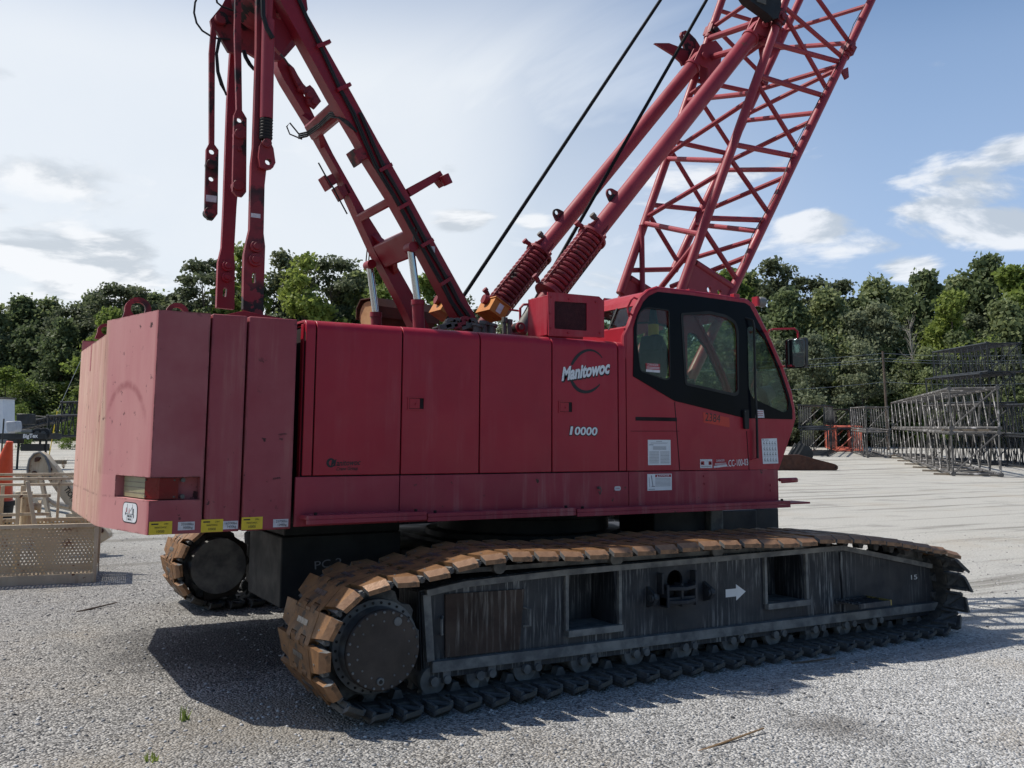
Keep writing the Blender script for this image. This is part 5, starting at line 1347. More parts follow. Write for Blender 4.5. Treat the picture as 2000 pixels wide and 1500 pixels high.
# roof lugs and work lamp
for u, v in ((1347, 571), (1434, 580)):
    c = P(u, v, y=-1.74); mb = MB(); mb.box(c.x-.03, c.x+.05, -1.77, -1.71, c.z-.03, c.z+.03); build(mb, 'roof_lug', 'red', cab, bevel=.003)
mb = MB(); c = P(1482, 588, y=-1.70); mb.mat(1).box(c.x-.06, c.x-.03, -1.74, -1.66, c.z-.06, c.z+.04); mb.mat(0).lathe((c.x-.03, -1.70, c.z), (1, -.1, -.15), [(0, .03), (.02, .05), (.09, .055), (.10, .045)], 18)
build(mb, 'work_lamp', ['lamp_body', 'red'], cab)
# decals on the near side
def sheet(u0, v0, u1, v1, y=YC0, m=0, b=None, lift=.0015):
    a = Q(u0, v0, y); e_ = Q(u1, v1, y); b.mat(m).box(min(a[0], e_[0]), max(a[0], e_[0]), y-lift-.0006, y-lift, min(a[1], e_[1]), max(a[1], e_[1]))
mb = MB(); sheet(1265, 859, 1310, 908, b=mb)
x0, z1 = Q(1265, 859); x1, z0 = Q(1310, 908); w = x1-x0; h = z1-z0
def line(xa, xb, zz, th, m): mb.mat(m).box(x0+w*xa, x0+w*xb, YC0-.0030, YC0-.0022, z0+h*zz, z0+h*zz+th)
line(.36, .62, .93, .004, 1); line(.12, .88, .88, .002, 1); line(.12, .84, .855, .002, 1); line(.06, .24, .79, .006, 1)
for k in range(6): line(.22, .80, .73-.025*k, .0025, 1)
for k in range(16): line(.06, .48, .52-.030*k, .0022 if k % 4 else .0035, 1); line(.54, .94, .52-.030*k, .0022 if k % 5 else .0035, 1)
build(mb, 'notice_sheet', ['white', 'ink_grey'], cab)
mb = MB(); sheet(1264, 926, 1312, 957, b=mb); x0, z1 = Q(1264, 926); x1, z0 = Q(1312, 957); w = x1-x0; h = z1-z0
line(.32, .97, .80, h*.16, 2)
for k in range(7): line(.32, .95, .70-.075*k, .004, 1)
mb.mat(1).beam((x0+w*.16, YC0-.0028, z0+h*.92), (x0+w*.22, YC0-.0028, z0+h*.26), .001, .009); mb.beam((x0+w*.07, YC0-.0028, z0+h*.8), (x0+w*.09, YC0-.0028, z0+h*.2), .001, .004); line(.17, .30, .22, .008, 1); line(.04, .30, .06, .006, 1)
mb.mat(0); textfit(mb, 'DANGER', (x0+w*.48, YC0-.0031, z0+h*.83), (x0+w*.90, YC0-.0031, z0+h*.83), h*.11); mb.xz([(x0+w*.38, z0+h*.82), (x0+w*.45, z0+h*.82), (x0+w*.415, z0+h*.95)], YC0-.0036, YC0-.0031)
build(mb, 'danger_sticker', ['white', 'ink_grey', 'ink_red'], cab)
mb = MB(); pts4 = [Q(u, v) for u, v in ((1487, 857), (1517, 856), (1520, 905), (1490, 906))]; mb.mat(0).xz(pts4, YC0-.0020, YC0-.0014)
for i in range(5):
    for j in range(4):
        fx, fz = .10+.18*i, .13+.22*j; bx = pts4[3][0]+(pts4[0][0]-pts4[3][0])*(fz)+(pts4[1][0]-pts4[0][0])*fx; bz = pts4[3][1]+(pts4[0][1]-pts4[3][1])*fz
        mb.mat(1).beam((bx, YC0-.0026, bz), (bx+.012, YC0-.0026, bz+.030), .001, .004); mb.mat(1).box(bx+.004, bx+.020, YC0-.0030, YC0-.0022, bz, bz+.006); mb.box(bx-.002, bx+.026, YC0-.0030, YC0-.0022, bz-.012, bz-.0095)
a_ = pts4[0]; mb.box(a_[0]+.01, a_[0]+.035, YC0-.0030, YC0-.0022, a_[1]-.014, a_[1]-.008); mb.box(a_[0]+.05, a_[0]+.10, YC0-.0030, YC0-.0022, a_[1]-.014, a_[1]-.010)
build(mb, 'hand_signal_sheet', ['white', 'ink'], cab)
mb = MB(); sheet(1367, 897, 1391, 914, b=mb); x0, z1 = Q(1367, 897); x1, z0 = Q(1391, 914); w = x1-x0; h = z1-z0
line(.06, .34, .36, h*.40, 1); line(.70, .94, .36, h*.40, 1); line(.08, .9, .16, .006, 2); line(.1, .22, .42, h*.2, 0); line(.76, .88, .42, h*.22, 0)
build(mb, 'cab_sticker', ['decal_white', 'ink_red', 'ink_grey'], cab)
mb = MB(); c0 = Q(1394, 912); c1 = Q(1419, 910)
mb.mat(1).xz([Q(1395, 909), Q(1419, 907), Q(1419, 900), Q(1413, 895), Q(1400, 896), Q(1395, 902)], YC0-.0018, YC0-.0012); mb.mat(0).xz([Q(1394, 914), Q(1420, 911), Q(1419.5, 907), Q(1394, 910)], YC0-.0022, YC0-.0016)
mb.mat(0); textfit(mb, 'DANGER', (*Q(1399, 902)[:1], YC0-.002, Q(1399, 902)[1]), (Q(1415, 901)[0], YC0-.002, Q(1415, 901)[1]), .022)
for k in range(2): a_ = Q(1396, 905.5+k*2.0); e_ = Q(1418, 904.2+k*2.0); mb.beam((a_[0], YC0-.0023, a_[1]), (e_[0], YC0-.0023, e_[1]), .0008, .005)
build(mb, 'torn_danger_sticker', ['decal_white', 'ink_red'], cab)
mb = MB(); p0 = Q(1421, 911.5); p1 = Q(1461, 908.5); textfit(mb, '.CC-100-03', (p0[0], YC0-.002, p0[1]), (p1[0], YC0-.002, p1[1]), .065); build(mb, 'lettering', 'white', cab)
mb = MB(); mb.mat(0).xz([Q(1373, 805), Q(1424, 816), Q(1425, 835), Q(1374, 825)], YC0-.0020, YC0-.0014); mb.mat(1); p0 = Q(1377, 821.5); p1 = Q(1406, 825.5); textfit(mb, '2384', (p0[0], YC0-.002, p0[1]), (p1[0], YC0-.002, p1[1]), .078)
build(mb, 'red_number_tape', ['tape_red', 'ink'], cab)
# stickers inside the glass
mb = MB(); yv = YC0+.007
mb.mat(1).xz([Q(u, v, yv) for u, v in ((1261, 709), (1289, 711), (1289, 723), (1262, 721))], yv, yv+.001); mb.mat(0).xz([Q(u, v, yv) for u, v in ((1262, 721), (1289, 723), (1289, 728), (1262, 726))], yv, yv+.001)
mb.mat(0); p0 = Q(1265, 714, yv); p1 = Q(1286, 715.5, yv); textfit(mb, 'DANGER', (p0[0], yv-.0005, p0[1]), (p1[0], yv-.0005, p1[1]), .022)
for k in range(2): a_ = Q(1263, 716.5+k*2.4, yv); e_ = Q(1288, 718+k*2.4, yv); mb.beam((a_[0], yv-.0006, a_[1]), (e_[0], yv-.0006, e_[1]), .0008, .005)
build(mb, 'window_sticker', ['decal_white', 'ink_red'], cab)
mb = MB(); mb.mat(0).xz([Q(u, v) for u, v in ((1474, 800), (1490, 801), (1492, 816), (1474, 816))], YC0-.0085, YC0-.0078); mb.mat(1)
for k in range(3): a_ = Q(1476, 804+k*4); e_ = Q(1489, 804+k*4); mb.beam((a_[0], YC0-.0092, a_[1]), (e_[0], YC0-.0092, e_[1]), .0008, .006)
build(mb, 'small_sticker', ['decal_white', 'ink_red'], cab)
# inside the cab
mb = MB(); mb.box(1.95, 2.45, -1.58, -1.10, 1.64, 1.98); mb.box(1.95, 2.50, -1.60, -1.08, 1.98, 2.10); mb.obox((1.98, -1.34, 2.42), (.25, 0, 1), (0, 1, 0), (1, 0, -.25), .72, .48, .12); mb.obox((2.06, -1.34, 2.86), (.2, 0, 1), (0, 1, 0), (1, 0, -.2), .18, .28, .10)
build(mb, 'operator_seat', 'seat', cab, bevel=.03, seg=3)
mb = MB(); mb.box(2.45, 2.85, -1.20, -1.0, 1.64, 2.05); mb.tube((2.70, -1.55, 1.64), (2.86, -1.55, 2.16), .03); mb.tube((2.62, -1.60, 2.1), (2.62, -1.60, 2.34), .018); mb.tube((2.55, -1.1, 2.05), (2.58, -1.1, 2.3), .018)
mb.obox((2.86, -1.0, 2.36), (.35, 0, -1), (0, 1, 0), (1, 0, .35), .36, .24, .05); mb.beam((2.42, -1.05, 2.95), (2.80, -1.02, 2.34), .06, .05); mb.path([(2.55, -1.05, 2.86), (2.85, -1.03, 2.52), (2.9, -1.03, 2.4)], .012, 6)
build(mb, 'control_console', 'black', cab, bevel=.008)
mb = MB(); c = P(1499, 770, y=-1.5); mb.lathe((c.x-.08, -1.5, c.z-.02), (.85, -.25, .35), [(0, .09), (.01, .10), (.12, .075), (.14, .03)], 20); mb.tube((c.x, -1.5, c.z-.05), (c.x+.05, -1.5, c.z-.18), .02); mb.box(c.x-.1, c.x+.2, -1.65, -1.2, c.z-.20, c.z-.16)
build(mb, 'cab_fan', 'lamp_body', cab)
mb = MB(); c0 = P(1276, 630, y=-1.35); mb.mat(0).tube((c0.x, -1.35, 1.64), (c0.x, -1.35, c0.z-.02), .055, n=16); mb.mat(1).tube((c0.x, -1.35, c0.z-.018), (c0.x, -1.35, c0.z+.14), .05, .03, n=14)
build(mb, 'yellow_post', ['decal_yellow', 'black'], cab)
# ---------------- lettering on the doors
d4 = doors[4]; yl = YH-.0012
mb = MB(); cx_, cz_ = Q(1147, 725); rr = .205
for a0, a1 in ((40, 165), (205, 325)):
    po, pi_ = [], []
    for k in range(25):
        a = R(a0+(a1-a0)*k/24); f = math.sin(PI*k/24)
        wdt = .012+.026*(.5-.5*math.cos(a-R(20)))
        wdt *= (.55+.45*min(1, 4*min(k, 24-k)/24+.35))
        po.append((cx_+rr*math.cos(a)*.96+.03*math.sin(a), cz_+rr*math.sin(a))); pi_.append((cx_+(rr-wdt)*math.cos(a)*.96+.03*math.sin(a), cz_+(rr-wdt)*math.sin(a)))
    plate(mb, po+pi_[::-1], [], yl-.0006, yl)
build(mb, 'logo_ring', 'ink', d4)
p0 = P(1096.5, 743, y=yl); p1 = P(1191, 728, y=yl)
mb = MB(); off = Vector((.006, 0, -.010)); textfit(mb, 'Manitowoc', p0+off, p1+off, .122, shear=.22, offset=.06, lift=.0010, up=(0, 0, 1)); build(mb, 'logo_shadow', 'ink', d4)
mb = MB(); textfit(mb, 'Manitowoc', p0, p1, .118, shear=.22, offset=.042, lift=.0022, up=(0, 0, 1)); build(mb, 'logo_lettering', 'white', d4)
p0 = P(1112, 848.5, y=yl); p1 = P(1166.5, 850, y=yl)
pa = p0.lerp(p1, .13); pb = p0.lerp(p1, .185); ov = Vector((-.006, 0, -.005)); ow = Vector((.006, 0, -.005))
mb = MB()
for bd_, qa, qb in (('1', p0, pa), ('0000', pb, p1)): textfit(mb, bd_, qa+ov, qb+ow, .083, shear=.12, offset=.06, lift=.0010, up=(0, 0, 1))
build(mb, 'number_outline', 'ink', d4)
mb = MB()
for bd_, qa, qb in (('1', p0, pa), ('0000', pb, p1)): textfit(mb, bd_, qa, qb, .072, shear=.12, offset=.026, lift=.0022, up=(0, 0, 1))
build(mb, 'number_lettering', 'white', d4)
d1 = doors[1]; mb = MB(); c = Q(646, 904); plate(mb, circ(c[0], c[1], .036, 24), [circ(c[0]+.006, c[1], .022, 16)], yl-.0006, yl)
textfit(mb, 'M', P(646, 910, y=yl), P(657, 910, y=yl), .052, shear=.25, offset=.03, up=(0, 0, 1)); textfit(mb, 'anitowoc', P(657, 910, y=yl), P(704, 908, y=yl), .042, shear=.22, offset=.012, up=(0, 0, 1)); textfit(mb, 'Crane Group', P(657, 919, y=yl), P(699, 917.5, y=yl), .026, shear=.25, offset=.01, up=(0, 0, 1))
build(mb, 'group_lettering', 'ink', d1)

# ================================================================== ground
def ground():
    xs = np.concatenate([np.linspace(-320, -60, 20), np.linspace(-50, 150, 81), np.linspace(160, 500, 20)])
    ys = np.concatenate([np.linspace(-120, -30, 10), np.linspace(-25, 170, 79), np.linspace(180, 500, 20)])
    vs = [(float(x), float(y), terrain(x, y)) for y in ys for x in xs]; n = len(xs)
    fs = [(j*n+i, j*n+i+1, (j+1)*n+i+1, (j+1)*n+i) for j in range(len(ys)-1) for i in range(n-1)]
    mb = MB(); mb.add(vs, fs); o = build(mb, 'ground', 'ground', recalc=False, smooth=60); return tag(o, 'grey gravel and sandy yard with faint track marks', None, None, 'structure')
_t0 = terrain
def terrain(x, y):
    s = (x-CX)*FH.x + (y-CY)*FH.y
    e = min(s-50, 110)
    if e <= 0: return 0.0
    if e < 20: return 0.026*e*e/40
    return 0.026*(e-10)
ground()
# loose stones in the foreground
def stones():
    rj = np.random.RandomState(4); N = 12000
    t = (1+5**.5)/2
    iv = np.array([(-1, t, 0), (1, t, 0), (-1, -t, 0), (1, -t, 0), (0, -1, t), (0, 1, t), (0, -1, -t), (0, 1, -t), (t, 0, -1), (t, 0, 1), (-t, 0, -1), (-t, 0, 1)])/math.sqrt(1+t*t)
    fc = np.array([(0, 11, 5), (0, 5, 1), (0, 1, 7), (0, 7, 10), (0, 10, 11), (1, 5, 9), (5, 11, 4), (11, 10, 2), (10, 7, 6), (7, 1, 8), (3, 9, 4), (3, 4, 2), (3, 2, 6), (3, 6, 8), (3, 8, 9), (4, 9, 5), (2, 4, 11), (6, 2, 10), (8, 6, 7), (9, 8, 1)])
    s = 4.0*np.power(5.0, rj.rand(N)); f = rj.rand(N)*2-1; lat = f*s*.62
    x = CX+FH.x*s+RGT.x*lat; y = CY+FH.y*s+RGT.y*lat
    sz = .005+.011*rj.rand(N)**2.5
    V = iv[None]*(sz[:, None, None])*(0.7+.6*rj.rand(N, 12, 1))*np.stack([.8+.5*rj.rand(N), .8+.5*rj.rand(N), .5+.3*rj.rand(N)], 1)[:, None, :]
    V += np.stack([x, y, sz*.15], 1)[:, None, :]
    me = bpy.data.meshes.new('gravel'); F = (fc[None]+(np.arange(N)*12)[:, None, None]).reshape(-1)
    me.vertices.add(N*12); me.vertices.foreach_set('co', V.reshape(-1)); me.loops.add(len(F)); me.loops.foreach_set('vertex_index', F.astype(np.int32))
    me.polygons.add(N*20); me.polygons.foreach_set('loop_start', np.arange(0, len(F), 3, dtype=np.int32)); me.update(); me.validate()
    m, Nn, L, b = new_mat('loose_stone'); tt = NT(Nn, L); g = Nn.new('ShaderNodeNewGeometry')
    rr = Nn.new('ShaderNodeValToRGB'); L.new(g.outputs['Random Per Island'], rr.inputs[0])
    rr.color_ramp.elements[0].color = (.05, .05, .055, 1); rr.color_ramp.elements[1].color = (.52, .51, .50, 1)
    L.new(rr.outputs[0], b.inputs['Base Color']); b.inputs['Roughness'].default_value = .9
    me.materials.append(m); o = bpy.data.objects.new('gravel', me); C.objects.link(o); tag(o, 'loose pale and dark stones over the yard', None, None, 'stuff')
stones()

# ================================================================== trees
rt = np.random.RandomState(11)
def leaf_cloud(centers, radii, per, size, flat=1.0, up=0.35):
    vs = []
    for c, r, n in zip(centers, radii, per):
        d = rt.normal(size=(n, 3)); d /= np.linalg.norm(d, axis=1)[:, None]
        rad = r*(np.power(rt.rand(n), .6)*1.12*np.where(rt.rand(n) < .14, 1.4, 1.0))[:, None]; p = np.array(c)+d*rad*np.array([1, 1, flat])
        nrm = rt.normal(size=(n, 3))+np.array([0, 0, up])+d*.4; nrm /= np.linalg.norm(nrm, axis=1)[:, None]
        a = np.cross(nrm, rt.normal(size=(n, 3))); a /= np.linalg.norm(a, axis=1)[:, None]; b = np.cross(nrm, a)
        s = (size*(.55+.9*rt.rand(n)))[:, None]; w = s*(.5+.35*rt.rand(n))[:, None]
        vs.append(np.stack([p-a*s, p+b*w, p+a*s, p-b*w], 1))
    V = np.concatenate(vs); return V.reshape(-1, 3)
def leaf_mesh(name, V, mat):
    n = len(V)//4; me = bpy.data.meshes.new(name); me.vertices.add(n*4); me.vertices.foreach_set('co', V.astype(np.float32).reshape(-1))
    me.loops.add(n*4); me.loops.foreach_set('vertex_index', np.arange(n*4, dtype=np.int32)); me.polygons.add(n); me.polygons.foreach_set('loop_start', np.arange(0, n*4, 4, dtype=np.int32))
    me.update(); me.materials.append(M[mat]); return me
def trunk_mesh(h, r, limbs, mat='bark', bend=.3, top=.9):
    mb = MB(); pts = [Vector((0, 0, -.3))]; rr = [r*1.25]
    for k in range(1, 7):
        pts.append(Vector((rt.uniform(-bend, bend)*k/6, rt.uniform(-bend, bend)*k/6, h*top*k/6))); rr.append(r*(1-.14*k))
    for i in range(6): mb.tube(pts[i], pts[i+1], rr[i], rr[i+1], n=8, cap=False)
    for c in limbs:
        z = max(h*.12, min(c[2]-rt.uniform(.04, .16)*h, h*top*.97)); f = z/(h*top)*6; i = min(int(f), 5); s0 = pts[i].lerp(pts[i+1], f-i); e = Vector(c); m = s0.lerp(e, .5)+Vector((0, 0, rt.uniform(-.02, .03)*h))
        q = r*.35*(1.1-z/h); mb.tube(s0, m, q, q*.7, n=5, cap=False); mb.tube(m, e, q*.7, q*.2, n=5, cap=False)
    me = bpy.data.meshes.new('trunk'); me.from_pydata(mb.v, [], mb.f); me.materials.append(M[mat]); me.update()
    me.polygons.foreach_set('use_smooth', [True]*len(me.polygons)); return me
H0 = 20.0
def gen_broad(seed, wid=.27, base=.14, n=62, mat='leaf_oak', per=150, size=.29, lump=.10):
    rt.seed(seed); cs, rs = [], []
    lob = [(rt.uniform(0, 2*PI), rt.uniform(.75, 1.25)) for _ in range(5)]
    for k in range(n):
        z = base+(1-base)*np.power(rt.rand(), .8); z = min(z, .965); t = (z-base)/(1-base)
        env = wid*math.sin(PI*min(1, (.16+.84*t)**.72))**.75*(.95 if t < .9 else .7); a = rt.uniform(0, 2*PI)
        kf = 1+.22*math.sin(2*a+lob[0][0])+.15*math.sin(5*t*PI+lob[1][0]+a)
        r = env*kf*np.power(rt.rand(), .42); cs.append((r*math.cos(a)*H0, r*math.sin(a)*H0, z*H0)); rs.append(H0*lump*rt.uniform(.55, 1.15)*(1 if t < .8 else .75))
    V = leaf_cloud(cs, rs, [int(per*rt.uniform(.7, 1.3)) for _ in cs], size, .75)
    return trunk_mesh(H0, .26, cs[::3]), leaf_mesh('crown', V, mat)
def gen_pine(seed, base=.55, wid=.19, n=34, umbrella=True, mat='leaf_pine', per=170):
    rt.seed(seed); cs, rs = [], []
    for k in range(n):
        t = rt.rand(); z = base+(.97-base)*t
        env = wid*(math.sin(PI*(.22+.70*t)) if umbrella else (1.05-.85*t)); a = rt.uniform(0, 2*PI); r = env*np.power(rt.rand(), .4)*rt.uniform(.8, 1.2)
        cs.append((r*math.cos(a)*H0, r*math.sin(a)*H0, z*H0)); rs.append(H0*rt.uniform(.042, .078))
    V = leaf_cloud(cs, rs, [int(per*rt.uniform(.6, 1.3)) for _ in cs], .21, .5, .9)
    return trunk_mesh(H0, .23, cs[::1], bend=.5, top=.93), leaf_mesh('crown', V, mat)
def gen_dead(seed):
    rt.seed(seed); cs = []
    for k in range(26): t = rt.rand(); a = rt.uniform(0, 2*PI); r = .20*(1.1-t)*rt.uniform(.4, 1); cs.append((r*math.cos(a)*H0, r*math.sin(a)*H0, (.35+.63*t)*H0))
    tw = []
    for c in cs:
        for q in range(3): tw.append((c[0]+rt.uniform(-1, 1), c[1]+rt.uniform(-1, 1), c[2]+rt.uniform(.2, 1.4)))
    return trunk_mesh(H0, .22, cs+tw, 'dead_wood', .4), None
KINDS = {'oak': [gen_broad(21), gen_broad(22, .24, .10), gen_broad(23, .30, .18, 70), gen_broad(24, .22, .2, 52)],
         'bright': [gen_broad(31, .24, .2, 50, 'leaf_bright', 130, .28, .09), gen_broad(32, .2, .16, 44, 'leaf_bright', 130, .28, .085)],
         'grey': [gen_broad(41, .27, .05, 60, 'leaf_grey', 150, .26, .095), gen_broad(42, .3, .04, 66, 'leaf_grey', 150, .26, .095)],
         'pine': [gen_pine(51), gen_pine(52, .48, .17, 30), gen_pine(53, .60, .21, 30), gen_pine(54, .40, .16, 40, False)],
         'low': [gen_broad(61, .36, .02, 70, 'leaf_oak', 80, .36, .12), gen_broad(62, .40, .02, 70, 'leaf_oak', 80, .36, .12), gen_broad(63, .38, .02, 66, 'leaf_bright', 70, .34, .11)],
         'dead': [gen_dead(71)]}
NAME = {'oak': 'broadleaf_tree', 'bright': 'broadleaf_tree', 'grey': 'broadleaf_tree', 'pine': 'pine_tree', 'low': 'shrub', 'dead': 'dead_tree'}
CAT = {'oak': 'tree', 'bright': 'tree', 'grey': 'tree', 'pine': 'pine tree', 'low': 'bush', 'dead': 'dead tree'}
rr_ = random.Random(8); proto = {}
def tree(kind, u, v, s, label, group=None, var=None, wide=1.0):
    var = rr_.randrange(len(KINDS[kind])) if var is None else var
    g = at_depth(u, 858, s); z0 = terrain(g.x, g.y); top = at_depth(u, v, s).z; h = top-z0
    tr, cr = KINDS[kind][var]; root = thing(NAME[kind], label, CAT[kind], (g.x, g.y, z0), group)
    k = h/(H0*.985); root.scale = (k*wide, k*wide, k); root.rotation_euler = (0, 0, rr_.uniform(0, 6.28))
    if kind == 'low':
        o = bpy.data.objects.new('stems', tr); C.objects.link(o); o.parent = root
    else:
        o = bpy.data.objects.new('trunk', tr); C.objects.link(o); o.parent = root
    if cr:
        o = bpy.data.objects.new('crown' if kind != 'low' else 'foliage', cr); C.objects.link(o); o.parent = root
    return root
# the skyline trees, left of the mast
SKY = [('oak', -30, 600, 120, 'round dark tree at the left picture edge'), ('oak', 28, 586, 124, 'broad dark tree second from the left picture edge'), ('oak', 76, 590, 126, 'dark tree between the left edge and the small lone pine', None),
 ('pine', 122, 580, 122, 'small lone pine with thin trunk against the sky left of the counterweight'), ('oak', 168, 577, 126, 'tree just left of the two rounded pines behind the counterweight corner'),
 ('pine', 207, 553, 120, 'left one of two rounded pines above the counterweight corner'), ('pine', 246, 554, 123, 'right one of two rounded pines above the counterweight corner'), ('bright', 200, 607, 112, 'bright green tree standing in front of the rounded pines'),
 ('oak', 290, 580, 128, 'tree behind the lifting eyes of the counterweight'), ('pine', 345, 548, 126, 'thin pine left of the far back hitch link'), ('pine', 388, 506, 120, 'tall open pine just left of the far back hitch link'),
 ('bright', 462, 484, 122, 'bright green tree seen between the two back hitch links'), ('pine', 548, 488, 124, 'dark pine right of the near back hitch link'), ('bright', 586, 503, 117, 'bright green tree right of the near back hitch link'),
 ('pine', 640, 500, 121, 'wide dark pine halfway between the hitch links and the mast'), ('oak', 690, 538, 125, 'dark tree just left of the mast foot'), ('bright', 738, 522, 118, 'bright green tree seen between the mast raising cylinders'),
 ('bright', 838, 540, 120, 'bright green tree seen between the two mast legs'), ('pine', 905, 572, 130, 'small pine peeping out right of the mast foot'),
 ('oak', 1028, 628, 126, 'low tree top left of the red filter box'),
 # right of the boom
 ('bright', 1432, 534, 122, 'light green tree behind the boom foot'), ('oak', 1468, 540, 126, 'dark tree behind the work lamp of the cab'), ('pine', 1524, 503, 120, 'tallest umbrella pine right of the cab'), ('oak', 1545, 575, 114, 'round tree below the umbrella pine'),
 ('pine', 1588, 543, 124, 'flat topped pine right of the tallest umbrella pine'), ('pine', 1648, 543, 122, 'broad dark pine in the middle of the right tree line'), ('oak', 1625, 572, 115, 'large round tree in front of the broad dark pine'), ('oak', 1722, 553, 124, 'pointed green tree right of the broad dark pine'),
 ('oak', 1765, 570, 127, 'tree behind the bleached dead tree'), ('oak', 1818, 536, 121, 'tall tree above the top lattice section'), ('oak', 1884, 548, 126, 'tree behind the light green crown near the right edge'), ('bright', 1872, 574, 112, 'light green round crown above the stacked lattice sections'),
 ('oak', 1945, 506, 123, 'tallest tree near the right picture edge'), ('bright', 1996, 528, 117, 'light green tree at the right picture edge'), ('oak', 2050, 515, 122, 'dark tree cut by the right picture edge'),
 ('grey', 1592, 660, 104, 'grey green bushy tree right of the wing mirror'), ('dead', 1790, 612, 108, 'bleached leafless tree in front of the right tree line')]
for t in SKY: tree(*t[:5], group=None)
# fill behind and below them
gl = {'oak': 'mid green tree inside the tree line', 'grey': 'greyish green tree inside the tree line', 'pine': 'dark pine inside the tree line'}
def fill(u0, u1, step, vlo, vhi, s0, s1, kinds, where):
    u = u0
    while u < u1:
        k = rr_.choice(kinds); tree(k, u+rr_.uniform(-12, 12), rr_.uniform(vlo, vhi), rr_.uniform(s0, s1), gl[k]+' '+where, 'filler trees '+where); u += step*rr_.uniform(.8, 1.2)
fill(-40, 140, 34, 625, 665, 116, 124, ['oak', 'oak', 'grey', 'pine'], 'left of the counterweight')
fill(310, 700, 36, 585, 640, 118, 128, ['oak', 'oak', 'pine', 'grey'], 'behind the crane rear')
fill(720, 1060, 42, 630, 665, 118, 128, ['oak', 'grey'], 'behind the engine house')
fill(1090, 1440, 24, 628, 660, 118, 128, ['oak', 'grey', 'oak'], 'behind the cab'); fill(1230, 1560, 22, 655, 720, 108, 116, ['oak', 'grey', 'oak'], 'seen through the cab windows')
fill(1490, 2060, 30, 590, 650, 112, 124, ['oak', 'oak', 'grey'], 'right of the cab')
fill(1490, 2060, 38, 650, 710, 106, 112, ['oak', 'grey'], 'at the front of the wood')
def bushes(u0, u1, step, vlo, vhi, s, where):
    u = u0
    while u < u1:
        tree('low', u, rr_.uniform(vlo, vhi), s+rr_.uniform(-4, 4), 'leafy bush at the foot of the wood '+where, 'bushes '+where, wide=1.5); u += step*rr_.uniform(.8, 1.2)
bushes(-30, 180, 30, 700, 770, 112, 'left of the counterweight'); bushes(1230, 1480, 36, 700, 760, 110, 'behind the cab'); bushes(1520, 2060, 30, 740, 790, 108, 'right of the cab')
tree('low', 36, 792, 84, 'bright young bush between the white box and the lattice boom', var=2); tree('low', 138, 796, 86, 'bright young bush beside the dark guyed pole', var=2)

# ================================================================== lattice sections in the yard
def lattice(o, a, b, H, mats, label, group=None, n=8, rc=.065, rl=.028, name='lattice_section', z=None):
    """o near-left-bottom corner, a vector along the section, b vector across its end"""
    o = Vector(o); a = Vector(a); b = Vector(b); up = Vector((0, 0, H)); root = thing(name, label, 'boom section', o, group)
    c = [o, o+b, o+b+up, o+up]
    for p in c:
        mb = MB(); mb.tube(p, p+a, rc, n=8); mb.tube(p-a.normalized()*.12, p, rc*1.5, n=8); build(mb, 'chord', mats, root)
    for fi, (p, q) in enumerate(((0, 1), (1, 2), (2, 3), (3, 0))):
        mb = MB(); 
        for k in range(n):
            t0, t1, t2 = k/n, (k+.5)/n, (k+1)/n
            mb.tube(c[p]+a*t0, c[q]+a*t1, rl, n=6); mb.tube(c[q]+a*t1, c[p]+a*t2, rl, n=6)
        build(mb, 'lacing', mats, root)
    for e in (0, 1):
        mb = MB(); k = [p+a*e for p in c]
        for i in range(4): mb.tube(k[i], k[(i+1) % 4], rl*1.3, n=6)
        mb.tube(k[0], k[2], rl*1.2, n=6)
        build(mb, 'end_frame', mats, root)
    return root
def GZ(u, v): return G(u, v)
nl = GZ(1862, 930); nr = GZ(1960, 933); fl = GZ(1745, 889)
a1 = fl-nl; b1 = nr-nl; b1 = b1-a1*(b1.dot(a1)/a1.dot(a1))*.55
s_nl = (nl.x-CX)*FH.x+(nl.y-CY)*FH.y; H1 = at_depth(1862, 845, s_nl).z-nl.z-.12
lattice(nl+Vector((0, 0, .12)), a1, b1, H1, 'rust_lattice', 'weathered grey lattice section lying on the ground, lower of the front pair', 'front pair of lattice sections', 11, .085, .040)
lattice(nl+Vector((.02, 0, .12+H1+.24)), Vector((a1.x, a1.y, a1.z-.15)), b1*1.01, H1*.97, 'rust_lattice', 'weathered rusty lattice section on top of the front pair', 'front pair of lattice sections', 11, .085, .040)
# dunnage under and between the sections
def timber(c, d, l, label, group):
    mb = MB(); mb.obox(Vector(c)+Vector((0, 0, .06)), d, Vector((-d[1], d[0], 0)), (0, 0, 1), l, .18, .12); tag(build(mb, 'timber_batten', 'timber', bevel=.01, loc=c), label, 'timber', group)
bd = b1.normalized()
for k in range(7):
    c = nl+a1*(.04+.15*k)+b1*.4; c.z = terrain(c.x, c.y); timber(c, (bd.x, bd.y, 0), b1.length*1.5, 'weathered timber batten on the gravel under the front lattice section', 'battens under the front lattice section')
for k in range(2):
    c = nl+a1*(.08+.8*k)+b1*.5; c.z = nl.z+.12+H1+.06+(a1.z)*(.08+.8*k); timber(c, (bd.x, bd.y, 0), b1.length*1.1, 'weathered timber batten between the two front lattice sections', 'battens between the front lattice sections')
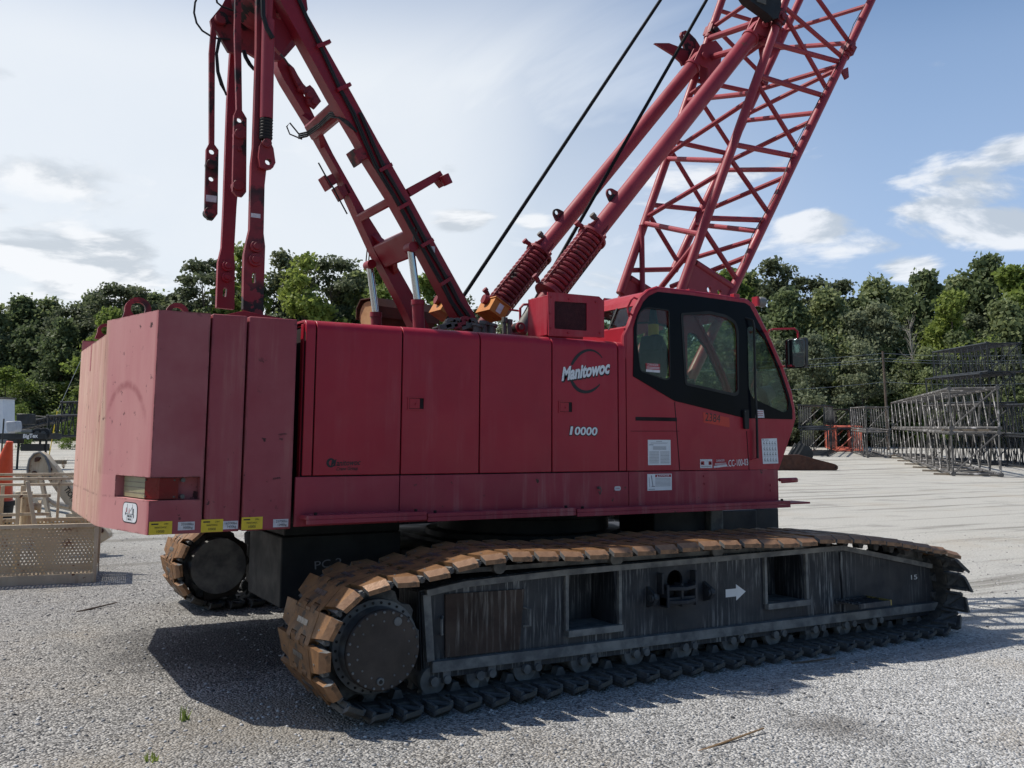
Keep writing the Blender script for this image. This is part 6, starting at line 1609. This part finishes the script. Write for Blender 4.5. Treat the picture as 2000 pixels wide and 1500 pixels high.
# the row further back
def gsec(uL, uR, v, s, afar, H, m, label, group, z=0.0, n=7, rc=.07, rl=.03):
    p = at_depth(uL, v, s); q = at_depth(uR, v, s); g = Vector((p.x, p.y, terrain(p.x, p.y)+.1+z)); bb = Vector((q.x-p.x, q.y-p.y, 0))
    f = at_depth(*afar); aa = Vector((f.x-p.x, f.y-p.y, terrain(f.x, f.y)-terrain(p.x, p.y)))
    return lattice(g, aa, bb, H, m, label, group, n, rc, rl)
gsec(1694, 1738, 870, 78, (1664, 865, 90), 2.0, 'rust_lattice', 'grey lattice section behind the front pair, on the ground', 'middle pair of lattice sections')
gsec(1694, 1738, 870, 78, (1664, 865, 90), 1.9, 'rust_lattice', 'grey lattice section behind the front pair, upper one', 'middle pair of lattice sections', 2.2)
gsec(1565, 1616, 870, 80, (1590, 865, 92), 2.15, 'black_lattice', 'black lattice section left of the orange one, on the ground', 'left black pair of lattice sections')
gsec(1562, 1611, 870, 80, (1586, 865, 92), 1.9, 'black_lattice', 'black lattice section left of the orange one, upper one', 'left black pair of lattice sections', 2.35)
gsec(1622, 1662, 870, 92, (1640, 865, 104), 1.9, 'black_lattice', 'black lattice section behind the orange one, raised on another', 'black lattice sections behind the orange one', 2.1)
gsec(1622, 1662, 870, 92, (1640, 865, 104), 2.0, 'black_lattice', 'black lattice section behind the orange one, on the ground', 'black lattice sections behind the orange one')
gsec(1634, 1685, 875, 90, (1612, 868, 102), 2.3, 'orange_lattice', 'orange red lattice section standing alone on the gravel', None, 0, 16, .07, .042)
# tall stack at the right edge
for lv, (du, m, lab) in enumerate(((0, 'black_lattice', 'black lattice section at the bottom of the tall stack by the right edge'), (-14, 'rust_lattice', 'dark lattice section second from the ground in the tall stack'),
                                  (-8, 'black_lattice', 'black lattice section third from the ground in the tall stack'), (8, 'black_lattice', 'black lattice section on top of the tall stack by the right edge'))):
    gsec(1930+du, 1996+du, 870, 66, (1822+du, 865, 76), 2.02, m, lab, 'tall stack of lattice sections', 2.18*lv, 9, .075, .034)
for lv, lab in enumerate(('black lattice section cut by the right picture edge, on the ground', 'black lattice section cut by the right picture edge, upper one')):
    gsec(2010, 2075, 875, 62, (1905, 868, 72), 2.0, 'black_lattice', lab, 'lattice sections cut by the right edge', 2.15*lv, 9, .075, .034)
# rusty tapered plate and the dark block behind it
pl = [(1500, 888), (1560, 886), (1632, 905), (1637, 909), (1637, 914), (1634, 917), (1500, 917)]
s_p = 58; pts = [at_depth(u, v, s_p) for u, v in pts] if False else [at_depth(u, v, s_p) for u, v in pl]
gz = min(p.z for p in pts); dz = terrain(pts[0].x, pts[0].y)-gz
mb = MB(); mb.prism([p+Vector((0, 0, dz)) for p in pts], Vector((FH.x, FH.y, 0))*.35)
c = at_depth(1632, 911, s_p-.01); mb.mat(1).tube(c+Vector((0, 0, dz)), c+Vector((FH.x*.4, FH.y*.4, dz)), .07, n=12)
tag(build(mb, 'steel_wedge_plate', ['rust', 'dark_gap'], bevel=.02, loc=pts[0]), 'rusty brown tapered steel plate lying on gravel right of the cab', 'steel plate')
root = None
o_ = at_depth(1565, 870, 66); o_.z = terrain(o_.x, o_.y); root = thing('hook_block', 'dark sheave block and blades lying behind the rusty plate', 'hook block', o_)
rgt = Vector((RGT.x, RGT.y, 0)); fh = Vector((FH.x, FH.y, 0))
mb = MB(); mb.lathe(o_+rgt*.2+Vector((0, 0, .75)), fh, [(0, .2), (0, .62), (.1, .55), (.2, .62), (.3, .55), (.4, .62), (.4, .2)], 28); build(mb, 'sheave', 'black_lattice', root)
mb = MB(); mb.prism([o_-rgt*1.2+Vector((0, 0, .3)), o_+rgt*.8+Vector((0, 0, .2)), o_+rgt*.5+Vector((0, 0, 1.2)), o_-rgt*.1+Vector((0, 0, 1.65))], fh*.05); mb.obox(o_+rgt*.2+Vector((0, 0, .12)), rgt, fh, (0, 0, 1), 3.0, 1.0, .22); build(mb, 'cheek_plate', 'black_lattice', root)
for k in range(3):
    mb = MB(); mb.beam(o_+rgt*(-.9+.32*k)+Vector((0, 0, .7)), o_+rgt*(-.4+.32*k)+Vector((0, 0, 1.5)), .06, .12, up=fh); build(mb, 'blade', 'grey_steel', root)

# utility pole with wires in front of the wood
p0 = at_depth(1733, 800, 96); p1 = at_depth(1724, 686, 96); p0.z = terrain(p0.x, p0.y)
root = thing('utility_pole', 'thin leaning wooden pole with wires before the right tree line', 'utility pole', p0)
mb = MB(); mb.tube(p0, p1, .15, .11, n=10); build(mb, 'pole', 'bark', root); mb = MB(); mb.tube(p1-Vector((0, 0, .35)), p1-Vector((0, 0, .1)), .09, n=8); build(mb, 'insulator', 'grey_steel', root)
for dv in (4, 14, 19, 60):
    q0 = at_depth(1180, 700+dv*1.05, 96); q1 = at_depth(1724+dv*.08, 686+dv, 96); q2 = at_depth(2200, 674+dv, 96)
    pp = []
    for a_, b_ in ((q0, q1), (q1, q2)):
        for k in range(12): t = k/11; m_ = a_.lerp(b_, t); m_.z -= .55*4*t*(1-t); pp.append(m_)
    mb = MB(); mb.path(pp[:12]+pp[13:], .016, 4); build(mb, 'wire', 'tarp', root)
# dark guyed pole left of the counterweight
p0 = at_depth(161, 868, 70); p0.z = terrain(p0.x, p0.y); p1 = at_depth(164, 690, 70)
root = thing('guyed_pole', 'thin dark pole with guy wire just left of the counterweight', 'pole', p0)
mb = MB(); mb.tube(p0, p1, .09, .08, n=8); build(mb, 'pole', 'black', root)
g0 = at_depth(106, 818, 70); g0.z = max(g0.z, terrain(g0.x, g0.y)+.4); g1 = at_depth(112, 803, 70); q_ = p1
mb = MB(); mb.tube(g1, q_, .018, n=5); build(mb, 'guy_wire', 'tarp', root); mb = MB(); gg = Vector((g0.x-(q_.x-g0.x)*.12, g0.y-(q_.y-g0.y)*.12, terrain(g0.x, g0.y))); mb.tube(gg, g1, .035, n=6); build(mb, 'guy_marker', 'decal_yellow', root)

# ================================================================== left background: trailer, white box, black lattice
def base_at(u, s): p = at_depth(u, 870, s); p.z = terrain(p.x, p.y); return p
S = 52; up = Vector((0, 0, 1))
def pt(u, v, s=S): return at_depth(u, v, s)
o_ = base_at(55, S); root = thing('flatbed_trailer', 'black gooseneck trailer with white lettering parked beyond the traffic cone', 'trailer', o_)
def sbox(u0, u1, v0, v1, s, d, mb=None):
    mb = mb or MB(); a, b_, c, e = pt(u0, v1, s), pt(u1, v1, s), pt(u1, v0, s), pt(u0, v0, s); mb.prism([a, b_, c, e], fh*d); return mb
build(sbox(-60, 88, 846, 858, S, 1.9), 'deck_frame', 'black_lattice', root, bevel=.01)
mb = MB(); p_ = pt(45, 855.5, S-.01); q_ = pt(74, 854.5, S-.01); textfit(mb, 'BigTex', p_, q_, .22, offset=.03, nrm=-fh, depth=.004, up=(0, 0, 1)); build(mb, 'lettering', 'white', root)
build(sbox(32, 56, 808, 829, S+.5, .8), 'headboard', 'black_lattice', root, bevel=.03); build(sbox(31, 62, 839, 845, S+.2, 1.2), 'tool_box', 'lamp_body', root, bevel=.01); build(sbox(14, 33, 846, 866, S+.1, .8), 'gooseneck', 'black_lattice', root, bevel=.02)
for u in (72, 84):
    mb = MB(); c = pt(u, 848, S+.3); mb.lathe(c, fh, [(0, .15), (0, .30), (.03, .36), (.22, .36), (.25, .30), (.25, .15)], 20); w = build(mb, 'spare_wheel', 'rubber', root); mb = MB(); mb.lathe(c-fh*.01, fh, [(0, .02), (0, .16), (.02, .18)], 16); build(mb, 'hub', 'grey_steel', w)
for u in (20, 36, 78, 90): mb = MB(); c = base_at(u, S+.6); mb.tube(c, Vector((c.x, c.y, pt(u, 852, S+.6).z)), .06, n=8); build(mb, 'leg', 'black_lattice', root)
build(sbox(40, 82, 867, 881, S+.2, .9), 'lower_deck', 'black', root, bevel=.02)
o_ = base_at(-5, 56); mb = MB(); a, b_, c, e = pt(-60, 852, 56), pt(7, 852, 56), pt(7, 777, 56), pt(-60, 777, 56); mb.prism([a, b_, c, e], fh*.9+rgt*.2); 
mb.mat(1); a, b_, c, e = pt(-61, 779, 55.9), pt(8, 779, 55.9), pt(8, 776, 55.9), pt(-61, 776, 55.9); mb.prism([a, b_, c, e], fh*1.05+rgt*.2)
mb.mat(2); a, b_, c, e = pt(-60, 866, 56), pt(7, 866, 56), pt(7, 852.2, 56), pt(-60, 852.2, 56); mb.prism([a, b_, c, e], fh*.85+rgt*.2)
tag(build(mb, 'white_box_body', ['ply_white', 'grey_steel', 'lamp_body'], loc=o_, bevel=.02), 'white box body with grey base cut by the left picture edge', 'box body')
mb = MB(); c = [pt(u, v, 50) for u, v in ((10, 823), (31, 822), (33, 834), (31, 843), (14, 846), (11, 838))]; mb.prism(c, fh*.6); tag(build(mb, 'tarp_cover', 'tarp', bevel=.06, loc=c[0]), 'grey tarpaulin draped over a load beside the white box', 'tarpaulin')
mb = MB(); c = base_at(4, 44); mb.tube(c, Vector((c.x, c.y, pt(4, 818, 44).z)), .035, n=8); tag(build(mb, 'thin_post', 'black', loc=c), 'thin dark upright post in front of the white box', 'post')
# black lattice booms
def lat_side(u0, v0, u1, v1, s, H, Wd, m, label, group, n=9):
    p = pt(u0, v0, s); q = pt(u1, v1, s); return lattice(p, q-p, fh*Wd, H, m, label, group, n, .07, .035)
b0_ = base_at(66, 66); zz0 = b0_.z
lat_side(92, 853, 200, 849, 62, 1.35, 1.3, 'black_lattice', 'black lattice boom section on the ground left of the counterweight', 'black lattice booms by the counterweight')
lat_side(34, 839, 126, 818, 66, .35, .9, 'black_lattice', 'slender black boom tip sloping up behind the trailer', None, 12)
lat_side(120, 812, 210, 808, 64, .9, 1.2, 'black_lattice', 'black lattice boom section resting on top of another one', 'black lattice booms by the counterweight')
mb = MB(); mb.tube(pt(50, 811, 74), pt(106, 815.5, 74), .05, n=8); mb.tube(pt(50, 816, 74), pt(118, 820, 74), .05, n=8); tag(build(mb, 'pipe_pair', 'grey_steel', loc=pt(50, 811, 74)), 'two long pale pipes behind the black trailer headboard', 'pipes')
mb = MB(); c = base_at(117, 61); mb.obox(c+up*.12, rgt, fh, up, .8, .5, .24); tag(build(mb, 'timber_batten', 'timber', bevel=.01, loc=c), 'timber batten under the black lattice boom left of the counterweight', 'timber')

# ================================================================== left foreground: work basket, arm, cone
B0 = G(0, 1146); B1 = G(183, 1138); bx = (B1-B0).normalized(); by = Vector((-bx.y, bx.x, 0)); by = by if by.y > 0 else -by
o_ = B1.copy(); Lb, Db = 2.3, 1.05
root = thing('man_basket', 'rusty cream work basket with perforated sides beside the counterweight', 'basket', o_)
zt = .735
def bp(x, y, z): return o_-bx*x+by*y+up*z
def panelb(x0, x1, y0, y1, z0, z1, m='perf', name='perforated_panel'):
    mb = MB()
    if y0 == y1: mb.prism([bp(x0, y0, z0), bp(x1, y0, z0), bp(x1, y0, z1), bp(x0, y0, z1)], by*.004)
    else: mb.prism([bp(x0, y0, z0), bp(x0, y1, z0), bp(x0, y1, z1), bp(x0, y0, z1)], bx*.004)
    return build(mb, name, m, root)
panelb(.03, Lb, .01, .01, .12, zt); panelb(.03, Lb, Db, Db, .12, zt); panelb(.01, .01, .02, Db-.02, .12, zt)
def bar(p, q, r, name, m='cream'):
    mb = MB(); mb.beam(p, q, r, r, up=(0, 0, 1) if abs((Vector(q)-Vector(p)).normalized().z) < .9 else tuple(bx)); return build(mb, name, m, root, bevel=.006)
mb = MB(); mb.prism([bp(0, 0, 0), bp(Lb, 0, 0), bp(Lb, 0, .12), bp(0, 0, .12)], -by*.012); mb.prism([bp(0, 0, 0), bp(0, Db, 0), bp(0, Db, .12), bp(0, 0, .12)], bx*.012); mb.prism([bp(0, Db, 0), bp(Lb, Db, 0), bp(Lb, Db, .12), bp(0, Db, .12)], by*.012); build(mb, 'toe_board', 'cream', root)
mb = MB(); mb.prism([bp(0, 0, .02), bp(Lb, 0, .02), bp(Lb, Db, .02), bp(0, Db, .02)], up*.02); build(mb, 'basket_floor', 'cream', root)
for y in (0, Db): bar(bp(-.02, y, zt), bp(Lb, y, zt), .05, 'top_rim'); bar(bp(0, y, 0), bp(0, y, zt+.03), .05, 'corner_post')
bar(bp(0, 0, zt), bp(0, Db, zt), .05, 'top_rim')
bar(bp(-.01, .0, 0), bp(-.01, .0, 1.0), .04, 'corner_post') if False else None
for y, z in ((Db, 1.36), (Db, 1.22), (.55, 1.32)): bar(bp(.15, y, z), bp(Lb, y, z), .035, 'hand_rail')
for x in (.15, .55, .98, 1.5): bar(bp(x, Db, zt), bp(x, Db, 1.36), .035, 'rail_post')
# inner ladder frame with box shelf
for x in (.98, 1.22): bar(bp(x, .42, .1), bp(x, .42, 1.12), .045, 'frame_post'); bar(bp(x, .80, .1), bp(x, .80, 1.22), .045, 'frame_post')
for z in (.86, 1.10): bar(bp(.60, .42, z), bp(1.22, .42, z), .04, 'frame_bar')
bar(bp(.60, .42, .62), bp(1.22, .42, .62), .06, 'frame_bar'); bar(bp(.88, .30, 1.30), bp(.62, .20, .10), .05, 'brace')
mb = MB(); mb.tube(bp(.90, .55, .7), bp(.90, .55, 1.15), .07, n=12); mb.tube(bp(.74, .55, .95), bp(.95, .55, .95), .05, n=12); mb.lathe(bp(.72, .55, .95), -bx, [(0, .02), (0, .08), (.04, .08), (.04, .02)], 16); build(mb, 'winch', 'cream', root)
# diagonal arm with a rounded head
s_a = 15.2
def ap(u, v): return at_depth(u, v, s_a)
o2 = ap(205, 1062); o2.z = 0
root = thing('folded_jib_arm', 'cream folded jib arm with rounded head and black lettering behind the basket', 'crane arm', o2)
mb = MB(); pl = [(57, 945), (55, 915), (59, 897), (68, 886), (79, 883), (90, 890), (98, 905), (150, 985), (160, 1005), (213, 1052), (213, 1042), (207, 1060), (190, 1064), (150, 1012), (140, 1000), (92, 942), (80, 930), (70, 945)]
pl = [(57, 946), (55, 915), (59, 897), (68, 886), (79, 883), (90, 890), (104, 908), (146, 960), (172, 1006), (205, 1033), (212, 1042), (212, 1049), (188, 1064), (160, 1030), (108, 958), (94, 938), (80, 932), (72, 946)]
mb.prism([ap(u, v) for u, v in pl], fh*.16); build(mb, 'arm_plate', 'cream', root, bevel=.01)
mb = MB(); rim = [(57, 946), (55, 915), (59, 897), (68, 886), (79, 883), (90, 892), (98, 912), (99, 935)]; mb.path([ap(u, v)-fh*.02 for u, v in rim], .020, 8); build(mb, 'head_rim', 'lamp_body', root)
mb = MB()
for u, v, r in ((74, 897, .035), (68, 924, .035), (198, 1036, .04)):
    c = ap(u, v); mb.tube(c-fh*.04, c+fh*.2, r, n=12)
mb.beam(ap(70, 901)-fh*.02, ap(80, 894)-fh*.02, .05, .02, up=fh); build(mb, 'pivot_pin', 'rust', root)
mb = MB(); mb.beam(ap(82, 925)-fh*.05, ap(118, 1045)-fh*.25, .07, .05, up=fh); build(mb, 'brace', 'cream', root)
mb = MB(); mb.path([ap(95, 972)-fh*.08, ap(112, 984)-fh*.08, ap(128, 988)-fh*.08, ap(140, 990)-fh*.08], .03, 8); build(mb, 'link_rod', 'cream', root)
mb = MB(); mb.prism([ap(128, 1004), ap(150, 1004), ap(150, 1030), ap(128, 1030)], fh*.4); mb.beam(ap(38, 960), ap(40, 1052), .10, .10, up=fh); mb.beam(ap(40, 1022), ap(150, 1024), .06, .06, up=fh); build(mb, 'rest_stand', 'cream', root, bevel=.01)
mb = MB(); d0 = ap(125, 955)-fh*.004; d1 = ap(149, 992)-fh*.004
dv = (d1-d0).normalized(); uvec = (-fh).cross(dv); textfit(mb, 'TIONAL', d0, d1, .085, nrm=-fh, offset=.02, depth=.003); build(mb, 'lettering', 'ink', root)
# traffic cone standing on a black tub
s_c = 16.4; top = at_depth(19.5, 862, s_c); bot = at_depth(-9, 976, s_c)
g = base_at(-7, s_c); g.z = 0; zb_t = bot.z-.02
mb = MB(); mb.lathe((bot.x, bot.y, 0), (0, 0, 1), [(0, .25), (zb_t*.5, .27), (zb_t*.88, .29), (zb_t*.9, .32), (zb_t, .32), (zb_t, .02)], 28); tag(build(mb, 'tub', 'rubber', loc=(bot.x, bot.y, 0)), 'black plastic tub under the orange cone at the left picture edge', 'tub')
root = thing('traffic_cone', 'tall tilted orange traffic cone on a black tub at the left picture edge', 'traffic cone', bot)
axc = (top-bot); L = axc.length; mb = MB(); mb.lathe(bot, axc, [(0, .285), (.03, .285), (.04, .265), (L-.03, .055), (L-.015, .06), (L, .05), (L, .03)], 32); build(mb, 'cone_body', 'cone', root)
# dark beam on the ground behind the cone
mb = MB(); p_ = at_depth(-20, 893, 26); q_ = at_depth(180, 950, 22); p_.z = q_.z = .09; 
p_ = at_depth(20, 905, 27); q_ = at_depth(158, 935, 22.5); p_.z = .25; q_.z = .16; mb.beam(p_, q_, .16, .14); tag(build(mb, 'steel_beam', 'grey_steel', loc=p_, bevel=.01), 'long dark steel beam lying behind the basket and arm', 'steel beam')
# straw and weeds
rj = random.Random(9)
def straw(u, v, s, n, w, label):
    mb = MB(); c = base_at(u, s); c.z = terrain(c.x, c.y)
    for k in range(n):
        p_ = c+rgt*rj.uniform(-w, w)+fh*rj.uniform(-w*.5, w*.5); d = Vector((rj.uniform(-1, 1), rj.uniform(-1, 1), rj.uniform(0, .35))).normalized()*rj.uniform(.15, .5); mb.tube(p_+up*.01, p_+d, .008, .003, n=4)
    tag(build(mb, 'straw_litter', 'straw', loc=c), label, 'straw', None, 'stuff')
straw(118, 890, 44, 260, 1.9, 'dry straw litter on the gravel left of the counterweight')
def weed(u, v, n, h, label, m='leaf_bright'):
    mb = MB(); c = G(u, v)
    for k in range(n):
        d = Vector((rj.uniform(-.5, .5), rj.uniform(-.5, .5), 1)).normalized()*h*rj.uniform(.6, 1.1); b_ = c+Vector((rj.uniform(-.03, .03), rj.uniform(-.03, .03), 0)); sd = d.cross(Vector((rj.uniform(-1, 1), 1, 0))).normalized()*.006
        mb.add([b_-sd, b_+sd, b_+d*.6+sd*.7, b_+d], [(0, 1, 2, 3)])
    tag(build(mb, 'weed', m, loc=c, recalc=False), label, 'weed')
weed(362, 1408, 14, .10, 'small green weed in the crane shadow left of the track'); weed(296, 1488, 12, .06, 'tiny green weed at the bottom picture edge'); weed(124, 915, 26, .75, 'tall thin dry weed stems behind the jib arm', 'straw')
def stick(u, v, l, a, r, label, m='straw'):
    c = G(u, v); mb = MB(); d = Vector((math.cos(a), math.sin(a), .05))*l/2; mb.tube(c-d+up*r, c+d+up*r*1.5, r, r*.6, n=6); tag(build(mb, 'stick', m, loc=c), label, 'stick')
stick(1430, 1449, .62, .1, .009, 'pale dry stick on the gravel below the track'); stick(190, 1189, .5, .5, .012, 'dark twig on gravel below the counterweight', 'bark'); stick(1590, 1294, .42, -.3, .012, 'dark twig beside the front end of the track', 'bark')
